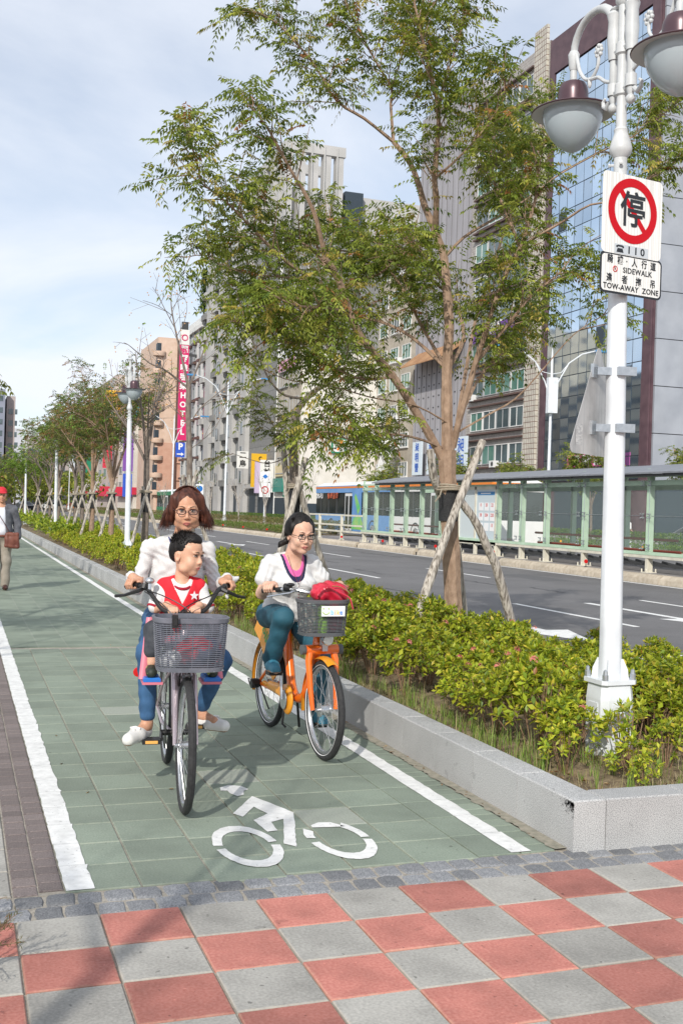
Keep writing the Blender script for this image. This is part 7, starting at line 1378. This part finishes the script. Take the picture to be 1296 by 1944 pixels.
def strands(t, name, c, Q, k, n, seed, m, end, top=(0, .0, .125), rr=.0026, back=True):
    c = Vector(c); r = random.Random(seed); b = MB()
    for i in range(n):
        a = r.uniform(0, 2*math.pi); ca, sa = math.cos(a), math.sin(a)
        if sa < -.12 and abs(ca) < .92: continue
        e = end(a, r); pts = []
        for q in range(7):
            w = q/6; x = (.012*ca*(1-w)); th = w*1.72
            px_, py_, pz = (.088*math.sin(min(th, 1.57)))*ca, .016+(.104*math.sin(min(th, 1.57)))*sa, .034+.098*math.cos(min(th, 1.57)); 
            if w > .82: f_ = (w-.82)/.18; px_, py_, pz = px_+(e[0]-px_)*f_, py_+(e[1]-py_)*f_, pz+(e[2]-pz)*f_
            else: f_ = max(0, (w-.5)/.32)*.5; px_ += (e[0]-px_)*f_*.4; pz += (e[2]-pz)*f_*.25
            j = .003*w; pts.append(tuple(c+Q @ Vector(((px_+r.uniform(-j, j))*k, (py_+r.uniform(-j, j))*k, (pz+r.uniform(-j, j))*k))))
        b.tube(pts, [rr*.7]*4+[rr, rr*.8, rr*.2], 3, False)
    return b.ob(name, m, t, kind='stuff')
def local(t, me, name): return link(name, me, t)
# ---------------------------------------------------------------- woman with brown hair
mBlouse = M('white_blouse', (.66, .655, .65), (.72, .715, .71), 8, .75, .003, 28, trans=.08); mJean = M('blue_denim', (.022, .075, .17), (.045, .13, .27), 14, .8, .0008, 400, stretch=(1, 1, .4), dirt=(9, .7)); mShoeW = M('white_leather', (.70, .69, .66), rough=.4); mSole = M('brown_sole', (.30, .17, .10), rough=.7)
mHairB = M('auburn_hair', (.035, .012, .008), (.105, .038, .024), 60, .5, 0, 120, spec=.25, stretch=(1, 1, .12)); mHairK = M('black_hair', (.007, .006, .006), (.022, .019, .018), 60, .5, 0, 120, spec=.22, stretch=(1, 1, .12)); mGlF = M('brown_spectacle_frame', (.045, .014, .014), rough=.4); mGlK = M('black_spectacle_frame', (.012, .008, .008), rough=.4)
T1 = thing('person', 'woman with flyaway auburn bob, glasses and white blouse riding behind the boy', 'person', (.86, 1.83, .003), -R(5.6))
C1 = (.030, .575, 1.500); Q1 = rotm(-5, 8, 0)
s = SDF((-.42, .22, .15), (.42, 1.08, 1.70), .0055); add_head(s, C1, Q1, 1.02)
s.cone((.022, .62, 1.44), (0.008, .675, 1.29), .046, .046, .02); s.chain([(-.155, .70, 1.262), (0, .69, 1.285), (.155, .70, 1.262)], [.030, .040, .030], .02); s.ell((0, .73, 1.16), (.14, .095, .15), rotm(0, 18), .04); s.ell((0, .82, .98), (.125, .09, .14), rotm(0, 18), .04); s.ell((0, .88, .88), (.155, .115, .09), k=.04)
for q, EL_, WR in ((-1, (-.216, .69, 1.07), (-.256, .515, 1.13)), (1, (.228, .70, 1.06), (.258, .515, 1.13))):
    s.chain([(q*.160, .70, 1.25), EL_, WR], [.027, .026, .021], .012); g0 = Vector((q*.252, .46, 1.093)); a_ = Vector((q*-.42, -.88, .09)).normalized()
    grip_hand(s, tuple(g0), a_, (0, 0, 1), (q*.88, -.42, 0), WR, 1.0, q)
legs1 = [((-.085, .86, .87), (-.168, .47, .735), (-.155, .50, .36)), ((.09, .86, .87), (.245, .585, .67), (.165, .80, .36))]
for H_, K_, A_ in legs1: s.chain([H_, K_, A_], [.065, .042, .030], .02)
for (A_, toe) in (((-.158, .51, .33), (-.235, .40, .295)), ((.165, .80, .33), (.235, .70, .315))): s.chain([A_, toe], [.034, .022], .02)
local(T1, s.mesh('body', mSk1), 'body'); face_parts(T1, C1, Q1, 1.02, mGlF, .75, 1)
s = SDF((-.42, .45, .74), (.42, 1.08, 1.42), .0062)
s.chain([(-.16, .70, 1.285), (0, .69, 1.315), (.16, .70, 1.285)], [.048, .056, .048], .03); s.ell((0, .77, 1.06), (.148, .108, .29), rotm(0, 18), .05); s.ell((0, .74, 1.14), (.150, .100, .16), rotm(0, 18), .05); s.ell((0, .86, .87), (.166, .125, .10), k=.05)
for q in (-1, 1): s.chain([(q*.160, .70, 1.285), (q*.212, .70, 1.09), (q*.228, .66, 1.065), (q*.246, .59, 1.10), (q*.258, .535, 1.13)], [.040, .039, .040, .038, .034], .012)
s.cone((.27, .54, 1.125), (.315, .55, 1.135), .030, .010, .01); s.cone((.262, .545, 1.10), (.262, .55, 1.02), .022, .006, .01)
s.warp(lambda X, Y, Z: .0034*np.sin(52*Z+16*np.sin(13*X+9*Z)+24*Y)*np.cos(15*X+10*Z+6*Y)+.0026*np.sin(70*X+38*Z+5*np.sin(30*Z))+.0018*np.sin(130*Z+60*X+30*Y)*np.cos(46*X+20*Y))
s.ell((0.010, .61, 1.385), (.058, .085, .068), rotm(0, 15), .004, 's'); s.cone((0.005, .57, 1.33), (0, .55, 1.25), .030, .006, .01, 's')
sh1 = local(T1, s.mesh('blouse', mBlouse), 'blouse')
MB().box(-.115, -.035, .587, .592, 1.10, 1.105).ob('pocket_seam', M('seam_shadow', (.5, .5, .5)), sh1) if False else None
MB().tube([(-.062, .615, 1.352), (-.048, .590, 1.31), (-.034, .572, 1.26)], .0045, 5, flat=.4).ob('lanyard', M('navy_strap', (.03, .05, .22), rough=.6), T1)
s = SDF((-.36, .36, .30), (.36, 1.08, 1.0), .0062); s.ell((0, .88, .875), (.172, .135, .10), k=.04)
for (H_, K_, A_) in legs1: A2 = tuple(Vector(A_).lerp(Vector(K_), .10)); s.chain([H_, K_, A2], [.084, .056, .042], .03)
s.warp(lambda X, Y, Z: .0022*np.sin(60*Z+25*X)*np.cos(30*Y)+.0018*np.sin(95*Z+40*Y)); s.cut(lambda X, Y, Z: .352-Z+0*X+0*Y); local(T1, s.mesh('jeans', mJean), 'jeans')
for nm, (A_, toe, q) in (('a', ((-.160, .52, .312), (-.258, .375, .288), -1)), ('b', ((.165, .80, .300), (.285, .675, .288), 1))):
    s = SDF((-.30, .26, .24), (.34, .94, .40), .0045); A_ = Vector(A_); toe = Vector(toe); d = (toe-A_).normalized(); s.chain([tuple(A_+Vector((0, 0, -.012))), tuple(A_.lerp(toe, .5)+Vector((0, 0, -.004))), tuple(toe)], [.036, .042, .034], .02); s.cut(lambda X, Y, Z: .262-Z+0*X+0*Y); s.ell(tuple(A_+d*.035+Vector((0, 0, .045))), (.033, .062, .034), Matrix((Vector((d.y, -d.x, 0)).normalized(), Vector((d.x, d.y, 0)).normalized(), Vector((0, 0, 1)))).transposed(), .006, 's')
    sh = local(T1, s.mesh('loafer', mShoeW), 'loafer'); p = A_.lerp(toe, .62)+Vector((0, 0, .038)); sd_ = Vector((d.y, -d.x, 0)).normalized(); MB().tube([tuple(p-sd_*.03), tuple(p+Vector((0, 0, .008))), tuple(p+sd_*.03)], .006, 6).tube([tuple(p), tuple(p+d*.03+sd_*.012)], .004, 5).tube([tuple(p), tuple(p+d*.03-sd_*.012)], .004, 5).ob('bow', mShoeW, sh)
    s = SDF((-.30, .26, .22), (.34, .94, .30), .0045); s.chain([tuple(A_*1), tuple(A_.lerp(toe, .5)), tuple(toe)], [.036, .042, .034], .02); s.F = np.maximum(s.F, 0*s.F+s.F); s.cut(lambda X, Y, Z: np.abs(Z-.262)-.0065+0*X+0*Y); MB().ob('x', mSole, T1) if False else local(T1, s.mesh('sole', mSole), 'sole')
def hair_end1(a, r): ca, sa = math.cos(a), math.sin(a); return ((.112+r.uniform(-.014, .042))*ca, .02+(.105+r.uniform(-.01, .02))*sa, -.085+r.uniform(-.035, .025))
s = SDF((-.22, .40, 1.33), (.24, .80, 1.68), .0045); cc = Vector(C1); PP = lambda x, y, z: tuple(cc+Q1 @ Vector((x*1.02, y*1.02, z*1.02)))
s.ell(PP(0, .022, .040), (.087, .105, .090), Q1, .01); s.ell(PP(0, .075, -.02), (.092, .060, .098), Q1, .03)
for q in (-1, 1): s.chain([PP(q*.060, -.010, .065), PP(q*.082, .0, .0), PP(q*.100, .012, -.045), PP(q*.130, .018, -.080)], [.036, .031, .032, .012], .02); s.chain([PP(q*.06, .05, .0), PP(q*.085, .065, -.05), PP(q*.11, .07, -.09)], [.05, .045, .016], .02)
s.ell(PP(0, -.115, -.035), (.062, .088, .095), Q1, .008, 's'); s.ell(PP(0, -.13, .045), (.050, .085, .045), Q1, .012, 's'); s.cone(PP(.012, -.10, .13), PP(.012, .03, .155), .006, .004, .006, 's')
s.warp(lambda X, Y, Z: .003+.0011*np.sin(150*X+60*Y+4*np.sin(12*Z))+.0008*np.sin(260*X-90*Y+10*Z))
local(T1, s.mesh('hair', mHairB), 'hair'); strands(T1, 'hair_strands', C1, Q1, 1.03, 1300, 5, mHairB, hair_end1, rr=.0022)
# ---------------------------------------------------------------- boy
mVest = M('red_vest', (.60, .012, .025), (.70, .02, .035), 20, .85, .0014, 160); mTee = M('white_tee', (.68, .67, .66), (.74, .73, .72), 12, .8, .002, 40); mRedT = M('red_trim', (.36, .01, .03), rough=.8); mShort = M('dark_trousers', (.03, .035, .045), (.055, .06, .07), 30, .85)
TB = thing('person', 'small boy in a red vest over a white tee shirt looking to the side', 'person', (.86, 1.83, .003), -R(5.6))
CB_ = (.022, .425, 1.258); QB = rotm(48, 6, 0)
s = SDF((-.26, .14, .60), (.26, .66, 1.44), .005); add_head(s, CB_, QB, .94, True)
s.cone((.005, .44, 1.22), (0, .45, 1.12), .034, .040, .02); s.chain([(-.08, .455, 1.075), (0, .455, 1.09), (.08, .455, 1.075)], [.028, .038, .028], .02); s.ell((0, .46, 1.01), (.10, .07, .11), k=.03); s.ell((0, .47, .90), (.095, .075, .08), k=.03)
for q in (-1, 1):
    WR = (q*.085, .33, 1.0); s.chain([(q*.105, .455, 1.075), (q*.132, .42, .975), WR], [.030, .025, .018], .015); grip_hand(s, (q*.058, .272, .972), (-q, .06, 0), (0, .25, 1), (0, -1, .1), WR, .72, q)
    s.chain([(q*.06, .47, .88), (q*.145, .36, .86), (q*.155, .335, .70)], [.055, .042, .028], .02)
local(TB, s.mesh('body', mSkB), 'body'); face_parts(TB, CB_, QB, .94, None, .62)
s = SDF((-.26, .26, .84), (.26, .64, 1.2), .005); s.chain([(-.095, .455, 1.08), (0, .45, 1.09), (.095, .455, 1.08)], [.045, .056, .045], .025); s.ell((0, .46, 1.01), (.115, .085, .12), k=.03); s.ell((0, .465, .92), (.11, .088, .07), k=.03)
for q in (-1, 1): s.chain([(q*.102, .455, 1.07), (q*.137, .43, .985)], [.042, .040], .015)
s.warp(lambda X, Y, Z: .002*np.sin(70*Z+40*X)*np.cos(50*Y)); s.ell((0, .41, 1.155), (.046, .07, .05), None, .006, 's'); local(TB, s.mesh('tee_shirt', mTee), 'tee_shirt')
for q in (-1, 1): MB().torus((q*.139, .427, .977), (q*.4, -.3, -.85), .039, .007, 20, 6).ob('sleeve_trim', mRedT, TB)
MB().torus((0, .418, 1.105), (0, -.55, 1), .046, .006, 22, 6, sx=1.4).ob('collar_trim', mRedT, TB)
s = SDF((-.2, .30, .84), (.2, .64, 1.2), .005); s.chain([(-.085, .455, 1.09), (0, .455, 1.095), (.085, .455, 1.09)], [.050, .060, .050], .025); s.ell((0, .46, 1.01), (.116, .092, .125), k=.03); s.ell((0, .465, .91), (.118, .095, .075), k=.03)
s.ell((0, .40, 1.165), (.050, .085, .055), None, .006, 's')
s.cut(lambda X, Y, Z: -np.maximum(np.abs(X)-.062*np.clip((Z-1.0)/.12, 0, 1)-.0, (Y-.42))+0*Z if False else np.where((Y < .43) & (Z > 1.0), (.055*np.clip((Z-1.0)/.12, 0, 1.2)-np.abs(X)), -1.0)); local(TB, s.mesh('vest', mVest), 'vest')
st_ = MB(); pts = []
for k in range(10): a = math.pi/2+k*math.pi/5; r_ = .026 if k % 2 == 0 else .011; pts.append((.060+r_*math.cos(a), 1.05+r_*math.sin(a)))
T_st = Matrix(((1, 0, 0, 0), (0, 0, -1, .352), (0, 1, 0, 0), (0, 0, 0, 1))); st_.prism(pts, -.004, .002, 0, T_st); o = st_.ob('star_badge', M('badge_white', (.7, .68, .7), rough=.5), TB, False)
for v in o.data.vertices: v.co.y += .25*max(0, v.co.x-.05)
MB().lathe([(0, -.003), (.008, -.002), (.008, .002), (0, .002)], 12, (.0, .362, .95), 'y').ob('button', M('badge_white', (1, 1, 1)), TB)
MB().ball((0, .372, 1.02), (.03, .004, .03), 12, 6).ob('shirt_print', M('print_dark', (.05, .05, .09), rough=.7), TB) if False else None
for q in (-1, 1):
    s = SDF((-.24, .20, .6), (.24, .62, .98), .006); s.chain([(q*.06, .47, .885), (q*.145, .37, .865), (q*.155, .34, .76)], [.066, .052, .044], .02); local(TB, s.mesh('trousers', mShort), 'trousers')
    s = SDF((-.25, .18, .60), (.25, .46, .75), .005); s.chain([(q*.155, .345, .665), (q*.158, .265, .655)], [.032, .029], .02); s.cut(lambda X, Y, Z: .634-Z+0*X+0*Y); sh = local(TB, s.mesh('shoe', M('dark_green_shoe', (.02, .028, .02), (.25, .33, .08), 26, .6, lo=.56, hi=.6)), 'shoe')
s = SDF((-.12, .30, 1.18), (.16, .56, 1.44), .004); PB = lambda x, y, z: tuple(Vector(CB_)+QB @ Vector((x*.94, y*.94, z*.94))); s.ell(PB(0, .020, .050), (.075, .087, .078), QB, .01); s.ell(PB(0, .066, .012), (.064, .040, .058), QB, .02); s.ell(PB(0, -.020, .095), (.052, .060, .036), QB, .01); s.ell(PB(0, -.120, .0), (.09, .080, .070), QB, .010, 's'); 
for q in (-1, 1): s.ell(PB(q*.095, -.005, -.03), (.045, .055, .055), QB, .008, 's')
s.warp(lambda X, Y, Z: .001+.0016*np.sin(260*X)*np.sin(250*Y)*np.sin(240*Z)); hB = local(TB, s.mesh('hair', mHairK), 'hair')
sp_ = MB(); r = random.Random(4)
for k in range(900):
    a, b = r.uniform(0, 6.28), math.acos(r.uniform(.15, 1)); d = Vector((math.sin(b)*math.cos(a), math.sin(b)*math.sin(a), math.cos(b))); p = Vector((.074*d.x, .022+.084*d.y, .050+.078*d.z))
    if p.y < -.045 and p.z < .085: continue
    e = p+(d*.7+Vector((0, -.35, .35))).normalized()*r.uniform(.012, .026); sp_.tube([PB(*p), PB(*e)], [.0022, .0004], 3, False)
sp_.ob('hair_strands', mHairK, TB, kind='stuff')
# ---------------------------------------------------------------- woman on the orange bicycle
mTeal = M('teal_trousers', (.010, .065, .10), (.02, .10, .145), 10, .75, .002, 45); mNavy = M('navy_trim', (.012, .015, .06), rough=.8); mPinkT = M('pink_top', (.62, .10, .33), (.68, .14, .38), 12, .7); mTee2 = M('white_linen', (.60, .60, .60), (.68, .68, .67), 30, .8, .002, 60, trans=.05); mSand = M('teal_sandal', (.03, .16, .24), (.06, .22, .30), 20, .6)
T2 = thing('person', 'woman with pinned back black hair and navy-edged white top riding the orange bicycle', 'person', O2, RZ2)
C2 = (.016, .56, 1.355); Q2 = rotm(3, 9, 0)
s = SDF((-.40, .22, .05), (.42, 1.04, 1.60), .0055); add_head(s, C2, Q2, 1.08)
s.cone((.008, .60, 1.31), (.0, .655, 1.20), .052, .058, .02); s.chain([(-.13, .68, 1.145), (0, .67, 1.165), (.13, .68, 1.145)], [.038, .046, .038], .02); s.ell((0, .69, 1.05), (.14, .11, .16), rotm(0, 12), .04); s.ell((0, .76, .88), (.125, .105, .12), k=.03); s.ell((0, .82, .82), (.13, .105, .08), k=.03)
for q, EL_, WR in ((-1, (-.212, .64, .965), (-.247, .44, 1.03)), (1, (.235, .62, .98), (.255, .44, 1.035))):
    s.chain([(q*.150, .68, 1.13), EL_, WR], [.040, .038, .027], .02); grip_hand(s, (q*.238, .385, 1.012), (q*-.57, -.80, .1), (0, 0, 1), (q*.80, -.57, 0), WR, 1.02, q)
legs2 = [((-.09, .84, .80), (-.135, .415, .83), (-.145, .62, .51)), ((.09, .84, .80), (.15, .46, .57), (.15, .55, .20))]
for H_, K_, A_ in legs2: s.chain([H_, K_, A_], [.070, .045, .032], .02)
for A_, toe in (((-.145, .62, .50), (-.16, .46, .482)), ((.15, .55, .18), (.155, .40, .145))): s.chain([A_, toe], [.035, .024], .02)
local(T2, s.mesh('body', mSk2), 'body'); face_parts(T2, C2, Q2, 1.08, mGlK, .8)
def torso2(inf, cutz, wtop, mat_, name, sleeves=False, vox=.0055):
    s = SDF((-.42, .40, .70), (.42, 1.02, 1.28), vox); s.chain([(-.14, .68, 1.158), (0, .67, 1.17), (.14, .68, 1.158)], [.054+inf, .062+inf, .054+inf], .03); s.ell((0, .69, 1.05), (.145+inf, .115+inf, .165), rotm(0, 12), .04); s.ell((0, .76, .87), (.148+inf, .125+inf, .12), k=.04); s.ell((0, .80, .80), (.160+inf, .13+inf, .07), k=.03)
    for q in (-1, 1): s.ell((q*.07, .60, 1.03), (.068+inf, .06+inf, .06), k=.03)
    if sleeves:
        s.chain([(-.150, .68, 1.14), (-.190, .665, 1.06)], [.058, .062], .02).chain([(.150, .68, 1.14), (.203, .66, 1.065)], [.058, .062], .02)
        s.warp(lambda X, Y, Z: .0030*np.sin(50*Z+14*np.sin(14*X)+18*Y)*np.cos(14*X+8*Z)+.0022*np.sin(75*X+40*Z+18*Y)+.0014*np.sin(130*Z+50*X))
    s.ell((0, .60, 1.275), (.066, .09, .08), None, .006, 's'); s.cut(lambda X, Y, Z: np.where((Y < .66) & (Z > cutz), wtop*np.clip((Z-cutz)/(1.24-cutz), 0, 1.2)**.36-np.abs(X), -1.)); return local(T2, s.mesh(name, mat_), name)
torso2(.012, 1.045, .096, mTee2, 'top', True); torso2(.003, 1.080, .078, mNavy, 'neck_trim'); torso2(-.001, 1.122, .062, mPinkT, 'inner_top')
nk = MB(); nk.tube([(-.055, .60, 1.22), (-.045, .55, 1.14), (-.012, .528, 1.06), (0, .525, 1.03)], .0018, 4).tube([(.055, .60, 1.22), (.045, .55, 1.14), (.012, .528, 1.06), (0, .525, 1.03)], .0018, 4)
for i in range(9): nk.ball((0, .515+.001*i, 1.02-.018*i), .0045 if i < 6 else .007, 7, 5)
nk.ob('necklace', M('dark_beads', (.04, .02, .02), (.3, .03, .03), 60, .35), T2)
s = SDF((-.34, .30, .10), (.34, 1.06, .98), .0062); s.ell((0, .83, .81), (.165, .14, .09), k=.04)
for (H_, K_, A_) in legs2: A2 = tuple(Vector(A_).lerp(Vector(K_), .10)); s.chain([H_, K_, A2], [.090, .064, .060], .03)
s.warp(lambda X, Y, Z: .003*np.sin(48*Z+25*X+10*Y)*np.cos(24*Y)+.002*np.sin(85*Z+40*Y+20*X)); local(T2, s.mesh('trousers', mTeal), 'trousers')
for (A_, toe, q, zb) in (((-.145, .635, .503), (-.165, .455, .483), -1, .468), ((.15, .565, .172), (.158, .40, .140), 1, .128)):
    s = SDF((-.26, .34, zb-.03), (.26, .72, zb+.11), .0045); s.chain([A_, tuple(Vector(A_).lerp(Vector(toe), .55)), toe], [.040, .044, .036], .02); zz = zb; s.cut(lambda X, Y, Z: zz-Z+0*X+0*Y); s.cut(lambda X, Y, Z: np.where(np.abs(Y-(A_[1]-.045)) < .018, .018-np.abs(Y-(A_[1]-.045))-.0*Z, -1)*np.where(Z > zz+.045, 1, -1) if False else -1+0*X+0*Y+0*Z); sh = local(T2, s.mesh('sandal', mSand), 'sandal')
    MB().tube([(A_[0]-.042, A_[1]-.05, zb+.035), (A_[0], A_[1]-.055, zb+.088), (A_[0]+.042, A_[1]-.05, zb+.035)], .008, 6, flat=.6).ob('strap', M('brown_strap', (.16, .09, .06), rough=.7), sh); MB().ball((toe[0], toe[1]+.03, zb+.006), (.045, .07, .010), 14, 6).ball((A_[0], A_[1]-.01, zb+.006), (.038, .06, .010), 14, 6).ob('sole', mSole, sh)
s = SDF((-.16, .42, 1.22), (.20, .86, 1.58), .0045); P2_ = lambda x, y, z: tuple(Vector(C2)+Q2 @ Vector((x*1.08, y*1.08, z*1.08))); s.ell(P2_(0, .030, .050), (.090, .108, .098), Q2, .01); s.ell(P2_(0, .055, .010), (.080, .068, .08), Q2, .02)
for q in (-1, 1): s.ell(P2_(q*.070, .022, .040), (.028, .06, .06), Q2, .02)
s.ell(P2_(0, .12, -.06), (.035, .05, .04), Q2, .02); s.chain([P2_(-.04, .12, -.06), P2_(-.075, .12, -.08), P2_(-.088, .12, -.10)], [.025, .018, .008], .02); s.ell(P2_(0, -.112, -.028), (.072, .098, .100), Q2, .008, 's'); s.ell(P2_(0, -.12, .045), (.055, .09, .048), Q2, .012, 's')
s.warp(lambda X, Y, Z: .0035+.0008*np.sin(160*X+60*Y+4*np.sin(12*Z))); local(T2, s.mesh('hair', mHairK), 'hair')
def hair_end2(a, r): ca, sa = math.cos(a), math.sin(a); return ((.078+r.uniform(-.006, .010))*ca, .04+(.09+r.uniform(-.01, .01))*sa, -.010+r.uniform(-.025, .02))
strands(T2, 'hair_strands', C2, Q2, 1.07, 900, 8, mHairK, hair_end2, rr=.0018)
# ---------------------------------------------------------------- walking man
mJac = M('checked_jacket', (.085, .088, .105), (.15, .155, .175), 9, .85, .003, 30, dirt=(20, .7)); mKha = M('khaki_trousers', (.26, .23, .19), (.34, .30, .25), 9, .8, .003, 25); mCap = M('red_cap', (.55, .015, .03), rough=.7); mShirt = M('pale_shirt', (.62, .64, .70), (.68, .70, .76), 9, .7); mLea = M('brown_leather', (.12, .035, .025), (.20, .07, .045), 10, .5)
TM_ = thing('person', 'man in a red cap and dark checked jacket walking with a brown shoulder bag', 'person', (.58, 15.65, .002), R(4))
CM = (-.13, -.04, 1.60); QM = rotm(0, 6)
s = SDF((-.55, -.35, -.01), (.30, .45, 1.80), .008); add_head(s, CM, QM, 1.06); s.cone((-.13, -.01, 1.54), (-.13, .02, 1.40), .055, .06, .03); s.chain([(-.32, .02, 1.38), (-.13, .02, 1.41), (.06, .02, 1.38)], [.06, .07, .06], .03); s.ell((-.13, 0, 1.2), (.17, .12, .2), k=.05); s.ell((-.13, 0, .98), (.16, .13, .14), k=.05)
for q, K_, A_ in ((-1, (-.25, -.10, .50), (-.24, -.03, .10)), (1, (-.03, .0, .50), (-.03, .02, .10))): s.chain([(-.13+q*.09, 0, .90), K_, A_], [.10, .065, .045], .04); s.chain([(A_[0], A_[1], .05), (A_[0], A_[1]-.15, .04)], [.045, .035], .02)
for q in (-1, 1): s.chain([(-.13+q*.20, .02, 1.36), (-.13+q*.27, .04, 1.10), (-.13+q*.28, -.03, .86)], [.055, .045, .03], .03); h0 = Vector((-.13+q*.28, -.035, .82)); s.ell(tuple(h0), (.022, .036, .045), k=.02)
for q in (-1, 1):
    for j in range(4): h0 = Vector((-.13+q*.28, -.065+.020*j, .79)); s.chain([tuple(h0), tuple(h0+Vector((-q*.006, -.004, -.035))), tuple(h0+Vector((-q*.018, -.006, -.062+.005*abs(j-1.5))))], [.010, .009, .008], .004)
    s.chain([(-.13+q*.275, -.068, .83), (-.13+q*.265, -.095, .80), (-.13+q*.255, -.10, .775)], [.011, .010, .009], .008)
local(TM_, s.mesh('body', mSk1), 'body'); face_parts(TM_, CM, QM, 1.06, None)
s = SDF((-.56, -.3, .78), (.32, .3, 1.50), .009); s.chain([(-.33, .02, 1.37), (-.13, .02, 1.40), (.07, .02, 1.37)], [.075, .085, .075], .03); s.ell((-.13, 0, 1.2), (.20, .15, .22), k=.05); s.ell((-.13, 0, 1.0), (.21, .165, .16), k=.05)
for q in (-1, 1): s.chain([(-.13+q*.21, .02, 1.35), (-.13+q*.28, .04, 1.10), (-.13+q*.285, -.02, .90)], [.075, .065, .055], .03)
s.warp(lambda X, Y, Z: .006*np.sin(26*Z+12*X)*np.cos(14*X+20*Y)); s.cut(lambda X, Y, Z: np.where(Y < 0, .055+.03*(1.4-Z)-np.abs(X+.13), -1.)); s.ell((-.13, -.03, 1.47), (.07, .09, .09), None, .01, 's'); local(TM_, s.mesh('jacket', mJac), 'jacket')
s = SDF((-.4, -.3, .86), (.14, .3, 1.50), .009); s.ell((-.13, 0, 1.2), (.18, .135, .22), k=.05); s.ell((-.13, 0, 1.0), (.185, .15, .14), k=.05); s.chain([(-.2, .02, 1.39), (-.06, .02, 1.39)], [.07, .07], .03); s.ell((-.13, -.03, 1.49), (.055, .09, .08), None, .01, 's'); s.cut(lambda X, Y, Z: .90-Z+0*X+0*Y); local(TM_, s.mesh('shirt', mShirt), 'shirt')
MB().tube([(-.30, -.09, .925), (-.22, -.145, .92), (-.13, -.16, .92), (-.04, -.145, .92), (.04, -.09, .925)], .018, 8).ob('belt', mLea, TM_)
s = SDF((-.42, -.3, .04), (.2, .3, .96), .009); s.ell((-.13, 0, .90), (.175, .145, .08), k=.04)
for q, K_, A_ in ((-1, (-.25, -.10, .50), (-.24, -.03, .09)), (1, (-.03, .0, .50), (-.03, .02, .09))): s.chain([(-.13+q*.08, 0, .88), K_, A_], [.115, .088, .075], .04)
s.warp(lambda X, Y, Z: .006*np.sin(22*Z+14*X)*np.cos(16*Y)); local(TM_, s.mesh('trousers', mKha), 'trousers')
for x, y in ((-.24, -.03), (-.03, .02)): MB().ball((x, y-.07, .045), (.05, .14, .05), 14, 8).ob('shoe', M('dark_shoe', (.05, .02, .015), rough=.4), TM_)
cp = SDF((-.26, -.26, 1.58), (.0, .12, 1.78), .007); PM = lambda x, y, z: tuple(Vector(CM)+QM @ Vector((x, y, z))); cp.ell(PM(0, .015, .055), (.088, .108, .092), QM, .01); cp.cut(lambda X, Y, Z: 1.635-Z+0*X+0*Y); cp.ell(PM(0, -.12, .062), (.066, .07, .010), rotm(0, 12), .01); local(TM_, cp.mesh('cap', mCap), 'cap')
bg = thing('shoulder_bag', 'brown leather shoulder bag hanging at the walking man front', 'bag', (.58, 15.65, .002), R(4)); s = SDF((-.1, -.36, .70), (.24, -.05, 1.0), .009); s.chain([(-.04, -.20, .95), (-.05, -.20, .76), (.13, -.20, .74), (.12, -.20, .95), (-.04, -.20, .95)], [.035]*5, .01).ell((.04, -.20, .85), (.10, .045, .11), None, .02); s.warp(lambda X, Y, Z: .004*np.sin(40*X+30*Z)); local(bg, s.mesh('body', mLea), 'body'); MB().tube([(.0, -.20, .96), (-.10, -.18, 1.15), (-.24, -.13, 1.38), (-.26, .02, 1.455)], .014, 6, flat=.4).ob('strap', mLea, bg)
# ---------------------------------------------------------------- small figures beyond the shelter
def far_person(label, x, y, rz, top, low, hatc, arm=False, walk=True):
    t = thing('person', label, 'person', (x, y, 0), rz); s = SDF((-.35, -.3, 0), (.35, .55, 1.8), .02); s.ell((0, 0, 1.55), (.08, .09, .11), k=.02); s.cone((0, 0, 1.45), (0, 0, 1.35), .05, .06); s.ell((0, 0, 1.15), (.18, .12, .25), k=.05)
    for q in (-1, 1):
        s.chain([(q*.09, 0, .9), (q*.1, q*.10 if walk else -.3, .5), (q*.1, q*.16 if walk else -.25, .06)], [.09, .06, .045], .03); s.chain([(q*.19, 0, 1.33), (q*.24, .02, 1.1), (q*.22, -.12, .95)], [.05, .04, .03], .03)
        for j in range(4): s.cone((q*.22, -.14+.02*j, .93), (q*.21, -.15+.02*j, .86), .011, .009, .004)
    local(t, s.mesh('body', mSk2), 'body'); s = SDF((-.35, -.3, .8), (.35, .4, 1.5), .02); s.ell((0, 0, 1.15), (.2, .14, .27), k=.05)
    for q in (-1, 1): s.chain([(q*.19, 0, 1.33), (q*.25, .02, 1.1)], [.07, .06], .03)
    local(t, s.mesh('shirt', top), 'shirt'); s = SDF((-.3, -.4, .05), (.3, .4, 1.0), .02)
    for q in (-1, 1): s.chain([(q*.08, 0, .9), (q*.1, q*.10 if walk else -.3, .5), (q*.1, q*.15 if walk else -.25, .12)], [.11, .08, .06], .03)
    local(t, s.mesh('trousers', low), 'trousers'); MB().ball((0, .01, 1.60), (.105, .12, .11), 14, 8).ob('helmet' if hatc else 'hair', hatc or mHairK, t); return t
far_person('pedestrian in a white shirt walking on the far verge behind the shelter glass', 30.2, 40.9, R(90), mTee, mShirt, None)
far_person('scooter rider with a yellow helmet beyond the far hedge', 30.6, 50.8, R(-90), M('grey_jacket', (.12, .16, .18), rough=.8), mShort, M('helmet_yellow', (.7, .5, .03), rough=.35), walk=False)
sc_ = thing('scooter', 'small scooter under the rider with the yellow helmet', 'scooter', (30.6, 50.8, 0), R(-90)); MB().tube([(0, .45, .75), (0, 0, .70), (0, -.2, .35), (0, -.45, .35), (0, -.62, .6), (0, -.6, .98)], [.14, .16, .12, .12, .13, .05], 10).ob('body', mBlueP, sc_)
for a in (-.7, .55): MB().torus((0, a, .24), (1, 0, 0), .19, .05, 20, 8).ob('wheel', mTyre, sc_)
